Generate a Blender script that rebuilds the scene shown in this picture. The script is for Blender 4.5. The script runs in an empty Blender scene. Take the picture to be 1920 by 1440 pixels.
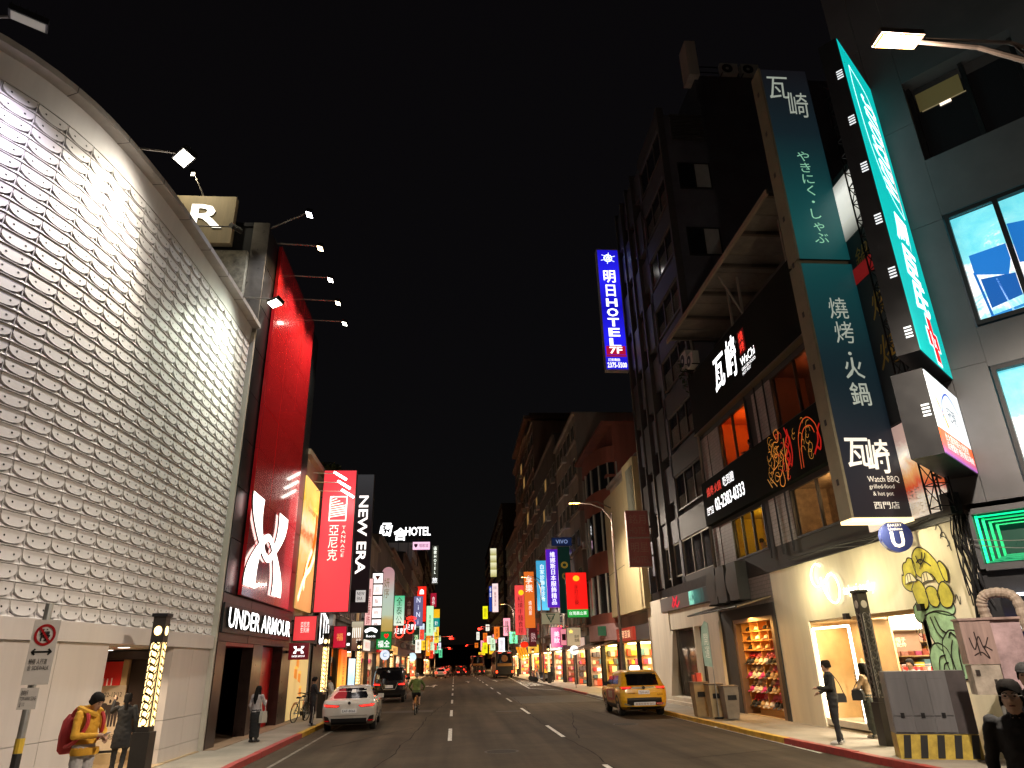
import bpy, bmesh, math, random
import numpy as np
from mathutils import Vector, Matrix
random.seed(7)
scene = bpy.context.scene
R = math.radians
C = scene.collection

# ---------------------------------------------------------------- camera
def set_camera():
    th, ps, al = R(21.96), R(4.99), R(1.478)
    F = Vector((math.sin(ps)*math.cos(th), math.cos(ps)*math.cos(th), math.sin(th)))
    R0 = Vector((math.cos(ps), -math.sin(ps), 0)); U0 = R0.cross(F)
    right = R0*math.cos(al) - U0*math.sin(al)
    up = U0*math.cos(al) + R0*math.sin(al)
    cam = bpy.data.cameras.new('camera'); cam.sensor_width = 36; cam.lens = 36*1290/1920
    cam.clip_start = .05; cam.clip_end = 3000
    o = bpy.data.objects.new('camera', cam); C.objects.link(o)
    m = Matrix((right, up, -F)).transposed().to_4x4(); m.translation = (0, 0, 2.1)
    o.matrix_world = m; scene.camera = o
set_camera()
# ---------------------------------------------------------------- night sky, faint moon
w = bpy.data.worlds.new('World'); scene.world = w; w.use_nodes = True
nt = w.node_tree; bg = nt.nodes['Background']
sky = nt.nodes.new('ShaderNodeTexSky'); sky.sky_type = 'NISHITA'; sky.sun_disc = False
sky.sun_elevation = R(3); sky.sun_rotation = R(200)
tint = nt.nodes.new('ShaderNodeMix'); tint.data_type = 'RGBA'; tint.blend_type = 'MIX'
tint.inputs['Factor'].default_value = .75
tint.inputs[7].default_value = (1.1, .85, 1.0, 1)
nt.links.new(sky.outputs[0], tint.inputs[6]); nt.links.new(tint.outputs[2], bg.inputs['Color'])
bg.inputs['Strength'].default_value = .0024
sun = bpy.data.lights.new('moon', 'SUN'); sun.energy = .004; sun.angle = R(.5); sun.color = (1, .95, .9)
so = bpy.data.objects.new('moon', sun); C.objects.link(so)
so.rotation_euler = (R(60), 0, R(200)); so.location = (0, 0, 60)
scene.view_settings.view_transform = 'Standard'; scene.view_settings.look = 'None'
scene.view_settings.exposure = .22; scene.view_settings.gamma = 1
scene.view_settings.use_curve_mapping = False
cy = scene.cycles
cy.use_denoising = True; cy.max_bounces = 6; cy.diffuse_bounces = 3; cy.glossy_bounces = 3
cy.transmission_bounces = 4; cy.sample_clamp_indirect = 4; cy.caustics_reflective = False; cy.caustics_refractive = False

# ---------------------------------------------------------------- materials
def srgb(h):
    if not isinstance(h, str): return tuple(h[:3])
    h = h.lstrip('#'); v = [int(h[i:i+2], 16)/255 for i in (0, 2, 4)]
    return tuple(c/12.92 if c <= .04045 else ((c+.055)/1.055)**2.4 for c in v)
_m = {}
def mat(name, col=(.5, .5, .5), rough=.6, metal=0, em=None, es=1.0, var=.12, scale=3.0, bump=0, spec=.5, trans=0, alpha=1, streak=False, coat=0):
    if name in _m: return _m[name]
    m = bpy.data.materials.new(name); m.use_nodes = True; t = m.node_tree; p = t.nodes['Principled BSDF']
    c = srgb(col); p.inputs['Roughness'].default_value = rough; p.inputs['Metallic'].default_value = metal
    p.inputs['Specular IOR Level'].default_value = spec
    p.inputs['Base Color'].default_value = (*c, 1)
    if coat: p.inputs['Coat Weight'].default_value = coat; p.inputs['Coat Roughness'].default_value = .06
    if trans: p.inputs['Transmission Weight'].default_value = trans
    if alpha < 1: p.inputs['Alpha'].default_value = alpha
    if em is not None:
        e = srgb(em); p.inputs['Emission Color'].default_value = (*e, 1); p.inputs['Emission Strength'].default_value = es
    if var:
        tc = t.nodes.new('ShaderNodeTexCoord'); n = t.nodes.new('ShaderNodeTexNoise')
        n.inputs['Scale'].default_value = scale; n.inputs['Detail'].default_value = 6; n.inputs['Roughness'].default_value = .65
        src = tc.outputs['Object']
        if streak:
            mp = t.nodes.new('ShaderNodeMapping'); mp.inputs['Scale'].default_value = (1, 1, .12)
            t.links.new(src, mp.inputs[0]); src = mp.outputs[0]
        t.links.new(src, n.inputs['Vector'])
        r = t.nodes.new('ShaderNodeMapRange'); r.inputs[1].default_value = .25; r.inputs[2].default_value = .75
        r.inputs[3].default_value = 1-var*1.6; r.inputs[4].default_value = 1+var
        t.links.new(n.outputs[0], r.inputs[0])
        x = t.nodes.new('ShaderNodeMix'); x.data_type = 'RGBA'; x.blend_type = 'MULTIPLY'; x.inputs['Factor'].default_value = 1
        x.inputs[6].default_value = (*c, 1); t.links.new(r.outputs[0], x.inputs[7]); t.links.new(x.outputs[2], p.inputs['Base Color'])
        r2 = t.nodes.new('ShaderNodeMapRange'); r2.inputs[3].default_value = max(.02, rough-.1*(rough > .15)); r2.inputs[4].default_value = min(1, rough+.12)
        t.links.new(n.outputs[0], r2.inputs[0]); t.links.new(r2.outputs[0], p.inputs['Roughness'])
        if bump:
            n2 = t.nodes.new('ShaderNodeTexNoise'); n2.inputs['Scale'].default_value = scale*14; n2.inputs['Detail'].default_value = 4
            t.links.new(tc.outputs['Object'], n2.inputs['Vector'])
            b = t.nodes.new('ShaderNodeBump'); b.inputs['Strength'].default_value = bump; b.inputs['Distance'].default_value = .02
            t.links.new(n2.outputs[0], b.inputs['Height']); t.links.new(b.outputs[0], p.inputs['Normal'])
    _m[name] = m; return m
def glow(col, s=1.0, base=None):
    """something that gives off light: sign faces, lamps, screens"""
    k = 'light_%s_%.2f' % (col if isinstance(col, str) else '%.2f_%.2f_%.2f' % tuple(col), s)
    return mat(k, base or col, .5, em=col, es=s, var=0)
def print_(col):       # printed, painted or plastic lettering
    return mat('print_'+(col if isinstance(col, str) else '%.2f_%.2f_%.2f' % tuple(col)), col, .5, var=0)
def ramp_glow(name, stops, axis=2, lo=0, hi=1, s=1.0, wob=0.0):
    """a backlit print whose colours run along an axis (object space)"""
    if name in _m: return _m[name]
    m = mat(name, (.1, .1, .1), .4, var=0); t = m.node_tree; p = t.nodes['Principled BSDF']
    tc = t.nodes.new('ShaderNodeTexCoord'); sx = t.nodes.new('ShaderNodeSeparateXYZ'); t.links.new(tc.outputs['Object'], sx.inputs[0])
    r = t.nodes.new('ShaderNodeMapRange'); r.inputs[1].default_value = lo; r.inputs[2].default_value = hi
    src = sx.outputs[axis]
    if wob:
        n = t.nodes.new('ShaderNodeTexNoise'); n.inputs['Scale'].default_value = 1.1; n.inputs['Detail'].default_value = 7; n.inputs['Roughness'].default_value = .68
        n.inputs['Distortion'].default_value = .5
        t.links.new(tc.outputs['Object'], n.inputs['Vector'])
        a = t.nodes.new('ShaderNodeMath'); a.operation = 'MULTIPLY_ADD'; a.inputs[1].default_value = wob; t.links.new(n.outputs[0], a.inputs[0]); t.links.new(src, a.inputs[2]); src = a.outputs[0]
    t.links.new(src, r.inputs[0])
    cr = t.nodes.new('ShaderNodeValToRGB'); el = cr.color_ramp.elements
    el[0].position = stops[0][0]; el[0].color = (*srgb(stops[0][1]), 1)
    el[1].position = stops[-1][0]; el[1].color = (*srgb(stops[-1][1]), 1)
    for q, c in stops[1:-1]:
        e = el.new(q); e.color = (*srgb(c), 1)
    t.links.new(r.outputs[0], cr.inputs[0])
    t.links.new(cr.outputs[0], p.inputs['Emission Color']); t.links.new(cr.outputs[0], p.inputs['Base Color']); p.inputs['Emission Strength'].default_value = s
    return m

# ---------------------------------------------------------------- scene objects
def tag(o, label=None, cat=None, group=None, kind=None):
    if label: o['label'] = label
    if cat: o['category'] = cat
    if group: o['group'] = group
    if kind: o['kind'] = kind
    return o
def thing(name, label, cat, loc=(0, 0, 0), rz=0, group=None):
    o = bpy.data.objects.new(name, None); C.objects.link(o); o.empty_display_size = .2
    o.location = loc; o.rotation_euler = (0, 0, rz); return tag(o, label, cat, group)
def origin(o):
    v = Vector((0, 0, 0))
    while o is not None: v += o.location; o = o.parent
    return v
def link(name, me, parent=None, loc=None):
    o = bpy.data.objects.new(name, me); C.objects.link(o)
    if parent is not None: o.parent = parent
    if loc is not None: o.location = loc
    return o
class B:
    """collects faces of one piece, in world coordinates unless local"""
    def __init__(s): s.v = []; s.f = []; s.m = []; s.cur = 0
    def face(s, pts, m=None):
        k = len(s.v); s.v += [tuple(p) for p in pts]; s.f.append(tuple(range(k, k+len(pts)))); s.m.append(s.cur if m is None else m); return s
    def add(s, vs, fs, m=None):
        k = len(s.v); s.v += [tuple(p) for p in vs]
        for f in fs: s.f.append(tuple(i+k for i in f)); s.m.append(s.cur if m is None else m)
        return s
    def box(s, x0, x1, y0, y1, z0, z1, m=None):
        return s.add([(x0,y0,z0),(x1,y0,z0),(x1,y1,z0),(x0,y1,z0),(x0,y0,z1),(x1,y0,z1),(x1,y1,z1),(x0,y1,z1)],
            [(0,3,2,1),(4,5,6,7),(0,1,5,4),(1,2,6,5),(2,3,7,6),(3,0,4,7)], m)
    def obox(s, O, U, V, N, u0, u1, v0, v1, n0, n1, m=None):
        O, U, V, N = Vector(O), Vector(U), Vector(V), Vector(N)
        P = [O+U*a+V*b+N*c for c in (n0, n1) for a, b in ((u0,v0),(u1,v0),(u1,v1),(u0,v1))]
        return s.add(P, [(0,3,2,1),(4,5,6,7),(0,1,5,4),(1,2,6,5),(2,3,7,6),(3,0,4,7)], m)
    def cyl(s, a, b, r0, r1=None, n=10, cap=True, m=None):
        a, b = Vector(a), Vector(b); r1 = r0 if r1 is None else r1; d = (b-a).normalized()
        u = d.orthogonal().normalized(); w_ = d.cross(u); vs = []
        for p, r in ((a, r0), (b, r1)):
            for i in range(n):
                t = 2*math.pi*i/n; vs.append(p+u*(r*math.cos(t))+w_*(r*math.sin(t)))
        fs = [(i, (i+1) % n, n+(i+1) % n, n+i) for i in range(n)]
        if cap: fs += [tuple(range(n-1, -1, -1)), tuple(range(n, 2*n))]
        return s.add(vs, fs, m)
    def tube(s, path, r, n=6, m=None, cap=True):
        path = [Vector(p) for p in path]; rs = r if isinstance(r, (list, tuple)) else [r]*len(path); vs = []
        u = None
        for i, p in enumerate(path):
            d = (path[min(i+1, len(path)-1)]-path[max(i-1, 0)])
            d = d.normalized() if d.length > 1e-9 else Vector((0,0,1))
            if u is None: u = d.orthogonal().normalized()
            u = (u-d*u.dot(d)); u = u.normalized() if u.length > 1e-6 else d.orthogonal().normalized()
            w_ = d.cross(u)
            for k in range(n):
                t = 2*math.pi*k/n; vs.append(p+u*(rs[i]*math.cos(t))+w_*(rs[i]*math.sin(t)))
        fs = [(i*n+k, i*n+(k+1) % n, (i+1)*n+(k+1) % n, (i+1)*n+k) for i in range(len(path)-1) for k in range(n)]
        if cap: fs += [tuple(range(n-1, -1, -1)), tuple(range((len(path)-1)*n, len(path)*n))]
        return s.add(vs, fs, m)
    def prism(s, pts, N, d0, d1, m=None):
        """flat outline (3-D points, one plane) given thickness along N"""
        N = Vector(N); a = [Vector(p)+N*d0 for p in pts]; b = [Vector(p)+N*d1 for p in pts]; n = len(pts)
        return s.add(a+b, [tuple(range(n-1, -1, -1)), tuple(range(n, 2*n))]+[(i, (i+1) % n, n+(i+1) % n, n+i) for i in range(n)], m)
    def loft(s, rings, m=None, cap=True, closed=True):
        n = len(rings[0]); vs = [p for r in rings for p in r]; k = n if closed else n-1
        fs = [(i*n+j, i*n+(j+1) % n, (i+1)*n+(j+1) % n, (i+1)*n+j) for i in range(len(rings)-1) for j in range(k)]
        if cap and closed: fs += [tuple(range(n-1, -1, -1)), tuple(range((len(rings)-1)*n, len(rings)*n))]
        return s.add(vs, fs, m)
    def ball(s, c, r, n=12, k=8, m=None):
        c = Vector(c); r = (r, r, r) if isinstance(r, (int, float)) else r; rings = []
        for i in range(k+1):
            t = math.pi*i/k; q = max(math.sin(t), .02)
            rings.append([(c.x+r[0]*q*math.cos(2*math.pi*j/n), c.y+r[1]*q*math.sin(2*math.pi*j/n), c.z-r[2]*math.cos(t)) for j in range(n)])
        return s.loft(rings, m)
    def mesh(s, name, mats, off=None, smooth=False):
        me = bpy.data.meshes.new(name)
        vs = s.v if off is None else [(a-off[0], b-off[1], c-off[2]) for a, b, c in s.v]
        me.from_pydata(vs, [], s.f)
        mats = mats if isinstance(mats, (list, tuple)) else [mats]
        for q in mats: me.materials.append(q)
        if len(mats) > 1: me.polygons.foreach_set('material_index', s.m)
        if smooth:
            me.polygons.foreach_set('use_smooth', [True]*len(me.polygons))
        me.validate(); me.update(); return me
    def make(s, name, mats, parent=None, local=False, smooth=False):
        me = s.mesh(name, mats, None if (local or parent is None) else origin(parent), smooth)
        o = link(name, me, parent)
        if smooth:
            try:
                md = o.modifiers.new('edges', 'EDGE_SPLIT'); md.split_angle = R(40)
            except Exception: pass
        return o
def solo(b, name, mats, label, cat, group=None, base=None, smooth=False, kind=None):
    """a thing that is one mesh; its origin moves to its base"""
    xs = np.array(b.v); c = base or ((xs[:,0].min()+xs[:,0].max())/2, (xs[:,1].min()+xs[:,1].max())/2, xs[:,2].min())
    c = tuple(float(q) for q in c)
    o = link(name, b.mesh(name, mats, c, smooth), None, c); return tag(o, label, cat, group, kind)
def structure(b, name, mats): return tag(b.make(name, mats), kind='structure')
def children(o): return [c for c in C.objects if c.parent == o]
def copy_tree(o, kids, parent=None):
    c = o.copy(); C.objects.link(c); c.parent = parent
    for ch in kids.get(o.name, []): copy_tree(ch, kids, c)
    return c
def kid_map():
    d = {}
    for o in C.objects:
        if o.parent: d.setdefault(o.parent.name, []).append(o)
    return d

# text: built-in font outlines turned into meshes
_tx = {}
def text_mesh(s, bold=0, ext=0, shear=0, space=1.0, vertical=False, line=1.0):
    k = (s, bold, ext, shear, space, vertical, line)
    if k in _tx: return _tx[k]
    cu = bpy.data.curves.new('lettering', 'FONT'); cu.body = '\n'.join(s) if vertical else s
    cu.align_x = 'CENTER' if vertical else 'LEFT'; cu.size = 1; cu.offset = bold; cu.extrude = ext; cu.shear = shear
    cu.space_character = space; cu.space_line = line; cu.resolution_u = 2
    o = bpy.data.objects.new('lettering', cu); me = o.to_mesh()
    vs = [tuple(v.co) for v in me.vertices]; fs = [tuple(p.vertices) for p in me.polygons]
    o.to_mesh_clear(); bpy.data.objects.remove(o); bpy.data.curves.remove(cu)
    _tx[k] = (vs, fs); return _tx[k]
def text(parent, name, s, O, U, V, h, m, wd=None, depth=.004, bold=0, shear=0, space=1.0, vertical=False, line=1.0, center=True, ext=None, local=False, each=False):
    """lettering centred on O in the plane U,V: total height h (and width wd if given); depth = distance from the plane; each = every character its own part"""
    e = 0 if ext is None else .5
    vs, fs = text_mesh(s, bold, e, shear, space, vertical, line)
    if not vs: return None
    a = np.array(vs); x0, x1 = a[:,0].min(), a[:,0].max(); y0, y1 = a[:,1].min(), a[:,1].max()
    sy = h/max(y1-y0, 1e-6); sx = sy if wd is None else wd/max(x1-x0, 1e-6)
    O, U, V = Vector(O), Vector(U).normalized(), Vector(V).normalized(); N = U.cross(V)
    cxm = (x0+x1)/2 if center else x0; cym = (y0+y1)/2
    groups = [(vs, fs, 0, 0)]
    if each:
        groups = []
        for i, ch in enumerate(s):
            if ch in ' \n': continue
            cv, cf = text_mesh(ch, bold, e, shear); ca = np.array(cv)
            if vertical:
                pv = np.array(text_mesh(s[:i+1], bold, e, shear, space, True, line)[0])
                groups.append((cv, cf, -(ca[:,0].min()+ca[:,0].max())/2, pv[:,1].min()-ca[:,1].min()))
            else:
                pv = np.array(text_mesh(s[:i+1], bold, e, shear, space, False, line)[0])
                groups.append((cv, cf, pv[:,0].max()-ca[:,0].max(), 0))
    o = None
    for gv, gf, dx, dy in groups:
        b = B(); pts = []
        for x, y, z in gv:
            d = depth if ext is None else (depth+ext if z > 0 else depth)
            pts.append(O+U*((x+dx-cxm)*sx)+V*((y+dy-cym)*sy)+N*d)
        if ext is None: b.add(pts, gf); o = b.make(name if not each else 'letter', m, parent, local)
        else:
            k0 = len(b.v); b.v += [tuple(p) for p in pts]
            for q in gf: b.f.append(tuple(j+k0 for j in q)); b.m.append(0 if all(gv[j][2] > 0 for j in q) else 1)
            o = b.make(name if not each else 'letter', [m, mat('letter_return', (.02,.02,.02), .4)], parent, local)
        if not each and len(s) > 1: o['kind'] = 'stuff'
    return o
X, Y, Z = Vector((1,0,0)), Vector((0,1,0)), Vector((0,0,1))
def lamp(kind, parent, loc, power, col, radius=.1, target=None, size=60, blend=.5, name='light'):
    l = bpy.data.lights.new(name, kind); l.energy = power; l.color = srgb(col) if isinstance(col, str) else col
    if kind == 'AREA': l.shape = 'RECTANGLE'; l.size, l.size_y = radius
    else: l.shadow_soft_size = radius
    if kind == 'SPOT': l.spot_size = R(size); l.spot_blend = blend
    o = bpy.data.objects.new(name, l); C.objects.link(o)
    pos = Vector(loc)
    if parent is not None: o.parent = parent; o.location = pos-origin(parent)
    else: o.location = pos
    if target is not None: o.rotation_euler = (Vector(target)-pos).to_track_quat('-Z', 'Y').to_euler()
    return o
black_steel = mat('black_steel', (.02, .02, .022), .45, .6)
galv = mat('galvanised_steel', (.35, .35, .34), .45, .7)
concrete = mat('concrete', (.3, .28, .25), .85, var=.2, scale=1.5, bump=.2)

# ================================================================ ground
asphalt = mat('asphalt', (.066, .05, .035), .88, var=.26, scale=.5, bump=.4, spec=.12)
def tracks(m, sx=.9, sy=.035):      # long tyre-polished streaks along the street
    t = m.node_tree; p = t.nodes['Principled BSDF']; tc = t.nodes.new('ShaderNodeTexCoord'); mp = t.nodes.new('ShaderNodeMapping'); mp.inputs['Scale'].default_value = (sx, sy, 1)
    n = t.nodes.new('ShaderNodeTexNoise'); n.inputs['Scale'].default_value = 1.6; n.inputs['Detail'].default_value = 5; r = t.nodes.new('ShaderNodeMapRange'); r.inputs[1].default_value = .35; r.inputs[2].default_value = .65; r.inputs[3].default_value = .68; r.inputs[4].default_value = 1.18
    x = t.nodes.new('ShaderNodeMix'); x.data_type = 'RGBA'; x.blend_type = 'MULTIPLY'; x.inputs['Factor'].default_value = 1
    old = p.inputs['Base Color'].links[0].from_socket; t.links.new(tc.outputs['Object'], mp.inputs[0]); t.links.new(mp.outputs[0], n.inputs['Vector']); t.links.new(n.outputs[0], r.inputs[0]); t.links.new(old, x.inputs[6]); t.links.new(r.outputs[0], x.inputs[7]); t.links.new(x.outputs[2], p.inputs['Base Color'])
tracks(asphalt)
asphalt_dark = mat('asphalt_patch', (.036, .028, .02), .8, var=.2, scale=1.2, bump=.35)
pave = mat('pavement_concrete', (.27, .24, .2), .8, var=.22, scale=.9, bump=.2)
line_white = mat('road_paint_white', (.6, .58, .53), .65, var=.5, scale=9)
structure(B().face([(-400,-200,0),(400,-200,0),(400,1200,0),(-400,1200,0)]), 'road', asphalt)
b = B()
for x0, x1, y0, y1 in ((3.5, 8.0, 40.5, 48.5), (-4.2, -1.0, 36, 37.2), (1.9, 3.05, 34.4, 34.8), (-3.6, -2.4, 55, 62)):  # first patch paints the dark shadow band; the rest are darker asphalt
    b.face([(x0,y0,.004),(x1,y0-.3,.004),(x1,y1,.004),(x0,y1,.004)])
structure(b, 'road_patches', asphalt_dark)
b = B(); rnd = random.Random(21)
for x, y, dx, dy, n in ((3.35,13,.0,1,60),(3.6,22,.12,.9,16),(-1.9,16,.05,1,40),(6.1,30,-.06,1,30),(1.3,24,.9,.25,6),(-3.4,22,.3,.8,9),(5.2,17,.8,.4,5)):
    p = Vector((x,y,.006))
    for k in range(n):
        q = p+Vector((dx+rnd.uniform(-.09,.09), dy*rnd.uniform(.7,1.1), 0))*.8; s_ = (q-p).normalized().cross(Z)*rnd.uniform(.008,.02); b.face([p-s_,q-s_,q+s_,p+s_]); p = q
structure(b, 'road_cracks', mat('tar_seam',(.025,.021,.017),.95,spec=.05))
mk = thing('road_markings', None, None); mk['kind'] = 'structure'
for x in (-.12, 3.22):
    for k in range(14):
        y = 12.5+10*k
        B().face([(x-.06,y,.008),(x+.06,y,.008),(x+.06,y+4,.008),(x-.06,y+4,.008)]).make('lane_dash', line_white, mk)
def stripe(p, q, wd=.12, name='edge_line', z=.008):
    p, q = Vector((*p, z)), Vector((*q, z)); n = (q-p).normalized().cross(Z)*wd/2
    return B().face([p-n, q-n, q+n, p+n]).make(name, line_white, mk)
stripe((-4.15, 15), (-4.45, 60), .09).data.materials[0] = mat('faded_paint', (.2,.18,.15), .8, var=.5, scale=7, spec=.1); stripe((6.2, 61.7), (8.1, 114), .15); stripe((6.2, 61.7), (8.45, 55.5), .15); stripe((8.3, 17), (8.3, 54), .08)
def arrow(x, y, s=1.0, turn=0):
    b = B(); z = .008
    b.face([(x-.08,y,z),(x+.08,y,z),(x+.08,y+3*s,z),(x-.08,y+3*s,z)])
    b.face([(x-.35,y+3*s,z),(x+.35,y+3*s,z),(x,y+4.4*s,z)])
    if turn:
        b.face([(x+.08*turn,y+1.2*s,z),(x+.75*turn,y+2.0*s,z),(x+.75*turn,y+2.4*s,z),(x+.08*turn,y+1.8*s,z)])
        b.face([(x+.6*turn,y+1.5*s,z),(x+1.2*turn,y+2.2*s,z),(x+.6*turn,y+2.9*s,z)])
    b.make('lane_arrow', line_white, mk)['kind'] = 'stuff'
arrow(1.6, 84, 1.6); arrow(4.9, 86, 1.6, 1); arrow(-2.0, 72, 1.8, -1); arrow(-2.0, 112, 1.6)
text(mk, 'painted_lettering', '公車停靠區', (7.5, 78, .006), X, Y, 20, line_white, wd=1.9, vertical=True, depth=.002)
for k in range(9):   # far zebra crossing
    x = -4.4+1.45*k; B().face([(x,128,.008),(x+.6,128,.008),(x+.6,132,.008),(x,132,.008)]).make('crossing_bar', line_white, mk)

HS = .12
def pavement(name, pts):
    return structure(B().prism([(x, y, 0) for x, y in pts], Z, -.2, HS), name, pave)
pavement('pavement_left', [(-4.98,320),(-60,320),(-60,-6),(-3.7,-6),(-3.7,6),(-3.9,9),(-4.4,12),(-4.85,15),(-5.0,18)])
pavement('pavement_right', [(8.48,20),(8.66,16),(8.8,13),(9.2,9.5),(10.2,6.6),(12.2,4.4),(16,3),(70,3),(70,320),(8.48,320)])
k_red = mat('kerb_paint_red', (.32, .035, .03), .6, var=.3, scale=4, bump=.2)
k_yel = mat('kerb_paint_yellow', (.55, .33, .03), .6, var=.3, scale=4, bump=.2)
def kerb(name, path, colour):
    root = thing(name, None, None); root['kind'] = 'structure'; path = [Vector((*p, 0)) for p in path]
    for a, c in zip(path, path[1:]):
        L = (c-a).length; n = max(1, round(L/1.0)); d = (c-a).normalized(); s = Vector((d.y, -d.x, 0))
        if L > 60:
            B().obox(a, d, s, Z, 0, L, -.09, .09, -.1, .136).make('kerb_run', concrete, root); continue
        for i in range(n):
            p = a+d*(L*i/n); q = L/n
            col = colour((p+d*q/2).y)
            B().obox(p, d, s, Z, .006, q-.006, -.09+random.uniform(-.006,.006), .09, -.1, .136+random.uniform(-.004,.004)).make('kerb_stone', col, root)
kerb('kerb_left', [(-3.62,-6),(-3.62,6),(-3.82,9),(-4.32,12),(-4.77,15),(-4.92,18),(-4.92,60),(-4.92,320)], lambda y: k_red if y < 25 else (k_yel if y < 46 else concrete))
kerb('kerb_right', [(12.2,4.34),(10.15,6.55),(9.12,9.45),(8.72,13),(8.58,16),(8.4,20),(8.4,60),(8.4,320)], lambda y: k_red if y < 19.4 or 47 < y < 57 else (k_yel if y < 33 else concrete))
for x, y in ((1.2, 19.5), (5.9, 26.0), (-2.6, 41)):   # manhole covers
    t = thing('manhole_cover', {19.5:'iron manhole cover in the nearest part of the road',26.0:'iron manhole cover in the right lane near the taxi',41:'iron manhole cover in the left lane behind the cyclist'}[y], 'manhole', (x, y, .004), group='manhole covers')
    B().cyl((x,y,-.02),(x,y,.006),.36,n=24).make('lid', mat('cast_iron', (.04,.033,.027), .8, .2, bump=.3, spec=.1), t)
    b = B()
    for i in range(24):
        a0, a1 = 2*math.pi*i/24, 2*math.pi*(i+1)/24
        b.face([(x+r*math.cos(a), y+r*math.sin(a), .008) for r, a in ((.38,a0),(.44,a0),(.44,a1),(.38,a1))])
    b.make('collar', asphalt_dark, t)

# ================================================================ left side: curved tiled building
wp = mat('white_tile_paint', (.7, .67, .67), .6, var=.1, scale=1.0, streak=True, spec=.25)
wwall = mat('white_wall_paint', (.6, .55, .53), .4, var=.1, scale=.8, streak=True)
dark_hole = mat('bolt_hole', (.01, .01, .01), .9, var=0)
curve_pts = [(-16,7.0),(-13,7.35),(-11,7.85),(-9.6,8.55),(-8.75,9.25),(-8.15,9.85),(-7.67,10.6),(-7.3,11.6),(-7.05,13.0),(-6.88,14.7),(-6.78,17.0),(-6.72,19.0),(-6.7,20.85)]
def spline(pts, n=24):
    out = []
    for i in range(len(pts)-1):
        p = [np.array(pts[max(0, min(len(pts)-1, k))], float) for k in (i-1, i, i+1, i+2)]
        for j in range(n):
            t = j/n
            out.append(.5*((2*p[1])+(-p[0]+p[2])*t+(2*p[0]-5*p[1]+4*p[2]-p[3])*t*t+(-p[0]+3*p[1]-3*p[2]+p[3])*t**3))
    out.append(np.array(pts[-1], float)); return np.array(out)
CP = spline(curve_pts); CL = np.concatenate([[0], np.cumsum(np.linalg.norm(np.diff(CP, axis=0), axis=1))]); CT = CL[-1]
def on_curve(s, n=0.0):
    """s metres back from the far end, n metres out of the wall"""
    q = CT-s; x = np.interp(q, CL, CP[:,0]); y = np.interp(q, CL, CP[:,1])
    x2 = np.interp(q+.15, CL, CP[:,0]); y2 = np.interp(q+.15, CL, CP[:,1]); x1 = np.interp(q-.15, CL, CP[:,0]); y1 = np.interp(q-.15, CL, CP[:,1])
    t = Vector((x2-x1, y2-y1, 0)).normalized(); nn = Vector((t.y, -t.x, 0))
    return Vector((x, y, 0))+nn*n, t, nn
WB = thing('curved_building', 'white building with a rounded corner covered in rows of small moulded tiles', 'building', (-9, 15, HS))
def ribbon(s0, s1, z0, z1, n0, n1, step=.4):
    k = max(1, int((s1-s0)/step)); rings = []
    for i in range(k+1):
        s = s0+(s1-s0)*i/k; a = on_curve(s, n0)[0]; c = on_curve(s, n1)[0]
        rings.append([(a.x,a.y,z0),(c.x,c.y,z0),(c.x,c.y,z1),(a.x,a.y,z1)])
    return B().loft(rings)
TZ0, TZ1, ROWS = 2.96, 11.87, 33
ribbon(0, 19, TZ0-.05, TZ1+.02, -.35, -.042).make('tile_backing', wp, WB, smooth=True); ribbon(0, 19, TZ1+.02, 12.44, -.35, .01).make('plain_band', wp, WB, smooth=True)
ribbon(-.05, 19, 2.62, 2.955, -.3, .1).make('fascia_band', wwall, WB, smooth=True)
ribbon(-.1, 19, 12.44, 12.58, -.35, .27).make('cornice', mat('cornice_paint', (.42,.39,.37), .5), WB, smooth=True)
b = B()
for k in range(13):
    p, t, n = on_curve(.6+1.35*k); b.obox(p, t, Z, n, -.006, .006, 12.435, 12.585, 0, .275)
b.make('cornice_joints', print_('#2a2624'), WB)['kind'] = 'stuff'
B().obox((-6.75,20.8,0), Y, Z, X, 0, .14, HS, 12.28, -.4, .18).make('corner_strip', mat('corner_metal', (.55,.52,.46), .4, var=.08), WB)
B().face([(-6.9,20.7,12.5),(-7.4,12,12.5),(-9,9.6,12.5),(-16,7.3,12.5),(-16,20.7,12.5)]).make('roof', concrete, WB)
B().box(-16,-7.2,20.75,20.88,HS,12.5).make('party_wall', concrete, WB)
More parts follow.
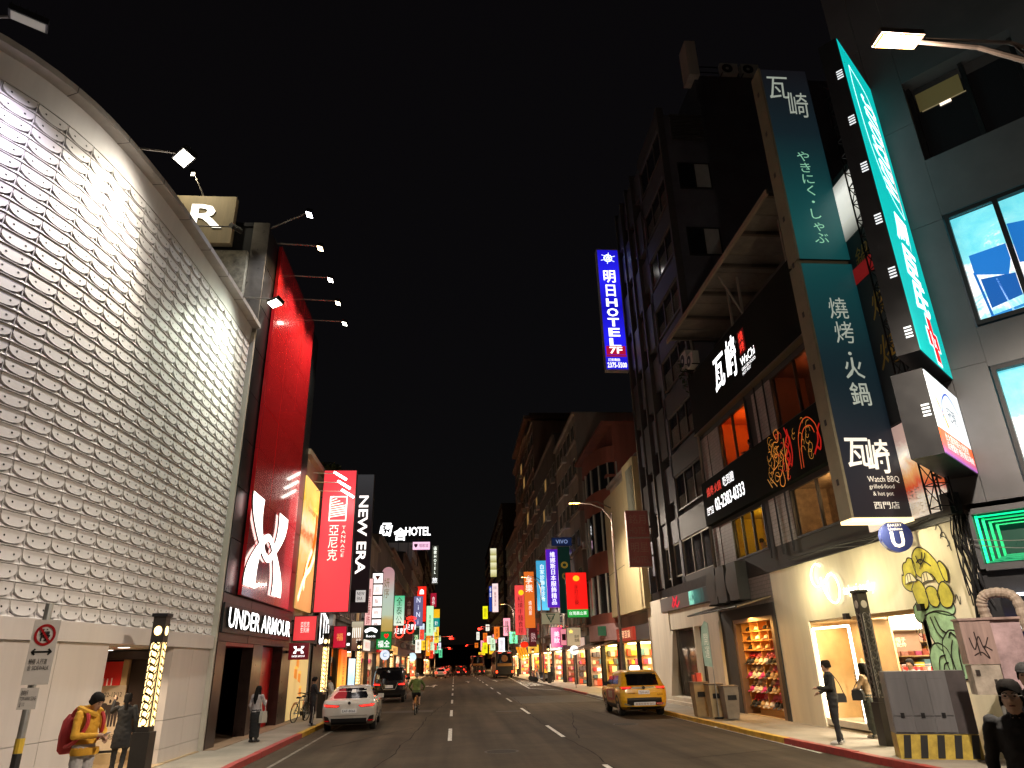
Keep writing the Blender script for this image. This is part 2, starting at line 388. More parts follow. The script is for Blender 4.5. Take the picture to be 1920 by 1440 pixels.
# one tile: dished plate with two bolt holes on a ledge
def tile_mesh():
    b = B(); w_, h = .305, .27
    def pn(u, v): return -.004+.022*max(0, 1-v/.26)
    out = [(-.285,.258),(.285,.258),(.288,.17),(.268,.118),(.2,.068),(.1,.04),(0,.034),(-.1,.04),(-.2,.068),(-.268,.118),(-.288,.17)]
    f = [(u, v, pn(u, v)+.012) for u, v in out]; bk = [(u, v, -.045) for u, v in out]
    n = len(out); b.add(f+bk, [tuple(range(n-1,-1,-1))]+[(i, (i+1) % n, n+(i+1) % n, n+i) for i in range(n)], 0)
    b.add([(-w_,0,-.045),(w_,0,-.045),(w_,0,.024),(-w_,0,.024),(-w_,.012,-.045),(w_,.012,-.045),(w_,.012,.024),(-w_,.012,.024)], [(0,1,2,3),(4,7,6,5),(3,2,6,7),(0,4,5,1),(0,3,7,4),(1,5,6,2)], 0)
    for sx in (-1, 1):      # corner gussets
        b.add([(sx*.3,.012,-.045),(sx*.3,.012,.022),(sx*.15,.012,.018),(sx*.3,.11,-.04)], [(0,1,2),(1,3,2),(0,3,1),(0,2,3)], 0)
        c = [(sx*.14+.021*math.cos(a*math.pi/3), .145+.021*math.sin(a*math.pi/3)) for a in range(6)]
        b.face([(u, v, pn(u, v)+.0155) for u, v in (c if sx > 0 else c)], 1)
    b.add([(w_-.012,.014,-.07),(w_,.014,-.07),(w_,h,-.07),(w_-.012,h,-.07),(w_-.012,.014,.02),(w_,.014,.02),(w_,h,.008),(w_-.012,h,.008)], [(4,5,6,7),(0,4,7,3),(1,2,6,5),(3,7,6,2)], 0)
    return b
TB = tile_mesh(); tile_me = TB.mesh('facade_tile', [wp, dark_hole])
bm = bmesh.new(); bm.from_mesh(tile_me); bmesh.ops.recalc_face_normals(bm, faces=bm.faces); bm.to_mesh(tile_me); bm.free()
TV = [tuple(v.co) for v in tile_me.vertices]; TF = [tuple(p.vertices) for p in tile_me.polygons]; TM = [p.material_index for p in tile_me.polygons]
cells = []
ncol = int(18.6/.61)
for r in range(ROWS):
    for c in range(ncol):
        s = .12+.61*(c+.5)+(.305 if 0 else 0); p, t, n = on_curve(s, .002); z = TZ0+.27*r
        # how large it shows from the street
        d = (Vector((p.x, p.y, z))-Vector((0,0,2.1))); show = abs(d.normalized().dot(n))/d.length_squared
        vis = p.y > 9.75
        cells.append((-(show if vis else show*1e-3), p, t, n, z))
cells.sort(key=lambda q: q[0])
rest = B(); o0 = origin(WB)
for i, (_, p, t, n, z) in enumerate(cells):
    tt = -t   # seen from the street the wall runs t to the right; keep a right-handed frame u,v,n
    u = t; jz = random.uniform(-.002, .002)
    if i < 300:
        o = link('facade_tile', tile_me, WB)
        m = Matrix((u, Z, n)).transposed().to_4x4(); m.translation = Vector((p.x, p.y, z+jz))-o0; o.matrix_local = m
    else:
        k = len(rest.v); rest.v += [tuple(Vector((p.x,p.y,z+jz))+u*a+Z*c+n*d) for a, c, d in TV]
        rest.f += [tuple(j+k for j in f) for f in TF]; rest.m += TM
rest.make('facade_tiles', [wp, dark_hole], WB)['kind'] = 'stuff'
# lower wall in panels, with a passage
def s_of(y): return CT-float(np.interp(y, CP[:,1], CL))
sE0, sE1 = s_of(18.25), s_of(15.2)
def panels(s0, s1, m=wwall):
    n = max(1, round((s1-s0)/1.5))
    for i in range(n):
        a, c = s0+(s1-s0)*i/n+.006, s0+(s1-s0)*(i+1)/n-.006
        for z0, z1 in ((HS, .42), (.43, 1.02), (1.03, 2.615)): ribbon(a, c, z0, z1, -.3, .02).make('wall_panel', m, WB)
panels(.02, sE0); panels(sE1, s_of(11.95)); panels(s_of(11.9), 16, mat('beige_shutter', (.42,.32,.19), .5))
pb = on_curve(sE0)[0]; pa = on_curve(sE1)[0]
warm_floor = mat('passage_floor', (.42,.3,.17), .4, var=.15); brown_p = mat('dark_brown_panel', (.035,.02,.015), .35, var=.2)
B().box(-13,-6.6,15.15,20.7,HS,HS+.02).make('passage_floor', warm_floor, WB)
B().box(-13,-7.1,15.15,20.7,2.63,2.7).make('passage_ceiling', mat('passage_white', (.7,.68,.66), .6), WB)
B().box(-13,-6.95,15.05,15.2,HS,2.62).make('passage_wall', wwall, WB)
B().box(-7.16,-6.98,18.3,20.7,HS,2.62).make('passage_wall', wwall, WB); B().box(-13,-7.16,20.6,20.7,HS,2.62).make('passage_far_wall', brown_p, WB)
B().box(-13.1,-12.9,15,18.4,HS,2.62).make('passage_end', brown_p, WB)
B().box(-9.6,-7.2,20.2,20.5,2.4,2.6).make('portal_beam', brown_p, WB)
B().box(-8.75,-8.6,20.45,20.58,HS,2.4).make('portal_side', mat('pale_wood',(.5,.34,.18),.5), WB)
B().box(-8.0,-7.3,20.2,20.58,HS,2.4).make('inner_cabinet', brown_p, WB)
B().box(-9.6,-7.75,18.6,20.1,HS+.02,.34).make('step', mat('step_stone', (.5,.38,.22), .5), WB)
for x, y in ((-7.5,16.2),(-7.5,17.4),(-8.7,19.3)):
    t = thing('downlight', {(-7.5,16.2):'round downlight in the passage ceiling nearer the parking sign',(-7.5,17.4):'round downlight in the passage ceiling nearer the ornate column',(-8.7,19.3):'round downlight deep in the passage before the red banner'}[(x,y)], 'light', (x,y,2.62), group='passage downlights')
    B().cyl((x,y,2.6),(x,y,2.615),.12,n=16).make('lens', glow('#fff0d8', 6), t)
    B().cyl((x,y,2.605),(x,y,2.618),.15,n=16).make('trim', mat('trim_white',(.7,.7,.7),.5), t)
    lamp('SPOT', t, (x,y,2.58), 190, (1,.8,.56), .08, (x,y,0), 130, .6)
# red banner and sale stand in the passage
t = thing('hanging_banner', 'bright red vertical banner with white print inside the passage', 'banner', (-9.0,20.4,HS))
B().box(-9.5,-8.78,20.5,20.55,.3,2.35).make('cloth', mat('banner_red', (.75,.02,.015), .6, var=.05), t)
text(t, 'lettering', 'SALE', (-9.1,20.49,1.25), Z, -X, .25, print_('#f4e4e0'), wd=1.4, depth=.006)
t = thing('roll_up_stand', 'cream roll-up sale stand with printed figures in the passage', 'banner', (-8.15,19.0,.34))
U = Vector((.94,.34,0)); N = Vector((.34,-.94,0)); O = Vector((-8.25,18.9,.34))
B().obox(O, U, Z, N, -.3, .3, .04, 1.45, -.008, .008).make('sheet', mat('stand_cream', (.72,.56,.38), .5), t)
B().obox(O, U, Z, N, -.32, .32, 0, .05, -.08, .08).make('base', black_steel, t)
text(t, 'lettering', '8/22-12/12', O+Z*1.25+N*.012, U, Z, .1, print_('#2a1a10'), wd=.45)
for dx, hh in ((-.14,.62),(0,.58),(.13,.64)):
    q = O+U*dx+Z*.55
    b = B(); b.prism([q+U*a+Z*c for a, c in ((-.05,0),(-.01,0),(0,.28),(.02,0),(.06,0),(.07,.34),(.09,.5),(.05,hh-.1),(-.04,hh-.1),(-.08,.5),(-.06,.34))], N, .009, .011)
    b.ball(q+Z*(hh-.03)+N*.01, (.035,.004,.045), 8, 6); b.make('printed_figure', print_('#3a2a22'), t)
text(t, 'lettering', '2,800起', O+Z*.33+N*.012, U, Z, .12, print_('#2a1a10'), wd=.4)

# floodlights on arms
def flood(label, base, tip, aim, lit, col='#eafff2', power=0, size=70, head=.36, drop=.12, blend=.4, es=14):
    base, tip, aim = Vector(base), Vector(tip), Vector(aim)
    t = thing('floodlight', label, 'floodlight', base, group='floodlights on arms')
    B().tube([base, tip], .028, 6).make('arm', mat('arm_paint', (.3,.28,.26), .4, .5), t)
    h = tip+Vector((0,0,-drop)); d = (aim-h).normalized(); s = d.cross(Z).normalized() if abs(d.z) < .98 else Y.copy(); u = s.cross(d)
    B().tube([tip, tip+Vector((0,0,-drop*.6)), h-d*.04], .018, 5).make('bracket', black_steel, t)
    body = B().obox(h, s, u, d, -head/2, head/2, -head*.33, head*.33, -.1, 0)
    for k in range(5): body.obox(h, s, u, d, -head/2+.02+k*head/5, -head/2+.03+k*head/5, -head*.3, head*.3, -.15, -.1)
    body.make('housing', black_steel, t)
    B().obox(h, s, u, d, -head*.44, head*.44, -head*.27, head*.27, 0, .008).make('lens', glow(col, es) if lit else mat('lamp_glass_off', (.5,.5,.45), .2, var=0, em='#8c8a78', es=.1), t)  # unlit lens still carries a faint glow in its material
    if power: lamp('SPOT', t, h+d*.05, power, col, .06, aim, size, blend)
    if power > 1200: lamp('SPOT', t, h+d*.05, power*.2, col, .1, aim, 165, 1, 'spill_light')
    return t
flood('lit floodlight on a long arm above the curved tiled wall', (-6.95,12.5,12.62), (-5.95,12.55,12.55), (-7.6,10.8,5.6), True, '#fff6e2', 1750, 96, .5, blend=.85)
flood('lit floodlight in front of the red glossy panels near the tiled wall end', (-6.5,18.9,12.55), (-5.5,18.9,12.45), (-6.85,17.0,6.2), True, '#f6ffe8', 1400, 92, .45, blend=.8)
flood('dim floodlight at the top left corner above the tiled wall', (-8.3,9.3,12.6), (-7.15,8.95,12.3), (-8.2,10.6,6), False, '#f4ecff', 800, 120, head=.55, blend=1)
flood('dark square floodlight beside the cream rooftop letter sign', (-9.4,20.3,16.0), (-7.5,20.3,16.0), (-8.3,20.9,14.9), False, head=.42)
flood('small lamp on a slanted arm above the cream letter sign', (-9.0,20.95,17.7), (-9.35,20.6,18.5), (-8.6,21,16), True, power=60, head=.2, col='#fff0cc', size=100)

# ================================================================ sportswear store with red panels
BX = -6.6
ST = thing('sportswear_store', 'tall black panelled store with a strip of glossy red panels', 'building', (-10, 25, HS))
blackp = mat('black_metal_panel', (.03,.03,.032), .3, .55, var=.25, scale=.8)
redp = mat('gloss_red_panel', (.5,.012,.016), .22, .0, var=.06, coat=.8, spec=.6)
B().box(-16,-8,20.95,30.2,HS,2.82).make('ground_core', mat('store_core', (.03,.03,.03), .7), ST); B().box(-16,BX-.05,20.95,30.2,2.82,16.45).make('core', mat('store_core', (.03,.03,.03), .7), ST)
B().box(-16,BX-.04,20.9,30.25,16.45,16.6).make('roof', black_steel, ST)
def panel_grid(root, name, x, ys, zs, m, t=.05, g=.012):
    for a, c in zip(ys, ys[1:]):
        for e, f in zip(zs, zs[1:]):
            B().box(x-.05, x+t+random.uniform(-.003,.003), a+g, c-g, e+g, f-g).make(name, m, root)
zr = [4.15+1.535*i for i in range(9)]
panel_grid(ST, 'black_panel', BX, [20.95, 22.1], zr, blackp)
panel_grid(ST, 'black_panel', BX, [28.4, 30.2], zr, blackp)
panel_grid(ST, 'red_panel', BX+.14, [22.1, 24.2, 26.3, 28.4], zr, redp, .06, .006)
panel_grid(ST, 'header_panel', BX, [20.95, 23.9, 27, 30.2], [2.82, 4.14], mat('header_metal', (.06,.035,.032), .35, .5, var=.2))
# side return that shows above the tiled building
silver = mat('side_metal_panel', (.3,.27,.23), .3, .6, var=.15)
for k in range(3):
    B().box(-7.1,-6.56,20.86,20.945,12.0+1.53*k,13.52+1.53*k).make('side_panel', silver, ST)
for a, c in ((20.95,21.7),(24.65,25.84),(28.73,30.2)):
    B().box(BX-.3,BX+.06,a,c,HS,2.82).make('pillar', mat('pillar_metal', (.07,.045,.04), .3, .6, var=.2), ST)
B().box(BX-1.2,BX-1.1,21.7,24.65,HS,2.8).make('door', mat('black_glass', (.006,.006,.008), .08, var=0), ST)
B().box(BX-.35,BX-.3,25.84,28.73,HS,2.8).make('red_door_panel', mat('red_door', (.5,.008,.01), .3, var=.05), ST)
B().box(BX-1.1,BX+.05,21.7,24.65,2.72,2.82).make('door_lintel', mat('lintel_red', (.3,.01,.012), .4), ST)
B().box(BX-1.2,BX+.35,20.95,30.2,HS,HS+.015).make('threshold', mat('stone_threshold', (.3,.2,.13), .5), ST)
# emblem: two crossing horseshoe strokes
def emblem(parent, O, U, V, W, H, m, th=.18, name='emblem_stroke'):
    N = Vector(U).cross(Vector(V)); O = Vector(O)
    for sgn in (1, -1):
        oc = [(-1,1),(-.99,.78),(-.9,.52),(-.72,.26),(-.5,.02),(-.27,-.22),(0,-.33)]; ic = [(-.44,1),(-.46,.74),(-.44,.5),(-.37,.26),(-.26,.05),(-.14,-.1),(0,-.16)]
        top = [tuple(q) for q in spline(oc+[(-x,y) for x, y in oc[-2::-1]], 5)]
        inn = [tuple(q) for q in spline(ic+[(-x,y) for x, y in ic[-2::-1]], 5)][::-1]
        b = B()
        pts_o = [O+Vector(U)*(x*W)+Vector(V)*(y*H*sgn) for x, y in top]; pts_i = [O+Vector(U)*(x*W)+Vector(V)*(y*H*sgn) for x, y in inn[::-1]]
        dz = .004 if sgn > 0 else 0
        for (p, q), (p2, q2) in zip(zip(pts_o, pts_i), zip(pts_o[1:], pts_i[1:])):
            b.face([p+N*(th+dz), p2+N*(th+dz), q2+N*(th+dz), q+N*(th+dz)], 0); b.face([p, p2, p2+N*(th+dz), p+N*(th+dz)], 1); b.face([q+N*(th+dz), q2+N*(th+dz), q2, q], 1)
        for p, q in ((pts_o[0],pts_i[0]),(pts_o[-1],pts_i[-1])): b.face([p, q, q+N*(th+dz), p+N*(th+dz)], 1)
        b.make(name, list(m)+[mat('letter_return',(.02,.02,.02),.4)], parent)
EM = thing('store_emblem', 'large glowing white crossed horseshoe emblem on the red panels', 'sign', (BX+.25, 24.9, 4.4))
emblem(EM, (BX+.24,24.25,5.85), Y, Z, 2.4, 1.42, [glow('#fffef4', 2.2)], .05)
SG = thing('store_sign', 'white glowing block letters over the black store entrance', 'sign', (BX+.1, 25, 3.1))
B().box(BX+.06,BX+.12,20.98,29.4,3.06,3.86).make('backing_board', mat('sign_black', (.012,.012,.013), .4), SG)
text(SG, 'letter', 'UNDER ARMOUR', (BX+.13,25.2,3.47), Y, Z, .56, glow('#ffffff', 2.6), wd=7.9, bold=.012, ext=.05, each=True)
PS = thing('projecting_sign', 'small dark red projecting sign with white emblem by the store corner', 'sign', (-6.1,29.3,2.3))
B().box(-6.42,-5.66,29.25,29.37,2.36,2.97).make('panel', mat('sign_wine', (.1,.005,.01), .4, em='#50040c', es=.8, var=0), PS)
B().box(-6.6,-6.42,29.28,29.34,2.6,2.7).make('bracket', black_steel, PS)
emblem(PS, (-6.04,29.25,2.72), X, Z, .2, .13, [glow('#ffffff', 1.5)], .01)
text(PS, 'lettering', 'UNDER ARMOUR', (-6.04,29.25,2.49), X, Z, .07, glow('#ffffff', 1.5), wd=.5)
# cream rooftop letter board
RS = thing('rooftop_letter_board', 'lit cream rooftop board with one big white letter showing', 'sign', (-9,21.1,15.5))
B().box(-11.5,-7.72,20.6,20.85,15.55,17.45).make('board', mat('board_cream', (.62,.5,.3), .6, var=.15, streak=True), RS)
text(RS, 'letter', 'R', (-8.62,20.6,16.6), X, Z, .95, glow('#fff6e0', 2.0), wd=1.1, bold=.02, each=True, ext=.04)
text(RS, 'letter', 'U', (-10.1,20.6,16.6), X, Z, .95, glow('#fff6e0', 2.0), wd=1.1, bold=.02, each=True, ext=.04)
B().box(-11.3,-7.12,20.65,20.9,12.6,15.3).make('plinth', mat('mottled_concrete', (.33,.3,.22), .8, var=.45, scale=5), RS)
lamp('SPOT', RS, (-9.2,19.0,18.4), 110, (1,.9,.68), .1, (-8.8,20.6,16.4), 90)
for lab, y, c in (('first lit floodlight from the left over the red panelled facade',19.9,'#f4f6ff'),('orange tinged floodlight, second from the left over the red panels',21.95,'#ffd9a0'),('third lit floodlight from the left over the red panels',24.2,'#fff6e8'),('fourth lit floodlight from the left over the red panels',26.1,'#fff0c8'),('farthest of the five floodlights over the red panels',28.0,'#fffbe6')):
    flood(lab, (-6.55,max(y,21.0),16.45), (-5.0,y,16.4), (-6.7,y,9.5), True, c, 900, 110, .34, blend=.9)

# ================================================================ right side: grill restaurant building
FX = 10.7
GB = thing('grill_building', 'dark restaurant building with lit windows above two street shops', 'building', (14, 21, HS))
dkp = mat('dark_green_panel', (.008,.009,.008), .85, var=.2, spec=.1); dark_frame = mat('dark_window_frame', (.02,.019,.018), .45, .3)
mosaic = mat('white_mosaic', (.3,.27,.26), .5, var=.1)
def add_mosaic(m, s=14):
    t = m.node_tree; p = t.nodes['Principled BSDF']; tc = t.nodes.new('ShaderNodeTexCoord'); mp = t.nodes.new('ShaderNodeMapping'); mp.inputs['Rotation'].default_value = (0, R(90), 0)
    br = t.nodes.new('ShaderNodeTexBrick'); br.offset = 0; br.inputs['Scale'].default_value = s*.5; br.inputs['Mortar Size'].default_value = .03
    br.inputs['Brick Width'].default_value = .9; br.inputs['Row Height'].default_value = .9
    br.inputs['Color1'].default_value = (.3,.27,.26,1); br.inputs['Color2'].default_value = (.24,.22,.21,1); br.inputs['Mortar'].default_value = (.05,.045,.045,1)
    t.links.new(tc.outputs['Object'], mp.inputs[0]); t.links.new(mp.outputs[0], br.inputs[0]); t.links.new(br.outputs[0], p.inputs['Base Color'])
add_mosaic(mosaic)
def room(parent, x0, x1, y0, y1, z0, z1, m, floor=None, name='room'):
    """five inner faces, open to the street at x0"""
    b = B(); b.box(x1, x1+.08, y0, y1, z0, z1); b.make(name+'_back_wall', m, parent)
    B().box(x0, x1, y0-.08, y0, z0, z1).make(name+'_side_wall', m, parent); B().box(x0, x1, y1, y1+.08, z0, z1).make(name+'_side_wall', m, parent)
    B().box(x0, x1, y0, y1, z1, z1+.08).make(name+'_ceiling', m, parent); B().box(x0, x1, y0, y1, z0-.06, z0).make(name+'_floor', floor or m, parent)
glass = mat('window_glass', (.02,.022,.024), .04, var=0, spec=.6, alpha=.22)
glass_dark = mat('dark_glass', (.012,.012,.014), .06, var=0, spec=.7)
def window(parent, x, y0, y1, z0, z1, nx=2, frame=dark_frame, g=glass, th=.06, blind=None, name='window'):
    """a framed window on a wall facing -x; frame > panes"""
    b = B(); N = Vector((-1,0,0))
    b.box(x-.05, x+.05, y0, y1, z0, z0+th); b.box(x-.05, x+.05, y0, y1, z1-th, z1)
    for i in range(nx+1):
        yy = y0+(y1-y0-th)*i/nx; b.box(x-.048, x+.048, yy, yy+th, z0+th, z1-th)
    f = b.make(name, frame, parent); f['kind'] = 'part' if 0 else f.get('kind', '') or 'part'
    del f['kind']
    for i in range(nx):
        a = y0+(y1-y0-th)*i/nx+th; c = y0+(y1-y0-th)*(i+1)/nx
        B().box(x-.006, x+.006, a, c, z0+th, z1-th).make('pane', g, f)
        if blind: B().box(x+.03, x+.04, a+.02, c-.02, z0+th+.02, z0+th+(z1-z0-2*th)*blind[i % len(blind)]).make('blind', mat('roller_blind', (.55,.52,.44), .8, var=.08), f)
    return f
# carcass round the rooms
wallm = mat('dark_render', (.03,.028,.028), .7, var=.25, scale=1.2)
B().box(11.9,24,13.95,28.15,4.7,15.5).make('core', wallm, GB)
for z0, z1 in ((4.72,5.45),(7.0,7.2),(8.85,9.0),(10.85,11.1),(13.75,13.95)):
    B().box(FX-.02,FX+.09,13.95,28.15,z0,z1).make('floor_band', wallm, GB)
for y0, y1, m in ((27.3,28.15,mosaic),(22.6,23.1,wallm),(21.0,22.6,mosaic),(17.0,17.6,mosaic),(13.95,14.1,wallm)):
    for z0, z1 in ((5.45,7.0),(9.0,10.85)):
        B().box(FX-.01 if m is wallm else FX-.03, 11.9, y0, y1, z0, z1).make('wall_pier' if m is wallm else 'tiled_pier', m, GB)
B().box(FX-.01,11.9,26.0,27.3,9.0,10.85).make('tiled_pier', mosaic, GB); B().box(FX-.01,11.9,25.95,27.3,5.45,7.0).make('tiled_pier', mosaic, GB)
def pipe(parent, pts, r, m, name='pipe', n=8): return B().tube(pts, r, n).make(name, m, parent)
pm = mat('drain_pipe', (.2,.17,.14), .5)
pipe(GB, [(FX-.12,28.1,3.9),(FX-.12,28.1,13.6)], .06, pm, 'drain_pipe'); 
for y in (21.25, 22.0, 22.9): pipe(GB, [(FX-.08,y,5.1),(FX-.08,y,7.0)], .03, black_steel, 'cable_pipe'); pipe(GB, [(FX-.08,y+.2,9.0),(FX-.08,y+.2,11.0)], .03, black_steel, 'cable_pipe')
window(GB, FX, 23.1, 26.0, 5.45, 7.0, 3); window(GB, FX, 17.6, 21.0, 5.45, 7.0, 2)
window(GB, FX, 23.1, 26.0, 9.0, 10.85, 2); window(GB, FX, 17.6, 21.0, 9.0, 10.85, 2)
warmwood = mat('warm_stone_wall', (.4,.27,.15), .7, var=.4, scale=6, bump=.5)
room(GB, FX+.1, 11.85, 23.2, 25.88, 4.8, 7.0, mat('yellow_wall', (.6,.42,.04), .7), name='dining_room')
room(GB, FX+.1, 11.85, 17.7, 20.88, 4.8, 7.0, warmwood, name='dining_room')
room(GB, FX+.1, 11.85, 23.2, 25.88, 8.43, 10.85, mat('orange_wall', (.75,.2,.03), .7), name='dining_room')
room(GB, FX+.1, 11.85, 17.7, 20.88, 8.43, 10.85, mat('brown_wall', (.16,.07,.035), .7), name='dining_room')
for lab, p, pw, c in (('warm pendant lamp in the yellow dining room',(11.5,24.2,6.8),34,'#ffd060'),('warm pendant lamp in the stone walled dining room',(11.4,18.9,6.8),60,'#ffcf90'),('orange pendant lamp in the upper dining room',(11.6,24.4,10.6),42,'#ff9a40'),('dim pendant lamp in the upper brown dining room',(11.4,19.2,10.6),20,'#ff9050')):
    t = thing('pendant_lamp', lab, 'lamp', p, group='dining room lamps')
    B().cyl((p[0],p[1],p[2]-.05),(p[0],p[1],p[2]+.08),.1,.03,12).make('shade', black_steel, t); B().ball((p[0],p[1],p[2]-.07),.04,8,6).make('bulb', glow(c, 12), t)
    lamp('POINT', t, (p[0],p[1],p[2]-.2), pw, c, .05)
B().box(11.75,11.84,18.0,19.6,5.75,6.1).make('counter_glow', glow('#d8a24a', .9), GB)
t = thing('round_sign', 'round dark red sign inside the stone dining room window', 'sign', (11.0,18.05,6.3)); B().cyl((10.95,18.05,6.3),(11.0,18.05,6.3),.17,n=20).make('disc', glow('#8c1f2c', .6), t); text(t,'lettering','瓦',(10.95,18.05,6.3),-Y,Z,.16,print_('#e8c8c0'),depth=.004)
# upper sign board
SB = thing('fascia_sign', 'black upper fascia board with glowing white brush lettering', 'sign', (FX-.2,23,11.1))
B().box(FX-.26,FX-.04,17.2,28.1,11.1,13.72).make('board', dkp, SB)
B().box(FX-.3,FX-.04,17.2,28.1,11.02,11.09).make('edge_trim', mat('bronze_trim',(.16,.12,.08),.4,.5), SB)
NX = -X
def rt(p, nm, s, y, z, h, m, wd=None, x=FX-.265, **k): return text(p, nm, s, (x, y, z), -Y, Z, h, m, wd=wd, **k)
rt(SB,'letter','瓦',24.4,12.55,1.35,glow('#ffffff',2.2),1.15,bold=.02,shear=.15,each=True,ext=.04)
rt(SB,'letter','崎',23.15,12.6,1.6,glow('#ffffff',2.2),1.05,bold=.02,shear=.15,each=True,ext=.04)
rt(SB,'lettering','WaChi',21.85,12.1,.34,glow('#ffffff',1.6),1.25,bold=.01); rt(SB,'lettering','GRILLED-FOOD\nHOT POT',21.85,11.72,.28,glow('#ffffff',1.4),1.2,bold=.01)
B().box(FX-.275,FX-.262,21.85,22.4,12.35,13.25).make('seal', glow('#4a0606',.6), SB); rt(SB,'lettering','燒烤',22.12,12.8,.78,glow('#ff4030',1.2),.4,vertical=True,x=FX-.28)
# lower banner with dragon art
LB = thing('banner_sign', 'black lower banner with dragon line art and a telephone number', 'sign', (FX-.2,23,7.05))
B().box(FX-.26,FX-.04,17.2,28.1,7.12,8.9).make('board', dkp, LB)
rt(LB,'lettering','02-2383-0333',25.3,7.75,.5,glow('#ffffff',1.8),3.0,bold=.012); rt(LB,'lettering','西門店',27.4,7.65,.32,glow('#ffffff',1.5),.75)
rt(LB,'lettering','吃到飽',25.15,8.42,.4,glow('#ffffff',1.6),1.1); rt(LB,'lettering','燒烤·火鍋',26.75,8.4,.38,glow('#d22a1a',1.1),1.6)
def strokes(parent, name, O, U, V, lines, m, r=.02, d=.012):
    N = Vector(U).cross(Vector(V)); b = B()
    for ln in lines:
        pts = [Vector(O)+Vector(U)*p[0]+Vector(V)*p[1]+N*d for p in smooth2(ln)]
        rr = r if not (len(ln[0]) > 2) else ln[0][2]
        for a, c in zip(pts, pts[1:]):
            s = (c-a); 
            if s.length < 1e-6: continue
            w_ = s.normalized().cross(N)*rr; e = s.normalized()*rr*.4
            b.face([a-w_-e, c-w_+e, c+w_+e, a+w_-e])
    o = b.make(name, m, parent); o['kind'] = 'stuff'; return o
def smooth2(ln, n=6):
    if len(ln) < 3: return [(p[0], p[1]) for p in ln]
    return [tuple(q) for q in spline([(p[0], p[1]) for p in ln], n)]
# dragon: head with mane and a curling body, as flat coloured line work
dr_head = [[(0,0),(.25,.35),(.15,.7),(.4,.95),(.7,.9),(.85,1.2)],[(.1,.1),(.45,.2),(.6,.45),(.5,.7),(.7,.75)],[(.2,-.1),(.5,-.2),(.75,.05),(.9,.35),(.75,.55)],[(.45,-.2),(.4,-.45),(.6,-.55),(.75,-.4),(.7,-.1)],[(.3,.5),(.4,.58),(.5,.5),(.4,.44),(.3,.5)],[(.6,1.0),(.5,1.25),(.75,1.3),(.8,1.05)],[(.95,-.4),(1.1,-.1),(1.0,.2),(1.2,.5)]]
strokes(LB,'dragon_lines',(FX-.262,21.4,7.62),-Y,Z,dr_head,glow('#d8903a',.5),.014)
rnd = random.Random(8)
for nm_, c_, n_, u0, u1, r_ in (('dragon_scales','#c8923c',26,.05,1.15,.007),('dragon_spikes','#b8301c',16,.75,1.6,.011),('dragon_curls','#c8923c',14,1.9,3.0,.007)):
    L_ = []
    for k in range(n_):
        u = rnd.uniform(u0,u1); v = rnd.uniform(-.35,1.15); a = rnd.uniform(0,6.28); s_ = rnd.uniform(.08,.2); L_.append([(u+s_*math.cos(a+q)*(1-.13*j),v+s_*math.sin(a+q)*(1-.13*j)) for j, q in enumerate((0,.9,1.8,2.8,3.9))])
    strokes(LB,nm_,(FX-.262,21.6,7.6),-Y,Z,L_,glow(c_,.5),r_)
strokes(LB,'dragon_mane',(FX-.262,20.5,7.5),-Y,Z,[[(.1,0),(.3,.2),(.2,.4),(.4,.6),(.25,.8),(.45,1.0),(.35,1.3)],[(.3,.1),(.45,.35),(.4,.6),(.55,.8),(.5,1.2)],[(.45,.05),(.6,.4),(.6,.9)]],glow('#b01c14',.45),.035)
strokes(LB,'dragon_body',(FX-.262,19.5,7.3),-Y,Z,[[(0,0),(.05,.5),(.15,.95),(.45,1.3),(.85,1.35),(1.2,1.05),(1.3,.7)],[(.15,.0),(.2,.5),(.35,.9),(.6,1.1),(.95,1.05),(1.1,.8)]],glow('#c8501e',.45),.018)
strokes(LB,'dragon_flame',(FX-.262,18.6,7.5),-Y,Z,[[(0,0),(.2,.15),(.35,.05),(.45,.3),(.4,.6),(.55,.75)],[(.05,.05),(.3,.3),(.35,.55)]],glow('#b01c14',.45),.035)
strokes(LB,'dragon_whisker',(FX-.262,21.6,7.2),-Y,Z,[[(0,.3),(.35,-.02)],[(-.25,.35),(.0,.02)],[(1.15,-.02),(1.3,1.3)]],glow('#c89040',.45),.018)
# terrace, canopy roof
TR = thing('canopy_roof', 'slatted timber canopy roof on steel posts over the restaurant terrace', 'roof', (FX,22,13.9))
slat = mat('canopy_board', (.14,.12,.1), .6, var=.25, streak=False)
for k in range(9):
    y = 17.3+1.22*k; B().obox((FX-.9,y,15.75), Y, X, Vector((0,0,1)), 0, 1.18, 0, 3.6, 0, .03).make('roof_board', slat, TR)
B().box(FX-.98,FX-.9,17.2,28.3,15.6,15.8).make('eaves_beam', mat('eaves_trim',(.24,.18,.12),.5), TR)
for k in range(6): B().box(FX-.9,FX+2.6,17.3+2.1*k,17.42+2.1*k,15.6,15.74).make('rafter', mat('rafter_dark',(.06,.045,.035),.6), TR)
for y in (18.5,22.2,23.2,27.8): B().box(FX-.02,FX+.06,y,y+.08,13.95,15.6).make('post', pm, TR)
for p, q in (((FX+.02,22.2,13.95),(FX-.7,22.2,15.6)),): pipe(TR,[p,q],.04,pm,'brace')
B().box(FX+2.5,FX+2.6,14,28.15,13.9,15.6).make('rear_wall', wallm, TR)
AC = mat('ac_casing', (.4,.38,.35), .5); acf = mat('ac_fan', (.05,.05,.05), .5)
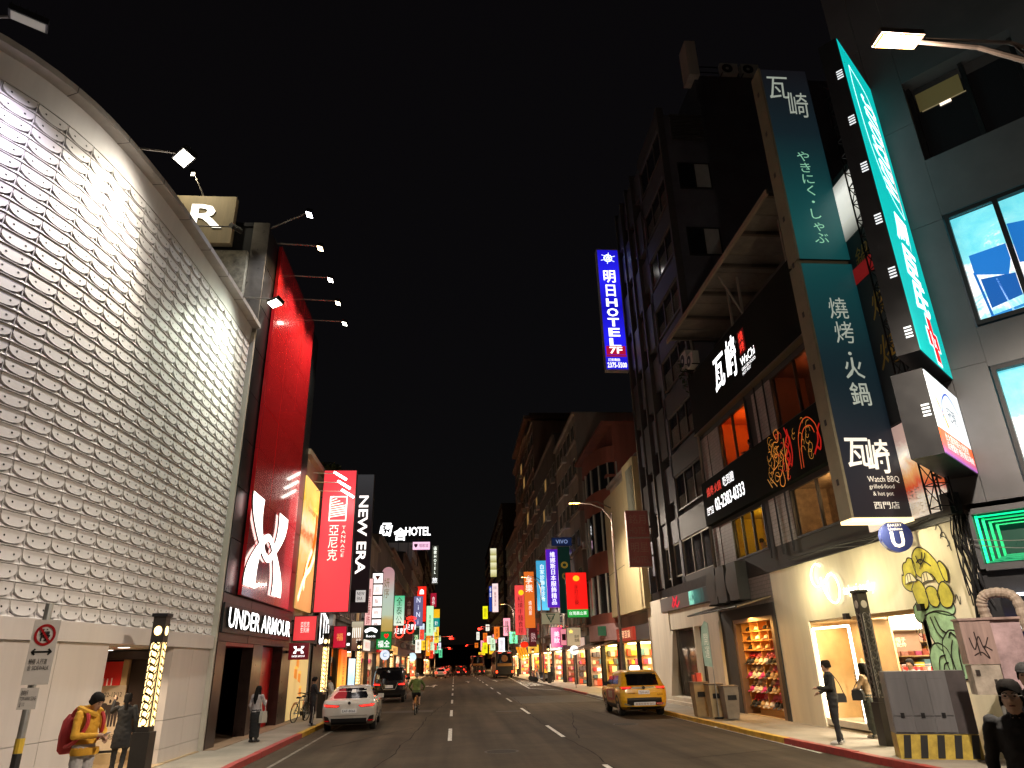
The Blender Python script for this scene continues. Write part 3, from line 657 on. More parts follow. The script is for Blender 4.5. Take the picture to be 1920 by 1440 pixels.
def ac_unit(label, p, U=(0,-1,0), N=(-1,0,0), w_=.8, h=.6, d=.3, dark=False):
    t = thing('air_conditioner', label, 'air conditioner', p, group='air conditioners'); U, N = Vector(U), Vector(N)
    B().obox(p, U, Z, N, -w_/2, w_/2, 0, h, 0, d).make('casing', acf if dark else AC, t)
    c = Vector(p)+U*(-w_*.12)+Z*h/2+N*(d+.004); b = B()
    for i in range(16):
        a0, a1 = 2*math.pi*i/16, 2*math.pi*(i+1)/16
        b.face([c+U*(math.cos(a)*r)+Z*(math.sin(a)*r) for r, a in ((.1,a0),(h*.42,a0),(h*.42,a1),(.1,a1))])
    b.make('fan_grille', black_steel if not dark else mat('dark_fan',(.05,.045,.04),.5), t)
    B().obox(p, U, Z, N, -w_/2, -w_/2+.05, -.04, 0, 0, d+.05).make('foot', black_steel, t); B().obox(p, U, Z, N, w_/2-.05, w_/2, -.04, 0, 0, d+.05).make('foot', black_steel, t)
ac_unit('outdoor air conditioner on the terrace edge near the canopy end', (FX-.1,27.2,14.0)); ac_unit('outdoor air conditioner hanging by the potted vines', (FX-.1,28.0,14.3), h=.7)
for i, (y, lab) in enumerate(((27.9,'tall black air conditioner at the left end above the cap shop'),(26.9,'tall black air conditioner second above the cap shop'),(25.7,'tall black air conditioner nearest the lettered shop wall'))):
    ac_unit(lab, (FX-.02,y,4.0), w_=.9, h=1.35, d=.42, dark=True)
# vines and rooftop weeds
def leaf_clump(parent, name, c, rad, n, m, size=.09, seed=1):
    rnd = random.Random(seed); b = B()
    for _ in range(n):
        v = Vector((rnd.gauss(0,1), rnd.gauss(0,1), rnd.gauss(0,1))); v = v.normalized()*rnd.random()**.4
        p = Vector(c)+Vector((v.x*rad[0], v.y*rad[1], v.z*rad[2])); d = Vector((rnd.gauss(0,1), rnd.gauss(0,1), rnd.gauss(0,.7))).normalized(); e = d.orthogonal().normalized(); s = size*rnd.uniform(.6,1.3)
        b.face([p-d*s, p+e*s*.45, p+d*s, p-e*s*.45])
    o = b.make(name, m, parent); o['kind'] = 'stuff'; return o
leafm = mat('leaf_green', (.05,.09,.025), .6, var=.3)
t = thing('hanging_vine', 'small leafy plant hanging at the canopy end over the dark building corner', 'plant', (FX-.2,28.2,13.2))
leaf_clump(t,'leaves',(FX-.2,28.3,14.2),(.35,.4,1.0),260,leafm,.1,3); pipe(t,[(FX-.1,28.3,13.2),(FX-.2,28.3,15.1)],.02,pm,'stem')
t = thing('rooftop_weed', 'small weed growing on the canopy roof edge', 'plant', (FX-.5,25,15.8)); leaf_clump(t,'leaves',(FX-.5,25,16.1),(.25,.3,.35),120,leafm,.08,5); pipe(t,[(FX-.5,25,15.8),(FX-.5,25,16.2)],.015,pm,'stem')

# tall two-part projecting sign
TS = thing('tall_projecting_sign', 'very tall teal and navy projecting sign with brush lettering', 'sign', (9.85,15.2,5.0))
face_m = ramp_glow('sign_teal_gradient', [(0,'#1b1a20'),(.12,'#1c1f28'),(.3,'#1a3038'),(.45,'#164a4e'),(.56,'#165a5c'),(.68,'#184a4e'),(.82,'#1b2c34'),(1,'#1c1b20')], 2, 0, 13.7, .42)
edge_m = mat('sign_edge_brown', (.16,.14,.09), .5, var=.15)
for z0, z1 in ((5.0,11.8),(11.95,18.65)):
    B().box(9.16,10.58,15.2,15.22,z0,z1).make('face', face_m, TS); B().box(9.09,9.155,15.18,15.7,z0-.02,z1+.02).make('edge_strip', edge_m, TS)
    B().box(9.16,10.58,15.225,15.69,z0,z1).make('carcass', black_steel, TS)
B().box(9.12,10.62,15.3,15.6,11.8,11.95).make('joint_strip', edge_m, TS); B().box(9.1,10.6,15.19,15.7,4.9,4.98).make('bottom_light_strip', glow('#ffe8b0',1.5), TS); lamp('AREA', TS, (9.6,15.45,4.88), 75, (1,.86,.52), (1.0,.4), (10.3,15.9,0))
for z in (6.5,10,14,17): B().box(10.58,FX+.05,15.4,15.48,z,z+.08).make('bracket', black_steel, TS)
for k in range(9): B().box(9.085,9.09,15.4,15.5,5.8+1.5*k,5.95+1.5*k).make('edge_clip', black_steel, TS)
cr = glow('#a8b0a4', .6)
def ft(s, x, z, h, wd=None, m=cr, **k): return text(TS, 'lettering', s, (x,15.2,z), X, Z, h, m, wd=wd, depth=.006, **k)
ft('瓦',9.62,17.95,.85,.65,bold=0,shear=.1,each=True); ft('崎',10.12,17.3,.95,.62,bold=0,shear=.1,each=True)
ft('やきにく・しゃぶ',9.9,14.0,3.1,.4,m=glow('#86c4a4',.7),vertical=True,each=True)
ft('燒',9.92,10.45,.62,.5,bold=0,each=True); ft('烤',9.94,9.75,.62,.5,bold=0,each=True); ft('・',9.96,9.15,.1,each=True); ft('火',9.98,8.75,.58,.5,bold=.01,each=True); ft('鍋',9.99,8.05,.62,.5,bold=.01,each=True)
ft('瓦',9.6,6.55,.72,.6,m=glow('#d8d4c8',.8),bold=.015,shear=.1,each=True); ft('崎',10.08,6.45,.85,.6,m=glow('#d8d4c8',.8),bold=.015,shear=.1,each=True)
ft('Watch BBQ',10.08,5.88,.17,.78,m=glow('#cfcabb',.8)); ft('grilled-food',10.0,5.7,.13,.62,m=glow('#cfcabb',.7)); ft('& hot pot',10.0,5.53,.13,.5,m=glow('#cfcabb',.7)); ft('西門店',10.02,5.27,.17,.62,m=glow('#cfcabb',.8))

# painted corner panel with yellow brush strokes, food photo below
CPn = thing('painted_panel', 'dark wall panel with yellow brush characters behind the steel mast', 'sign', (FX-.1,15,5))
B().box(FX-.12,FX-.05,13.95,17.0,7.2,14.5).make('board', mat('panel_black',(.03,.03,.032),.5), CPn)
yl = print_('#b8902c')
for ch, y, z, h in (('鍋',14.7,11.75,.6),('燒',14.4,10.3,.8),('烤',14.5,9.0,.85),('鮮',14.25,7.8,.7)): text(CPn,'letter',ch,(FX-.125,y,z),-Y,Z,h,yl,bold=0,shear=.2,each=True)
B().box(FX-.13,FX-.12,14.1,16.2,12.5,14.3).make('lit_white_sheet', ramp_glow('white_sheet',[(0,'#3a3a34'),(.35,'#d8d8cc'),(.7,'#f4f4ea'),(1,'#4a4a44')],2,7.4,9.5,.8), CPn)  # bright lit patch of white wall painted as a glowing gradient
B().box(FX-.13,FX-.12,14.3,15.2,11.15,11.6).make('red_block', glow('#7a1010',.5), CPn)
B().box(FX-.12,FX-.05,13.95,17.0,4.95,7.15).make('food_photo', ramp_glow('food_photo',[(0,'#d8b8a0'),(.35,'#e8dcc8'),(.5,'#c84a28'),(.62,'#e0a060'),(.8,'#f0e8d8'),(1,'#b8988c')],2,.0,2.4,.7,wob=1.2), CPn)
rt(CPn,'lettering','美味超值\n火鍋吃到飽',14.8,5.3,.6,print_('#f4f0e8'),1.2,x=FX-.125)
# steel lattice mast
LM = thing('lattice_mast', 'black steel lattice mast between the two tall projecting signs', 'mast', (10.25,13.7,4.8))
for dx in (-.17,.17):
    for dy in (-.17,.17): pipe(LM,[(10.25+dx,13.7+dy,4.8),(10.25+dx,13.7+dy,16.6)],.022,black_steel,'chord',6)
b = B()
for k in range(24):
    z = 4.9+.49*k
    for a, c in (((-.17,-.17),(.17,-.17)),((.17,-.17),(.17,.17)),((-.17,.17),(.17,.17)),((-.17,-.17),(-.17,.17))):
        b.tube([(10.25+a[0],13.7+a[1],z),(10.25+c[0],13.7+c[1],z)],.014,4)
        b.tube([(10.25+a[0],13.7+a[1],z if k % 2 else z+.49),(10.25+c[0],13.7+c[1],z+.49 if k % 2 else z)],.012,4)
b.make('lattice', black_steel, LM)['kind'] = 'stuff'
for z in (5.6,7.6,9.8,12.5,15.5): pipe(LM,[(10.25,13.7,z),(FX+.05,14.1,z)],.03,black_steel,'wall_tie'); pipe(LM,[(10.1,13.6,z+.2),(9.7,12.6,z+.3)],.025,black_steel,'sign_tie')

# ---- lettered shop with graffiti
TT = thing('lettered_shop', 'cream walled corner shop with neon monogram and open lit doorway', 'shop', (12,18.5,HS))
cream = mat('cream_render', (.78,.71,.55), .6, var=.14, scale=1.3, bump=.15, streak=True)
for y0, y1, z0, z1 in ((21.3,23.45,HS,4.72),(15.9,21.3,3.02,4.72),(13.95,15.9,HS,4.72)):
    B().box(FX,FX+.25,y0,y1,z0,z1).make('wall', cream, TT)
B().box(FX-.06,FX+.3,13.9,23.5,4.7,4.8).make('top_ledge', black_steel, TT)
B().box(FX+.26,15.5,13.95,23.45,4.3,4.4).make('ceiling', mat('shop_white',(.75,.7,.6),.6), TT)
B().box(15.4,15.5,13.95,23.4,HS,4.3).make('rear_wall', mat('shop_rear',(.6,.48,.32),.6), TT); B().box(FX+.25,15.4,13.95,14.05,HS,4.3).make('side_wall', mat('shop_white',(.7,.6,.45),.6), TT); B().box(FX+.25,15.4,23.3,23.44,HS,4.3).make('side_wall', mat('shop_white',(.7,.6,.45),.6), TT)
B().box(FX+.01,15.4,14.05,23.3,HS,HS+.03).make('shop_floor', mat('shop_floor',(.5,.4,.25),.35), TT)
# showcase
oak = mat('showcase_oak', (.62,.42,.2), .55, var=.12)
SC = thing('display_case', 'tall lit display case framed by white light strips beside the shop door', 'display case', (FX+.5,20.2,.3))
B().box(FX+.05,FX+1.2,19.05,21.3,.2,.36).make('plinth', mat('plinth_white',(.7,.62,.5),.5), SC); B().box(FX+1.15,FX+1.2,19.05,21.3,.36,3.0).make('back_panel', oak, SC)
B().box(FX+.05,FX+1.15,21.24,21.3,.36,3.0).make('side_panel', oak, SC); B().box(FX+.05,FX+1.15,19.05,19.07,.36,3.0).make('glass_side', mat('clear_pane',(.02,.02,.02),.03,var=0,alpha=.08,spec=.6), SC); B().box(FX+.05,FX+1.15,19.1,21.24,2.94,3.0).make('top_panel', oak, SC)
led = glow('#fff4dc', 6)
for y0, y1, z0, z1 in ((21.12,21.18,.4,2.8),(19.12,19.18,.4,2.8),(19.18,21.12,2.76,2.82)): B().box(FX+.0,FX+.05,y0,y1,z0,z1).make('light_strip', led, SC)
lamp('AREA', SC, (FX+.5,20.2,2.9), 36, (1,.75,.42), (.6,1.6), (FX+.5,20.2,0))
MQ = thing('mannequin', 'mannequin in a striped top and long brown skirt in the display case', 'mannequin', (FX+.55,19.7,.36))
def ring(c, rx, ry, n=14): return [(c[0]+rx*math.cos(2*math.pi*i/n), c[1]+ry*math.sin(2*math.pi*i/n), c[2]) for i in range(n)]
q = (FX+.55,19.75)
B().loft([ring((*q,.45),.24,.24),ring((*q,.9),.2,.22),ring((*q,1.25),.15,.17),ring((*q,1.38),.13,.15)]).make('skirt', mat('skirt_brown',(.2,.13,.07),.8), MQ, smooth=True)
stripe_m = ramp_glow('striped_knit', [(0,'#c8a884'),(.49,'#c8a884'),(.5,'#4a2418'),(1,'#4a2418')], 2, 0, .12, 0)
def stripes(m, scale):
    t = m.node_tree; p = t.nodes['Principled BSDF']; tc = t.nodes.new('ShaderNodeTexCoord'); wv = t.nodes.new('ShaderNodeTexWave'); wv.bands_direction = 'Z'; wv.inputs['Scale'].default_value = scale; wv.inputs['Distortion'].default_value = 1.2
    cr_ = t.nodes.new('ShaderNodeValToRGB'); cr_.color_ramp.interpolation = 'CONSTANT'; cr_.color_ramp.elements[0].color = (.55,.42,.28,1); cr_.color_ramp.elements[1].position = .55; cr_.color_ramp.elements[1].color = (.09,.03,.02,1)
    t.links.new(tc.outputs['Object'], wv.inputs[0]); t.links.new(wv.outputs[0], cr_.inputs[0]); t.links.new(cr_.outputs[0], p.inputs['Base Color'])
sm = mat('knit_stripes', (.5,.4,.3), .85, var=0); stripes(sm, 4)
B().loft([ring((*q,1.3),.16,.19),ring((*q,1.5),.18,.21),ring((*q,1.72),.17,.23),ring((*q,1.84),.07,.09)]).make('top', sm, MQ, smooth=True)
for s in (-1,1): B().tube([(q[0],q[1]+s*.2,1.76),(q[0]-.04,q[1]+s*.28,1.55),(q[0]-.1,q[1]+s*.22,1.3)],[.075,.085,.06],8).make('sleeve', sm, MQ, smooth=True)
B().loft([ring((*q,1.84),.05,.05),ring((*q,1.92),.045,.045),ring((*q,1.95),.02,.02)]).make('neck_cap', oak, MQ, smooth=True)
B().cyl((*q,.36),(*q,.5),.02).make('stand', galv, MQ)
# open doorway: white light box, shelves and hanging clothes
LP = thing('ceiling_light_box', 'bright white light box hanging inside the shop doorway', 'light', (12.6,17.2,2.9))
B().box(11.95,13.6,20.3,20.35,2.7,3.12).make('face', glow('#fff6e4', 3.0), LP); B().box(11.93,13.62,20.36,20.5,2.68,3.14).make('housing', mat('shop_white',(.7,.65,.6),.6), LP)
lamp('AREA', LP, (12.1,17.6,4.2), 620, (1,.86,.62), (1.8,1.8), (12.1,17.6,0)); lamp('AREA', LP, (13.6,18.4,4.2), 260, (1,.86,.62), (1.8,1.8), (13.6,18.4,0))
B().box(FX+.1,FX+.2,15.9,19.0,2.92,3.02).make('door_head', oak, TT)
B().box(FX+.0,FX+.3,15.75,15.92,HS,3.0).make('door_jamb', mat('jamb_cream',(.7,.6,.42),.5), TT)
SH = thing('goods_shelf', 'tall shop shelf crowded with colourful folded goods inside the doorway', 'shelf', (13.5,21.8,HS))
B().box(11.95,15.3,22.0,22.05,HS,2.6).make('back', mat('shelf_brown',(.2,.12,.08),.6), SH)
for k in range(6): B().box(11.95,15.3,21.6,22.0,.35+.4*k,.38+.4*k).make('shelf_board', oak, SH)
gm = [mat('goods_%d' % i, c, .7, var=.2, scale=9) for i, c in enumerate(((.6,.05,.06),(.7,.5,.05),(.5,.08,.2),(.1,.09,.1),(.65,.6,.5),(.35,.08,.05),(.1,.2,.25),(.7,.35,.3)))]
rnd = random.Random(4); b = B()
for k in range(6):
    y = 12.0
    while y < 15.1:
        w_ = rnd.uniform(.14,.34); h = rnd.uniform(.14,.3); b.cur = rnd.randrange(8); b.box(y,y+w_*.9,21.62+rnd.uniform(0,.1),21.98,.381+.4*k,.381+.4*k+h); y += w_
b.make('folded_goods', gm, SH)['kind'] = 'stuff'
RK = thing('clothes_rail', 'clothes rail with hanging cream and red garments inside the shop', 'clothes rail', (13.2,19.6,HS))
pipe(RK,[(12.3,19.6,HS),(12.3,19.6,1.75),(14.5,19.6,1.75),(14.5,19.6,HS)],.02,galv,'rail')
for i in range(13):
    y = 12.45+.155*i; B().obox((y,19.6,1.7), Y, Z, X, -.24, .24, -.85-.1*rnd.random(), 0, -.04, .04).make('garment', gm[rnd.choice((0,1,4,4,7,5))], RK)
text(TT,'lettering','上衣\n外套',(12.15,20.52,2.35),X,Z,.26,print_('#f0e0c0'),wd=.3); text(TT,'lettering','帽子\n配件',(13.0,20.52,2.35),X,Z,.26,print_('#f0e0c0'),wd=.3)
B().box(11.95,13.6,20.53,20.58,2.1,2.66).make('hanging_board', mat('shelf_brown',(.2,.12,.08),.6), TT)
for y in (19.0,15.75): B().box(FX-.12,FX+.02,y-.08,y+.08,2.95,3.1).make('door_sensor', black_steel, TT)
# neon monogram and script
NM = thing('neon_monogram', 'white neon monogram of two crossed loops on the cream wall', 'sign', (FX-.1,19.8,3.4))
mono1 = [(.55,1.02),(.38,1.12),(.15,1.0),(.06,.75),(.18,.52),(.42,.5),(.75,.66),(1.0,.78)]
mono2 = [(.5,.72),(.55,.4),(.72,.1),(.95,-.02),(1.15,.1),(1.22,.38),(1.12,.66),(.9,.76),(.72,.62),(.66,.3),(.76,.05)]
neon = glow('#fffbe6', 3.2)
for ln in (mono1, mono2): B().tube([(FX-.09, 20.55-p[0]*1.25, 3.42+p[1]*1.02) for p in smooth2(ln,8)], .02, 6).make('neon_tube', neon, NM)
lamp('POINT', NM, (FX-.9,20.4,3.9), 75, (1,.86,.5), .2)
NS = thing('neon_script', 'small white neon script lettering right of the monogram', 'sign', (FX-.1,18.1,3.6))
text(NS,'lettering','taipei today',(FX-.07,18.1,3.66),-Y,Z,.32,neon,wd=1.55,bold=0,shear=.25)
lamp('POINT', NS, (FX-.9,17.6,3.8), 55, (1,.86,.5), .2)
RD = thing('round_wall_sign', 'round navy sign with a white letter U on the shop wall corner', 'sign', (FX-.5,15.45,4.3))
pipe(RD,[(FX,15.75,4.55),(FX-.45,15.55,4.55)],.03,black_steel,'bracket'); B().cyl((FX-.48,15.5,4.58),(FX-.5,15.36,4.58),.36,n=28).make('disc', mat('sign_navy',(.02,.03,.12),.4,em='#141a52',es=.5,var=0), RD)
UU = Vector((.99,-.14,0)); text(RD,'letter','U',(FX-.5,15.36,4.5),UU,Z,.36,glow('#f0e8dc',.9),wd=.3,bold=.03,depth=.01,each=True); text(RD,'lettering','BAKERY\nUoshima',(FX-.5,15.36,4.79),UU,Z,.15,glow('#f0e8dc',.9),wd=.32,depth=.01)
# graffiti
GR = thing('graffiti', 'yellow bubble graffiti above green bubble graffiti on the cream wall', 'graffiti', (FX-.02,15,1.6))
def blob(parent, name, O, pts, fill, out, d=.006, r=.028):
    P = smooth2(pts+[pts[0]], 6)
    B().face([(FX-d, O[0]-p[0], O[1]+p[1]) for p in P[:-1]]).make(name, fill, parent)
    strokes(parent, name+'_outline', (FX, O[0], O[1]), -Y, Z, [pts+[pts[0]]], out, r*.55, d+.003)
gy_, gg_, gk = mat('spray_yellow',(.62,.56,.08),.8,var=.3,scale=2.5), mat('spray_green',(.34,.56,.34),.8,var=.3,scale=2.5), print_('#12120e')
O = (16.3, 2.95)
for i, pts in enumerate(([(.05,.85),(.0,.65),(.12,.5),(.35,.45),(.5,.6),(.6,.95),(.55,1.15),(.4,1.2),(.3,1.12),(.2,1.1),(.12,1.0),(.12,.85)],[(.55,1.05),(.6,1.25),(.85,1.38),(1.15,1.25),(1.4,.95),(1.5,.6),(1.3,.5),(1.1,.75),(.8,.7),(.6,.8)],[(.3,.5),(.4,.15),(.6,.02),(.78,.12),(.8,.4),(.7,.62),(.5,.68)],[(.78,.4),(.85,.12),(1.05,.05),(1.2,.18),(1.15,.42),(1.0,.5),(.85,.48)],[(1.15,.3),(1.25,.05),(1.5,.02),(1.65,.2),(1.6,.42),(1.45,.55),(1.3,.5)],[(1.42,.95),(1.52,.98),(1.66,.78),(1.62,.55),(1.5,.6)])):
    blob(GR, 'yellow_bubble', O, pts, gy_, gk, .006+.003*i)
for c in ((.35,.72),(.95,.68)):
    pts = [(c[0]-.2,c[1]-.1),(c[0]-.12,c[1]+.1),(c[0]+.08,c[1]+.12),(c[0]+.22,c[1]-.06),(c[0],c[1]-.06)]
    blob(GR, 'teeth', O, pts, print_('#e8dcb8'), gk, .032, .02)
    strokes(GR,'tooth_lines',(FX,O[0],O[1]),-Y,Z,[[(c[0]-.08,c[1]-.08),(c[0]-.06,c[1]+.1)],[(c[0]+.04,c[1]-.06),(c[0]+.04,c[1]+.12)]],gk,.012,.04)
strokes(GR,'crossed_eyes',(FX,O[0],O[1]),-Y,Z,[[(.75,1.2),(.85,1.0),(1.05,1.12),(1.1,1.22)],[(.72,1.05),(.9,1.1),(1.2,.92)],[(.8,.9),(.95,1.15),(1.0,1.25)]],gk,.016,.036)
O = (16.2, 1.5)
for i, pts in enumerate(([(.1,1.55),(.1,1.3),(.3,1.2),(.5,1.35),(.8,1.4),(1.3,1.3),(1.5,1.4),(1.4,1.65),(.9,1.72),(.4,1.7)],[(.45,1.35),(.5,.9),(.75,.6),(1.0,.7),(1.3,.9),(1.5,1.1),(1.35,1.32),(.9,1.42)],[(.3,.5),(.3,.2),(.5,.02),(.9,.02),(1.0,.3),(.95,.6),(.7,.75),(.45,.7)],[(.85,.8),(.8,.5),(.95,.05),(1.3,.02),(1.6,.1),(1.6,.5),(1.45,.9),(1.15,1.0)])):
    blob(GR, 'green_bubble', O, pts, gg_, gk, .006+.003*i)
strokes(GR,'green_lines',(FX,O[0],O[1]),-Y,Z,[[(.65,1.3),(.75,1.0),(.9,.85)],[(.8,1.3),(.9,1.05),(1.05,.95)],[(.55,.2),(.65,.45),(.85,.5)],[(.65,.05),(.75,.3),(.9,.35)],[(1.1,.1),(1.05,.5),(1.2,.8)],[(1.3,.1),(1.3,.5),(1.4,.75)],[(1.1,.85),(1.2,.95),(1.35,.85)]],gk,.018,.03)
strokes(GR,'tag_scribble',(FX,O[0],O[1]),-Y,Z,[[(0,1.0),(.05,1.15),(.15,1.05),(.08,.95),(.2,.9),(.22,1.1)],[(.05,.8),(.15,.7),(.2,.85),(.25,.6)],[(1.55,1.55),(1.65,1.7),(1.7,1.5),(1.75,1.65)],[(1.5,3.1),(1.6,3.2),(1.7,3.05),(1.62,2.95),(1.75,2.9),(1.85,2.75),(1.75,2.7)],[(1.6,2.9),(1.75,3.0),(1.85,2.6)]],gk,.012,.012)
# ---- cap shop
CS = thing('cap_shop', 'narrow black fronted cap shop with a glowing orange shelf', 'shop', (11.8,25.5,HS))
B().box(FX-.04,FX+.3,27.3,28.5,HS,3.75).make('black_pier', wallm, CS); B().box(FX-.04,FX+.3,23.45,23.7,HS,3.75).make('black_pier', wallm, CS); B().box(FX-.04,FX+.3,23.7,27.3,3.36,3.75).make('black_header', wallm, CS)
B().box(FX,12,23.44,28.5,3.72,4.7).make('grille_band', mosaic, CS)
fr = mat('brown_metal_frame', (.2,.13,.09), .4, .4)
for y0, y1, z0, z1 in ((27.08,27.3,HS,3.36),(23.7,23.95,HS,3.36),(23.95,27.08,3.22,3.36)): B().box(FX-.02,FX+.5,y0,y1,z0,z1).make('door_frame', fr, CS)
B().box(13,13.1,23.5,28.5,HS,3.6).make('rear_wall', mat('cap_wood',(.6,.32,.1),.6), CS); B().box(FX+.3,13,23.4,23.5,HS,3.6).make('side_wall', mat('cap_wood',(.6,.32,.1),.6), CS); B().box(FX+.3,13,28.4,28.5,HS,3.6).make('side_wall', mat('cap_wood',(.6,.32,.1),.6), CS); B().box(FX+.3,13,23.5,28.4,3.45,3.55).make('ceiling', mat('cap_wood',(.6,.32,.1),.6), CS)
B().box(FX,13,23.5,28.4,HS,HS+.02).make('shop_floor', mat('shop_floor',(.5,.4,.25),.35), CS)
awn = thing('glass_awning', 'black framed glass awning tilted out over the cap shop', 'awning', (FX-.5,25.5,3.6))
for k in range(6):
    y = 23.6+1.0*k; pipe(awn,[(FX,y,3.95),(FX-1.3,y,3.62)],.03,mat('awning_bar',(.3,.24,.17),.4,.4),'rafter')
pipe(awn,[(FX-1.3,23.5,3.62),(FX-1.3,28.7,3.62)],.03,black_steel,'front_rail')
B().face([(FX,23.5,3.99),(FX-1.32,23.5,3.66),(FX-1.32,28.7,3.66),(FX,28.7,3.99)]).make('sheet', mat('smoked_sheet',(.03,.03,.03),.2,var=0,alpha=.7), awn)
SF = thing('cap_shelf', 'tall glowing orange wooden shelf holding rows of caps', 'shelf', (11.9,25.5,.2))
cw = mat('cap_shelf_wood', (.75,.38,.1), .5, var=.12)
sx0, sx1, sy0, sy1 = 10.85, 11.25, 24.0, 27.05
B().box(sx1,sx1+.04,sy0,sy1,.3,3.3).make('back', cw, SF)
levels = [.42,.9,1.36,1.82,2.28,2.6,2.92]
for z in levels+[3.28]: B().box(sx0,sx1,sy0,sy1,z-.03,z).make('shelf_board', cw, SF)
for k in range(5): B().box(sx0+.05,sx1,sy0+k*.7625-.015,sy0+k*.7625+.015,2.28,3.28).make('divider', cw, SF)
for k in (0,2,4): B().box(sx0+.05,sx1,sy0+k*.7625-.015,sy0+k*.7625+.015,.42,2.25).make('divider', cw, SF)
lamp('AREA', SF, (10.45,25.6,3.3), 190, (1,.52,.13), (.3,3), (11.1,25.6,1.0)); lamp('AREA', SF, (11.9,25.6,3.0), 40, (1,.62,.25), (.5,2.5), (12.2,25.6,0))
def cap_mesh():
    b = B(); rings = []
    for i in range(6):
        a = i/5*math.pi/2; rings.append([(.1*math.cos(a)*math.cos(t*math.pi/6)*1.05+.0, .1*math.cos(a)*math.sin(t*math.pi/6), .01+.105*math.sin(a)) for t in range(12)])
    b.loft(rings, 0); br = []
    for i in range(9):
        t = -math.pi/2+math.pi*i/8; br.append((-.08-.11*math.cos(t), .095*math.sin(t), .012+.012*abs(math.sin(t))-.02*math.cos(t)))
    b.face(br+[(-.06,.09,.02),(-.06,-.09,.02)], 1); return b
CM = {}
capcols = {'white':(.75,.7,.62),'black':(.02,.02,.022),'red':(.55,.03,.05),'pink':(.7,.2,.3),'magenta':(.55,.04,.25),'tan':(.5,.36,.2),'grey':(.2,.19,.18),'cream':(.7,.55,.35)}
place_w = ['eighth','seventh','sixth','fifth','fourth','third','second','first']
def cap(y, z, x, tilt, col, row, idx):
    if col not in CM: CM[col] = cap_mesh().mesh('baseball_cap', [mat('cap_'+col, capcols[col], .8, var=.1), mat('cap_brim_'+col, tuple(c*.6 for c in capcols[col]), .8, var=.1)], None, True)
    o = link('baseball_cap', CM[col], None, (x, y, z)); o.rotation_euler = (0, -tilt, random.uniform(-.2,.2)); o.scale = (1.25,1.35,1.35)
    tag(o, '%s baseball cap, %s from the left in the %s row of the cap shelf' % (col, place_w[idx], row), 'cap', 'caps on the orange shelf')
for r, z in (('top',2.92),('second',2.6),('third',2.28)):
    for k in range(4): cap(sy0+.38+.76*k, z+.02, 11.03, 0, {'top':['white','black','white','black'],'second':['white','white','white','black'],'third':['magenta','tan','cream','black']}[r][k], r, k+4)
for r, z in (('fourth',1.82),('fifth',1.36),('sixth',.9),('bottom',.42)):
    for half, dz, x in (('upper',.24,11.13),('lower',.03,10.97)):
        for k in range(8):
            c = random.Random((3 if half == 'upper' else 5)+k*13+len(r)).choice(['white','red','cream','tan','pink','grey'] if half == 'upper' else ['black','black','tan','white','magenta','black'])
            cap(sy0+.19+.38*k, z+dz, x, .25, c, half+' '+r, k)

# ---- white arcade shop under the dark building
WS = thing('white_arcade', 'white framed arcade entrance with steps and a dark glass window', 'shop', (11.5,34,HS))
wst = mat('arcade_white', (.66,.6,.5), .5, var=.12, streak=True)
B().box(FX-.15,FX+.35,35.2,39.0,HS,4.9).make('pier', wst, WS); B().box(FX-.15,FX+.35,28.5,30.4,HS,3.4).make('pier', wst, WS)
B().box(FX-.1,FX+.35,28.5,35.2,3.35,4.2).make('header', wst, WS); B().box(FX-.1,FX+.2,28.5,38,4.86,5.3).make('upper_ledge', black_steel, WS)
# tapered white window surround
y0, y1 = 31.6, 35.2
for a in (((FX-.5,y1,.3),(FX-.12,y1,3.3),(FX-.12,y1-.35,3.3),(FX-.5,y1-.35,.3)),): B().prism(a, Vector((1,0,0)), 0, .3).make('slanted_jamb', wst, WS)
B().box(FX-.14,FX+.1,31.55,31.7,HS,3.35).make('jamb', wst, WS); B().box(FX-.5,FX+.1,31.6,35.2,.2,.42).make('sill_block', wst, WS)
B().box(FX+.02,FX+.05,31.7,34.85,.42,3.3).make('dark_window', mat('shop_window_dark',(.05,.045,.04),.06,var=0,alpha=.45,spec=.7), WS)
room(WS, FX+.2, 13, 31.7, 35, .4, 3.3, mat('dim_shop',(.15,.1,.06),.7), name='shop_room')
for r in range(7): B().box(12.6,12.65,32,34.6,1.3+.26*r,1.42+.26*r).make('lit_shelf', glow('#d09a48', .55), WS)
b = B()
for i in range(9):
    for r in range(7): b.box(12.5,12.66,32+.3*i,32.03+.3*i,1.3+.26*r,1.5+.26*r)
b.make('shelf_bars', black_steel, WS)['kind'] = 'stuff'
B().box(FX-.3,16,28.5,31.55,HS,.4).make('raised_floor', mat('grey_floor',(.3,.28,.25),.4), WS); B().box(FX-.65,FX-.3,28.6,35.2,HS,.26).make('step', wst, WS)
B().box(13.2,13.3,28.5,31.6,.4,3.4).make('louvred_rear', mat('louvre_dark',(.05,.04,.035),.5), WS)
for k in range(22): B().box(13.14,13.2,28.6,31.5,.6+.125*k,.65+.125*k).make('louvre_slat', mat('louvre_wood',(.2,.15,.11),.5), WS)
B().box(FX+.3,13.2,28.5,31.6,3.4,3.48).make('lobby_ceiling', wst, WS)
lamp('AREA', WS, (12,30,3.3), 30, (1,.85,.65), (1,2), (12,30,0))
PN = thing('illustrated_banner', 'long dark banner with red and teal monster artwork above the arcade', 'sign', (FX-.2,32,4.2))
B().box(FX-.2,FX-.11,28.6,36.2,4.22,4.85).make('board', mat('banner_grey',(.12,.11,.11),.5), PN)
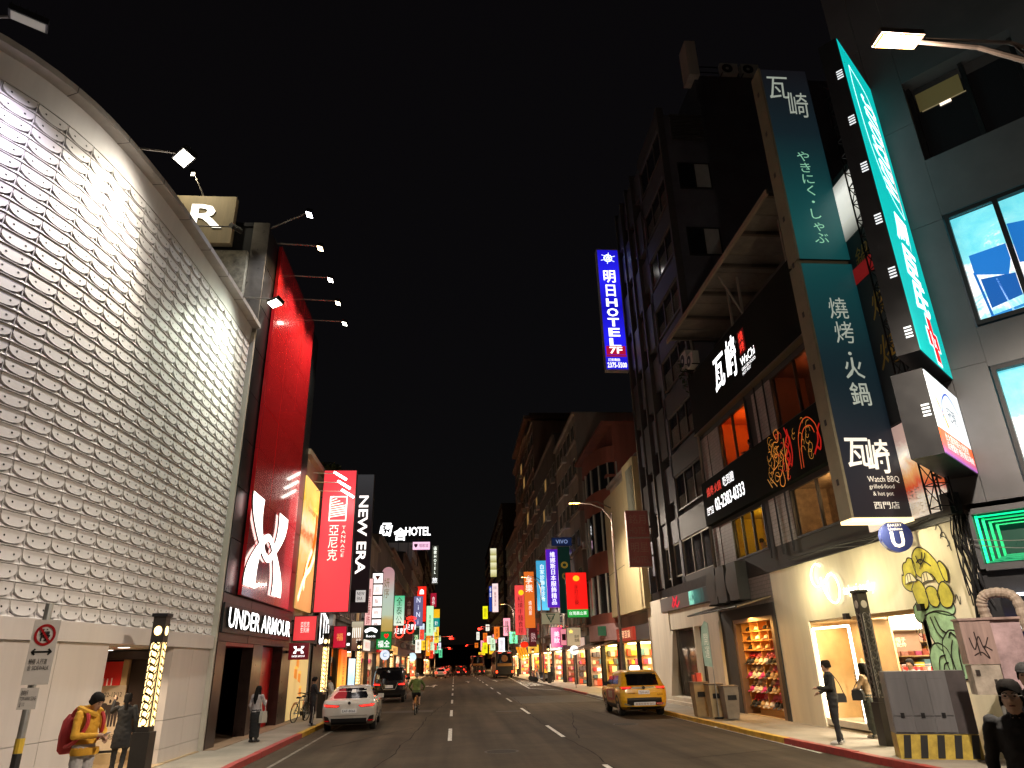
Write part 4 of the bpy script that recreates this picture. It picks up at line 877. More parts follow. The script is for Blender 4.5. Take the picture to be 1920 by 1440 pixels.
B().box(FX-.21,FX-.2,28.7,31.6,4.25,4.83).make('teal_art', ramp_glow('teal_art',[(0,'#0b1a1c'),(.4,'#1d6a66'),(.52,'#7fd0bc'),(.6,'#14302f'),(1,'#58b8a4')],1,-.9,2.6,.8,wob=3.0), PN)
strokes(PN,'red_art',(FX-.2,34.2,4.28),-Y,Z,[[(0,.1),(.3,.4),(.2,.5),(.6,.3),(.9,.5)],[(.2,.05),(.5,.2),(.8,.05),(1.2,.25)],[(.6,.1),(.7,.45)]],glow('#b8243c',.8),.06,.012)
# ================================================================ dark eight storey building
DB = thing('dark_tower', 'dark grey eight storey building with rows of sliding windows', 'building', (14,33.5,HS))
dk = mat('tower_dark_wall', (.1,.098,.12), .6, var=.25, scale=.8); dk2 = mat('tower_spandrel', (.06,.054,.054), .55, var=.2)
B().box(FX+.3,24,28.2,38.2,4.95,29.2).make('core', dk, DB); B().box(FX+2.4,24,28.25,38.2,29.2,32.2).make('upper_core', dk, DB)
floors = [5.3+3.05*k for k in range(8)]
alw = mat('aluminium_frame', (.45,.42,.36), .4, .4)
for k, z in enumerate(floors):
    B().box(FX,FX+.3,28.2,32.6,z+1.95,z+3.05).make('spandrel', dk2, DB)
    B().box(FX+.0,FX+.3,28.2,32.6,z-.02,z+.3).make('sill_band', dk2, DB) if k == 0 else None
    B().box(FX-.06,FX+.3,28.18,28.4,z,z+3.05).make('corner_pier', dk2, DB)
    window(DB, FX+.1, 28.4, 32.4, z+.28, z+1.95, 3, alw if k < 1 else mat('bronze_frame',(.12,.1,.085),.45,.3), mat('tinted_pane',(.02,.02,.024),.05,var=0,alpha=.35,spec=.7), .07, blind=[[.62,.55,.58],[.7,.7,.4],[.5,.62,.62]][k % 3] if k in (1,2,3,4,5,6) else None)
    B().box(FX,FX+.3,32.4,32.75,z,z+3.05).make('pier', dk, DB)
    for j, y in enumerate((32.75,34.1,35.45,36.8)):
        B().box(FX-.16,FX+.3,y+1.12,y+1.3,z,z+3.05).make('fin', dk2, DB)
        if k == 0 and j < 2: window(DB, FX+.1, y+.05, y+1.1, z+.4, z+1.95, 1, alw, glass_dark, .07); B().box(FX,FX+.3,y,y+1.12,z+1.95,z+3.05).make('spandrel', dk, DB)
        else: B().box(FX+(.05 if (k+j) % 2 else -.06),FX+.3,y,y+1.12,z+(.9 if (k+j) % 2 else .1),z+2.7).make('infill_panel', dk2 if (k+j) % 2 == 0 else dk, DB)
        if j == 3 or (j == 1 and k % 2): B().box(FX-.17,FX-.165,y+1.13,y+1.2,z+1.2,z+2.6).make('window_edge', mat('pale_edge',(.3,.26,.2),.5), DB)
sidew = mat('tower_side_wall', (.02,.02,.028), .7, var=.3, scale=.6)
for zc in (20.4, 24.4):
    window_s = thing('x','','') if 0 else None
    b = B(); b.box(11.4,13.1,28.12,28.22,zc,zc+.07); b.box(11.4,13.1,28.12,28.22,zc+1.55,zc+1.62); b.box(11.4,11.47,28.12,28.22,zc+.07,zc+1.55); b.box(13.03,13.1,28.12,28.22,zc+.07,zc+1.55); b.box(12.2,12.27,28.12,28.22,zc+.07,zc+1.55)
    f = b.make('side_window', dark_frame, DB); B().box(11.47,12.2,28.15,28.19,zc+.07,zc+1.55).make('pane', glass_dark, f); B().box(12.27,13.03,28.15,28.19,zc+.07,zc+1.55).make('pane', mat('frosted_pane',(.4,.4,.38),.5,var=.1), f)
b = B()
for k in range(9): b.box(11.3,13.1,28.1,28.2,27.5+.2*k,27.6+.2*k)
b.make('louvre', dk2, DB)['kind'] = 'stuff'
B().box(12.7,13.3,27.9,28.9,31.9,34.4).make('rooftop_box', mat('rooftop_pale',(.55,.48,.42),.6,var=.15,streak=True), DB)
B().box(13.3,16.5,28.3,28.34,32.9,32.96).make('roof_rail', black_steel, DB); B().box(13.3,16.5,28.3,28.34,32.5,32.55).make('roof_rail', black_steel, DB)
for x, l in ((15.1,'left rooftop air conditioner on the dark tower'),(16.3,'right rooftop air conditioner on the dark tower')): ac_unit(l, (x,28.3,32.2), (1,0,0), (0,-1,0), 1.0, .75, .3)
HB = thing('hotel_blade_sign', 'glowing blue vertical hotel sign with a sun logo, 7F and telephone number', 'sign', (9.8,38,18.3))
B().box(9.07,10.53,37.95,38.35,18.4,27.05).make('cabinet', mat('sign_casing',(.5,.45,.4),.4), HB); B().box(9.13,10.47,37.93,37.95,18.48,26.97).make('face', ramp_glow('hotel_blue',[(0,'#1a16c0'),(.25,'#2420e8'),(.5,'#140fb0'),(.75,'#2622ea'),(1,'#1712b8')],2,.1,8.7,1.0), HB)
for z in (19.5,23,26): B().box(10.53,FX+.1,38.1,38.2,z,z+.1).make('bracket', black_steel, HB)
wh = glow('#fffdf0', 1.6); zz = 25.05
ch = 'HOTEL'
text(HB,'letter','明',(9.8,37.93,24.98),X,Z,.92,wh,wd=.78,bold=.015,each=True); text(HB,'letter','日',(9.8,37.93,23.95),X,Z,.85,wh,wd=.62,bold=.015,each=True)
for i, c in enumerate(ch): text(HB,'letter',c,(9.8,37.93,23.08-.7*i),X,Z,.58,wh,wd=.72,bold=.025,each=True)
B().box(9.17,10.43,37.91,37.93,19.3,19.42+.0).make('red_edge', glow('#8a1430',1), HB); B().box(9.25,10.38,37.915,37.929,19.38,19.4).make('red_edge_line', glow('#8a1430',1), HB)
B().box(9.2,10.4,37.912,37.926,19.45,20.05-.52+.5).make('red_plate', glow('#a01030', 1), HB); text(HB,'letter','7F',(9.8,37.91,19.74),X,Z,.45,wh,wd=.8,bold=.02,each=True)
text(HB,'lettering','訂房專線:',(9.65,37.93,19.1),X,Z,.2,wh,wd=.75); text(HB,'lettering','2375-5500',(9.8,37.93,18.75),X,Z,.34,wh,wd=1.2,bold=.01)
def ringline(c, r, n=20): return [(c[0]+r*math.cos(2*math.pi*i/n), c[1]+r*math.sin(2*math.pi*i/n)) for i in range(n+1)]
strokes(HB,'sun_logo',(9.8,37.93,26.35),X,Z,[ringline((0,0),.24),ringline((0,0),.1,12)]+[[(.3*math.cos(a),.3*math.sin(a)),(.5*math.cos(a),.42*math.sin(a))] for a in [k*math.pi/3+.4 for k in range(6)]],glow('#e8f4ff',1.4),.022,.01)

# ================================================================ chemist corner building with big windows
CO = Vector((11.0,13.4,0)); CT_ = Vector((.656,-.755,0)); CN = Vector((-.755,-.656,0))
CB = thing('chemist_building', 'grey panelled corner building with large glowing screens', 'building', (13,12,HS))
gp = mat('grey_wall_panel', (.085,.085,.092), .42, .2, var=.15, scale=.8)
def cbox(name, t0, t1, z0, z1, n0, n1, m, parent=CB): return B().obox(CO, CT_, Z, CN, t0, t1, z0, z1, n0, n1).make(name, m, parent)
cbox('core', -.5, 9, HS, 20, -8, -.75, mat('core_dark',(.03,.03,.03),.7))
for ta, tb in ((-.55,.02),(.03,.74)):
    for z0, z1 in ((4.95,7.9),(7.91,11.6),(11.61,14.5),(14.51,17.5),(17.51,20)): cbox('wall_panel', ta, tb, z0, z1, -.75, random.uniform(-.004,.004), gp)
for z0, z1 in ((7.78,8.72),(11.7,13.3),(15.8,20),(4.85,5.0)): cbox('spandrel_panel', .745, 9, z0, z1, -.75, .0, gp)
cbox('wall_panel', 3.1, 9, 13.3, 15.8, -.75, 0, gp); cbox('wall_panel', 4.2, 9, 5.0, 7.78, -.75, 0, gp); cbox('wall_panel', 4.2, 9, 8.72, 11.7, -.75, 0, gp)
skyscreen = lambda nm, lo, hi: ramp_glow(nm,[(0,'#0a62b0'),(.3,'#1f9cc4'),(.42,'#8fd0d8'),(.52,'#f4f2ee'),(.6,'#e8e4e4'),(.7,'#7cc8d0'),(1,'#58b8c4')],2,lo,hi,1.45,wob=6.5)
for nm, z0, z1, tm in (('sky_screen_upper',8.75,11.65,1.8),('sky_screen_lower',5.03,7.75,1.8)):
    wn = thing('screen_window', {'sky_screen_upper':'upper lit window showing a sky picture with a blue folding chair','sky_screen_lower':'lower lit window showing a sky picture at the right edge'}[nm], 'screen', tuple(CO+CT_*2+Z*z0), group='lit sky windows')
    o = origin(wn)
    for a, c in ((.78,.86),(1.74,1.84),(2.9,3.0),(4.1,4.2)): B().obox(CO,CT_,Z,CN,a,c,z0,z1,-.12,.06).make('frame_post', black_steel, wn)
    B().obox(CO,CT_,Z,CN,.86,4.1,z0,z0+.1,-.12,.055).make('frame_sill', black_steel, wn); B().obox(CO,CT_,Z,CN,.86,4.1,z1-.1,z1,-.12,.055).make('frame_head', black_steel, wn)
    B().obox(CO,CT_,Z,CN,.8,4.15,z0,z1,-.2,-.1).make('picture', skyscreen(nm, 1.2, 6.4), wn)
    for (a, c) in ((.86,1.74),(1.84,2.9),(3.0,4.1)): B().obox(CO,CT_,Z,CN,a,c,z0+.1,z1-.1,-.02,-.012).make('pane', mat('clear_pane',(.02,.02,.02),.03,var=0,alpha=.08,spec=.6), wn)
    def pic(pts, col, d=.0): B().face([CO+CT_*a+Z*(z0+c)-CN*(.098-d) for a, c in pts]).make('chair_print', glow(col,1.0), wn)
    if 'upper' in nm:
        pic([(1.0,1.75),(1.0,1.25),(1.6,1.0),(1.72,1.35),(1.72,1.75)],'#1a6fc0'); pic([(1.08,1.1),(1.72,1.0),(1.72,.45),(1.12,.35)],'#0d56a4'); pic([(.98,1.3),(1.03,1.3),(1.12,.12),(1.07,.12)],'#1466b4'); pic([(1.35,1.0),(1.38,1.0),(1.5,.15),(1.46,.15)],'#bfe4f4')
        pic([(1.85,2.2),(1.85,1.2),(2.6,1.0),(2.8,2.0)],'#1a6fc0'); pic([(1.85,.9),(2.7,.9),(2.7,.4),(1.85,.4)],'#0d56a4'); pic([(1.05,.12),(2.8,.3),(2.8,.36),(1.05,.18)],'#2a86cc')
    else: pic([(1.2,1.1),(1.2,.4),(1.74,.3),(1.74,1.2)],'#0d56a4')
wn = thing('dark_window', 'dark upper window with a strip light showing inside', 'window', tuple(CO+CT_*2+Z*13.3))
for a, c in ((.76,.84),(1.95,2.05),(3.0,3.08)): B().obox(CO,CT_,Z,CN,a,c,13.32,15.78,-.5,-.3).make('frame_post', black_steel, wn)
B().obox(CO,CT_,Z,CN,.8,3.05,13.32,15.78,-.5,-.45).make('pane', glass_dark, wn); B().obox(CO,CT_,Z,CN,.95,1.95,15.0,15.03,-.44,-.43).make('reflected_cornice', glow('#8a7a5a',.5), wn); B().obox(CO,CT_,Z,CN,1.35,1.6,14.93,15.0,-.44,-.42).make('strip_light', glow('#ffe8d0',1.6), wn); B().obox(CO,CT_,Z,CN,.9,1.9,15.04,15.6,-.445,-.44).make('ceiling_glow', glow('#5a5030',.35), wn)  # cornice reflection and lit ceiling are painted on as glowing strips
cbox('window_reveal', .745, 3.1, 13.3, 13.32, -.6, 0, gp); cbox('window_reveal', .72, .745, 13.3, 15.8, -.6, 0, gp)
# green light window
gw = thing('green_neon_window', 'green neon lit window frame with repeating inner reflections', 'window', tuple(CO+Z*3.6))
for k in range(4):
    d = .1*k; e = glow('#10e890', [1.7,.5,.2,.08][k])  # fainter inner lines paint the neon's reflections as glowing strips
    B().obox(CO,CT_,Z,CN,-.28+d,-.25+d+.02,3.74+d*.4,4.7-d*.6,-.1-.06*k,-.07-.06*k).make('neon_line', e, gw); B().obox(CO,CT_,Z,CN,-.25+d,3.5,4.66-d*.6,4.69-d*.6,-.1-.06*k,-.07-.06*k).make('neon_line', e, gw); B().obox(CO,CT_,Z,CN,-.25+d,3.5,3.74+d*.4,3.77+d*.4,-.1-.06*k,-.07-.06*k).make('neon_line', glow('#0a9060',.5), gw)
B().obox(CO,CT_,Z,CN,-.3,3.6,3.7,4.75,-.45,-.4).make('back_panel', mat('green_dark',(.02,.05,.04),.3,em='#0a4a36',es=.35,var=.1), gw)  # green light on the panel is painted as its own glow
for t0, t1, z0, z1 in ((-.4,-.3,3.62,4.8),(-.3,4,4.72,4.84),(-.3,4,3.58,3.71)): cbox('window_surround', t0, t1, z0, z1, -.75, .05, gp)
cbox('base_wall', -.5, 9, HS, 3.58, -.75, -.1, mat('base_dark',(.02,.02,.024),.4))
pst = thing('poster', 'dark violet lit poster with red and white lettering at the right edge', 'poster', tuple(CO+Z*1))
B().obox(CO,CT_,Z,CN,-.22,3.0,.9,3.05,-.1,-.06).make('sheet', ramp_glow('poster_violet',[(0,'#1a1c68'),(.4,'#3a34c0'),(.6,'#15123a'),(1,'#06060c')],2,-.1,2.2,.8,wob=.6), pst)
B().obox(CO,CT_,Z,CN,-.2,3.0,3.07,3.12,-.06,.0).make('light_tube', glow('#e8f0ff',4), pst)
CU = CT_
text(pst,'lettering','K A N G O',tuple(CO+CT_*.62+Z*2.78+CN*-.055),CU,Z,.12,glow('#e0304a',1.2),wd=1.1); text(pst,'lettering','魅.是駕馭自信',tuple(CO+CT_*.55+Z*2.5+CN*-.055),CU,Z,.12,glow('#ffffff',1.0),wd=1.2)
# fin signs on the chamfer
def fin(name, label, t, z0, z1, L, th, facem, slots):
    o = thing(name, label, 'sign', tuple(CO+CT_*t+CN*(L/2)+Z*z0)); P = CO+CT_*t
    B().obox(P,CN,Z,CT_,.02,L,z0,z1,-.012,.0).make('face', facem, o)
    B().obox(P,CN,Z,CT_,.0,L+.02,z0-.02,z1+.02,-th,-.014).make('cabinet', mat('fin_black',(.012,.012,.014),.4), o)
    for z in slots:
        for k in range(4): B().obox(P,CT_,Z,CN,-.2,-.06,z+.07*k,z+.035+.07*k,L+.02,L+.024).make('vent_slot', glow('#dfe6ea',.9), o)
    return o, P
teal = glow('#06b6b0', .95)
fo, FP = fin('chemist_fin_sign', 'tall turquoise fin sign with white script and a red cross', .05, 7.7, 16.1, 2.35, .45, teal, (14.9,13.5,12.15,10.75,9.4,8.0))
TU = -CN
def on_fin(l, z): return FP+CN*l+Z*z
wht = glow('#ffffff', 1.5)
text(fo,'letter','watsons',tuple(on_fin(1.0,13.6)),Z,-TU,1.15,wht,wd=2.9,bold=0,shear=.3,depth=.006,each=True)
strokes(fo,'oval_line',tuple(on_fin(0,0)),TU,Z,[[(-1.85,15.6),(-1.95,14.8),(-1.8,13.2),(-1.2,12.1),(-.35,11.75)],[(-1.85,15.6),(-.75,15.3),(-.45,14.4),(-.38,13),(-.35,11.75)]],wht,.015,.006)
strokes(fo,'red_line',tuple(on_fin(0,0)),TU,Z,[[(-.55,14.6),(-.43,13.4),(-.4,12)]],glow('#e01c28',1),.02,.008)
for c, z in (('屈',11.1),('臣',10.2),('氏',9.35)): text(fo,'letter',c,tuple(on_fin(1.05,z)),TU,Z,.85,wht,wd=1.15,bold=.03,shear=.2,depth=.006,each=True)
for hw, hh, col, d in ((.42,.62,'#ffffff',.006),(.36,.54,'#e0101c',.009)):
    b = B(); a = hw*.42; e = hh*.36
    b.face([on_fin(.95,8.35)+TU*u+Z*v+CT_*d for u, v in ((-a,-hh),(a,-hh),(a,-e),(hw,-e),(hw,e),(a,e),(a,hh),(-a,hh),(-a,e),(-hw,e),(-hw,-e),(-a,-e))]).make('cross_outline' if d < .008 else 'red_cross', glow(col,1.3), fo)
text(fo,'lettering','Rx',tuple(on_fin(.95,8.35)),TU,Z,.36,wht,wd=.3,depth=.012)
f2, FP2 = fin('telecom_fin_sign', 'smaller white and orange fin sign with a rainbow arc below the turquoise one', .02, 5.55, 7.25, 2.45, .6, ramp_glow('telecom_face',[(0,'#9a5ab0'),(.1,'#d8605a'),(.22,'#e8602a'),(.3,'#e8602a'),(.301,'#eef2f4'),(1,'#e4ecf2')],2,0,1.7,.95), (6.3,))
def on_f2(l, z): return FP2+CN*l+Z*z
for col, w0 in (('#2a50b0',0),('#38a050',.05),('#e8c020',.1),('#d03030',.15)):
    strokes(f2,'arc_print',tuple(on_f2(0,0)),TU,Z,[[(-1.9,6.35+w0*.5),(-1.6,6.8-w0),(-1.1,7.05-w0),(-.7,6.95-w0),(-.45,6.75-w0)] if col == '#2a50b0' else [(-2.2+w0,6.9-w0*1.5),(-1.9+w0,6.55-w0),(-1.75+w0,6.2)]],glow(col,.9),.02,.006)
text(f2,'lettering','冠現',tuple(on_f2(1.1,6.55)),TU,Z,.3,print_('#3a4a5a'),wd=.65,depth=.006); text(f2,'lettering','Taiwan\nEye Clinic',tuple(on_f2(1.1,6.27)),TU,Z,.13,print_('#6a7a8a'),wd=.6,depth=.006)
text(f2,'lettering','台北國際觀光視覺館\n近視雷射 預約看診專線',tuple(on_f2(1.15,5.85)),TU,Z,.34,glow('#ffffff',.9),wd=2.0,depth=.006)

# ================================================================ the two rows of buildings down the street
def side(s): return (-6.6, 1) if s == 'L' else (10.7, -1)      # facade x, direction towards the street
WM = {}
def win_mesh(w_, h, n=2, lit=0):
    k = (w_, h, n)
    if k in WM: return WM[k]
    f = B(); th = .06
    f.box(-.05,.05,0,w_,0,th); f.box(-.05,.05,0,w_,h-th,h)
    for i in range(n+1): yy = (w_-th)*i/n; f.box(-.048,.048,yy,yy+th,th,h-th)
    p = B(); p.box(-.01,.01,th,w_-th,th,h-th)
    WM[k] = (f.mesh('window', [alw]), p.mesh('pane', [glass_dark]), p.mesh('pane', [mat('lit_pane',(.5,.35,.15),.4,em='#c89a58',es=.5,var=.3,scale=1)])); return WM[k]
def put_window(root, x, y, z, w_, h, n=2, lit=False):
    f, p, q = win_mesh(w_, h, n); o = link('window', f, root, Vector((x,y,z))-origin(root)); link('pane', q if lit else p, o); return o
goods_mats = gm+[glow('#f0c080',.8), glow('#e8e0d0',.9), glow('#d84828',.7)]  # last three materials make some goods glow by themselves
def shop_front(root, s, y0, y1, h=3.0, tone='#ffe2b0', es=5.0, seed=0, wallc=(.6,.45,.28), depth=2.2):
    fx, d = side(s); a, c = sorted((fx-d*depth, fx)); rnd = random.Random(seed)
    wm = mat('shop_inside_%.2f_%.2f_%.2f' % wallc, wallc, .6, var=.15)
    back = fx-d*depth
    B().box(min(back,back-d*.1),max(back,back-d*.1),y0,y1,HS,h).make('shop_rear_wall', wm, root)
    B().box(a,c,y0,y1,h,h+.08).make('shop_ceiling', wm, root); B().box(a,c,y0,y1,HS+.001,HS+.02).make('shop_floor', mat('shop_floor',(.5,.4,.25),.35), root)
    B().box(a+.3,c-.5,y0+.3,y1-.3,h-.05,h-.005).make('shop_light_panel', glow(tone, es*1.7), root)
    b = B()
    for k in range(5):
        y = y0+.2
        while y < y1-.3:
            q = rnd.uniform(.2,.5); b.cur = rnd.randrange(len(goods_mats)); xx = back+d*rnd.uniform(.25,.5); b.box(min(back+d*.02,xx),max(back+d*.02,xx),y,y+q*.92,.2+.52*k,.2+.52*k+rnd.uniform(.2,.45)); y += q
    b.make('shop_goods', goods_mats, root)['kind'] = 'stuff'
    B().box(a,c-.12 if d > 0 else c,y1-.1,y1,HS+.02,h).make('shop_end_wall', wm, root) if d > 0 else B().box(a+.12,c,y1-.1,y1,HS+.02,h).make('shop_end_wall', wm, root)
    b = B()
    for k in range(5):
        x = a+.25
        while x < c-.45:
            q = rnd.uniform(.18,.42); b.cur = rnd.randrange(len(goods_mats)); b.box(x,x+q*.9,y1-rnd.uniform(.3,.5),y1-.11,.2+.52*k,.2+.52*k+rnd.uniform(.2,.42)); x += q
    b.make('end_wall_goods', goods_mats, root)['kind'] = 'stuff'
    for y in (y0, y1-.12): B().box(fx-.12,fx+.12,y,y+.12,HS,h).make('shop_post', dark_frame, root)
def row_building(label, s, y0, y1, top, wallm_, shops, fh=3.2, win=(1.5,1.5), gap=.9, lit=0.06, seed=1, deep=12, z1=3.9, extra_set=0, name='street_building', band=None, wn=2, ac=.3):
    fx, d = side(s); t = thing(name, label, 'building', (fx-d*deep/2, (y0+y1)/2, HS)); rnd = random.Random(seed)
    xa, xb = sorted((fx-d*deep, fx-d*.1-d*extra_set)); B().box(xa,xb,y0,y1,z1,top).make('wall', wallm_, t)
    xa2, xb2 = sorted((fx-d*deep, fx-d*2.3)); B().box(xa2,xb2,y0,y1,HS,z1).make('rear_block', wallm_, t)
    ra, rb = sorted((fx-d*deep, fx+d*.15)); B().box(ra,rb,y0-.02,y1+.02,top,top+.25).make('parapet', band or wallm_, t)
    fa, fb = sorted((fx-d*.3, fx+d*.1)); B().box(fa,fb,y0,y1,3.08,z1-.01).make('fascia', band or dk2, t)
    z = z1+.9; k = 0
    while z+win[1] < top-.3:
        y = y0+.5; j = 0
        while y+win[0] < y1-.3:
            put_window(t, fx-d*(.1+extra_set)+d*.03, y, z, win[0], win[1], wn, rnd.random() < lit); 
            if rnd.random() < ac: B().box(*sorted((fx-d*.1,fx+d*.35)),y+.2,y+.95,z-.75,z-.2).make('air_conditioner_box', AC, t)
            y += win[0]+gap; j += 1
        fa, fb = sorted((fx-d*.1-d*extra_set, fx+d*.06)); B().box(fa,fb,y0,y1,z-.28,z-.12).make('floor_ledge', band or wallm_, t)
        z += fh; k += 1
    for i, (a, c, tone, es, wc) in enumerate(shops): shop_front(t, s, a, c, 3.0, tone, es, seed*7+i, wc)
    for a in (y0, y1-.25): fa, fb = sorted((fx-d*2.3, fx)); B().box(fa,fb,a,a+.25,HS,3.1).make('shop_party_wall', wallm_, t)
    return t
def wallc(n, c, streak=True): return mat('facade_'+n, c, .75, var=.3, scale=.5, streak=streak, bump=.15)
beige, greyw, brown, red_b, cream_b, dkgrey = wallc('beige',(.3,.23,.16)), wallc('grey',(.16,.14,.13)), wallc('brown',(.24,.17,.14)), wallc('brick_red',(.24,.07,.045)), wallc('cream',(.36,.31,.26)), wallc('charcoal',(.04,.035,.035))
W1, W2, W3 = (.6,.45,.28), (.62,.5,.4), (.5,.22,.1)
row_building('narrow cream building behind the tall yellow food banner','L',30.25,34.9,10.9,beige,[],seed=1,ac=0)
row_building('dark building beside the black lettered sign','L',34.95,42,9.6,dkgrey,[(39.6,41.8,'#ffb040',6,W3)],seed=2)
row_building('grey low building behind the beige shop sign','L',42.05,51.9,10.3,greyw,[(42.4,45,'#ffd080',6,W3),(49,51.6,'#ffe8c8',4,W1)],seed=3)
row_building('low cream building behind the column of white square signs','L',51.95,61.9,11.2,cream_b,[(52.3,56,'#ffd8a0',6,W1),(56.4,61.5,'#ffe8c8',5,W2)],seed=4)
row_building('building behind the pale green rounded sign','L',61.95,74.9,12.6,greyw,[(62.3,67.5,'#ffdca8',6,W1),(68,74.5,'#ffe2b0',6,W3)],seed=5)
row_building('brown building behind the green calligraphy sign','L',74.95,92,13.4,brown,[(75.3,83,'#ffd090',7,W1),(83.5,91.6,'#fff0d8',7,W2)],seed=6)
row_building('dark building behind the footprint neon signs','L',92.05,110,15.5,dkgrey,[(92.4,101,'#ffe0a8',8,W1),(101.4,109.6,'#ffcf80',8,W3)],seed=7)
row_building('tall dark far building on the left row','L',110.05,150,19.5,greyw,[(110.5,129,'#ffd898',9,W1)],seed=8)
row_building('farthest dark tower on the left row','L',158,240,26,dkgrey,[(160,200,'#ffd898',10,W1)],seed=9)
row_building('dark narrow building under the roof hotel letters','L',99,107,17.0,dkgrey,[],seed=12,deep=9,z1=15.6) if 0 else None
row_building('old building with a blank yellow panel over its upper floors','R',38.3,46.9,13.1,cream_b,[(42.2,46.5,'#ffe8a0',7,(.7,.55,.25))],seed=11)
row_building('red brown building with rounded corner windows','R',47,58.9,18.0,red_b,[(47.4,52.5,'#ffe49a',8,(.7,.55,.25)),(53,58.5,'#ffe0b0',6,W2)],seed=12,win=(2.2,1.9),wn=4,gap=.5,extra_set=.5)
row_building('tall pale building with balconies and air conditioners','R',59,71.9,23,cream_b,[(59.4,65,'#ffdcb8',6,W2),(65.4,71.5,'#ffe0c0',5,W1)],seed=13)
row_building('tall stained grey building with barred windows','R',72,92,25.2,greyw,[(72.4,80,'#ffe0b0',7,W1),(80.5,91.6,'#ffd8a0',7,W3)],seed=14)
row_building('brown stepped tower with pale cornices','R',92.05,122,33.5,brown,[(92.5,104,'#ffe0a0',8,W1),(105,121,'#ffd898',8,W2)],seed=15,win=(2.4,1.8),gap=1.6)
row_building('lower brown block beyond the stepped tower','R',122.05,148,24,brown,[(122.5,147,'#ffe0a0',9,W1)],seed=16)
row_building('farthest dark tower on the right row','R',158,250,36,dkgrey,[(160,200,'#ffd898',10,W1)],seed=17)
B().box(-60,70,520,530,0,14).make('far_block', dkgrey, thing('far_cross_building','low dark building closing the far end of the street','building',(5,425,0)))
# blank yellow cladding and the pair of dull red hotel plates
t = thing('blank_panel', 'large blank yellow cladding panel with a recessed strip', 'panel', (10.4,42,4.5)); ym = mat('blank_yellow',(.5,.4,.22),.6,var=.12,streak=True)
B().prism([(10.62,38.35,4.6),(10.62,46.8,4.6),(10.62,46.8,12.3),(10.62,41.0,12.3),(10.62,41.0,13.1),(10.62,38.35,13.1)], X, -.35, 0).make('sheet', ym, t)
B().box(10.22,10.27,38.5,40.0,9.3,12.6).make('recess_strip', mat('recess_grey',(.2,.2,.15),.6), t)
pipe(t,[(10.2,46.8,7.2),(10.2,42.0,7.35)],.015,black_steel,'cable')
hp = mat('dull_red_plate',(.4,.13,.12),.5,var=.15)
for lab, z0, z1, s in (('upper dull red hotel plate on the yellow panel corner',8.2,9.6,'銘月'),('lower dull red hotel plate on the yellow panel corner',6.65,8.1,'明星')):
    t = thing('hotel_plate', lab, 'sign', (9.9,37,z0), group='dull red hotel plates'); B().box(9.32,10.5,37.0,37.2,z0,z1).make('panel', hp, t); B().box(9.28,10.54,37.03,37.24,z0-.04,z1+.04).make('frame', mat('plate_frame',(.4,.33,.3),.4), t)
    text(t,'lettering',s,(9.9,37,z0+(z1-z0)*.68),X,Z,.5,print_('#b08a80'),wd=.95,depth=.006); text(t,'lettering','HOTEL',(9.9,37,z0+(z1-z0)*.24),X,Z,.36,print_('#a08078'),wd=.95,depth=.006); B().box(10.5,10.72,37.08,37.14,z0+.5,z0+.6).make('bracket', black_steel, t)
# rounded corner bays on the red building
t = thing('bay_window', 'rounded red brown bay with tall curved windows above the pink fascia', 'bay window', (10.4,48.4,4.3))
for z0, z1, m in ((4.3,5.0,red_b),(5.0,7.6,glass_dark),(7.6,9.1,red_b),(9.1,11.9,glass_dark),(11.9,13.4,red_b),(13.4,15.2,glass_dark),(15.2,16.4,red_b)):
    rings = []
    for z in (z0, z1): rings.append([(11.4-1.5*math.sin(a*math.pi/16)*(1.0 if m is red_b else .95), 51.2-4.2*math.cos(a*math.pi/16)*(1.0 if m is red_b else .99), z) for a in range(17)])
    B().loft(rings).make('bay_band' if m is red_b else 'curved_glass', m, t)
    if m is glass_dark:
        for a in range(0,17,2): q = (11.4-1.47*math.sin(a*math.pi/16), 51.2-4.2*math.cos(a*math.pi/16)); B().box(q[0]-.05,q[0]+.05,q[1]-.05,q[1]+.05,z0,z1).make('mullion', alw, t)
t = thing('curved_fascia', 'pink curved shop fascia with a small dark green plate', 'sign', (10.2,50,3.2)); rings = [[(11.4-1.7*math.sin(a*math.pi/16), 51.2-4.6*math.cos(a*math.pi/16), z) for a in range(17)] for z in (3.25,4.3)]
B().loft(rings).make('band', mat('fascia_pink',(.5,.3,.29),.6,var=.1), t); B().box(9.55,10.1,48.2,48.3,3.55,4.15).make('plate', mat('plate_green',(.02,.12,.06),.5), t)
t = thing('striped_awning', 'brown cloth awning over the bright corner shop', 'awning', (10,50,2.7)); aw = mat('awning_brown',(.3,.17,.1),.8,var=.2)
for k in range(6): B().face([(10.6,46.9+1.9*k,3.25),(8.95,46.9+1.9*k,2.75),(8.95,48.72+1.9*k,2.75),(10.6,48.72+1.9*k,3.25)]).make('awning_strip', aw if k % 2 else mat('awning_tan',(.33,.2,.12),.8,var=.2), t)
# stepped tower top
t = thing('tower_crown', 'stepped crown with pale cornice on the brown tower', 'tower top', (13,112,33.5))
for x0, y0_, y1_, z0, z1 in ((11.0,100,121,33.75,36.5),(10.3,106,121.5,24.2,25.0),(11.5,102,118,36.5,38.5)): B().box(x0,20,y0_,y1_,z0,z1).make('tier', brown, t)
for z in (33.76,36.5): B().box(10.3,20.5,99,122,z,z+.5).make('cornice', wallc('pale_cornice',(.3,.2,.15)), t)
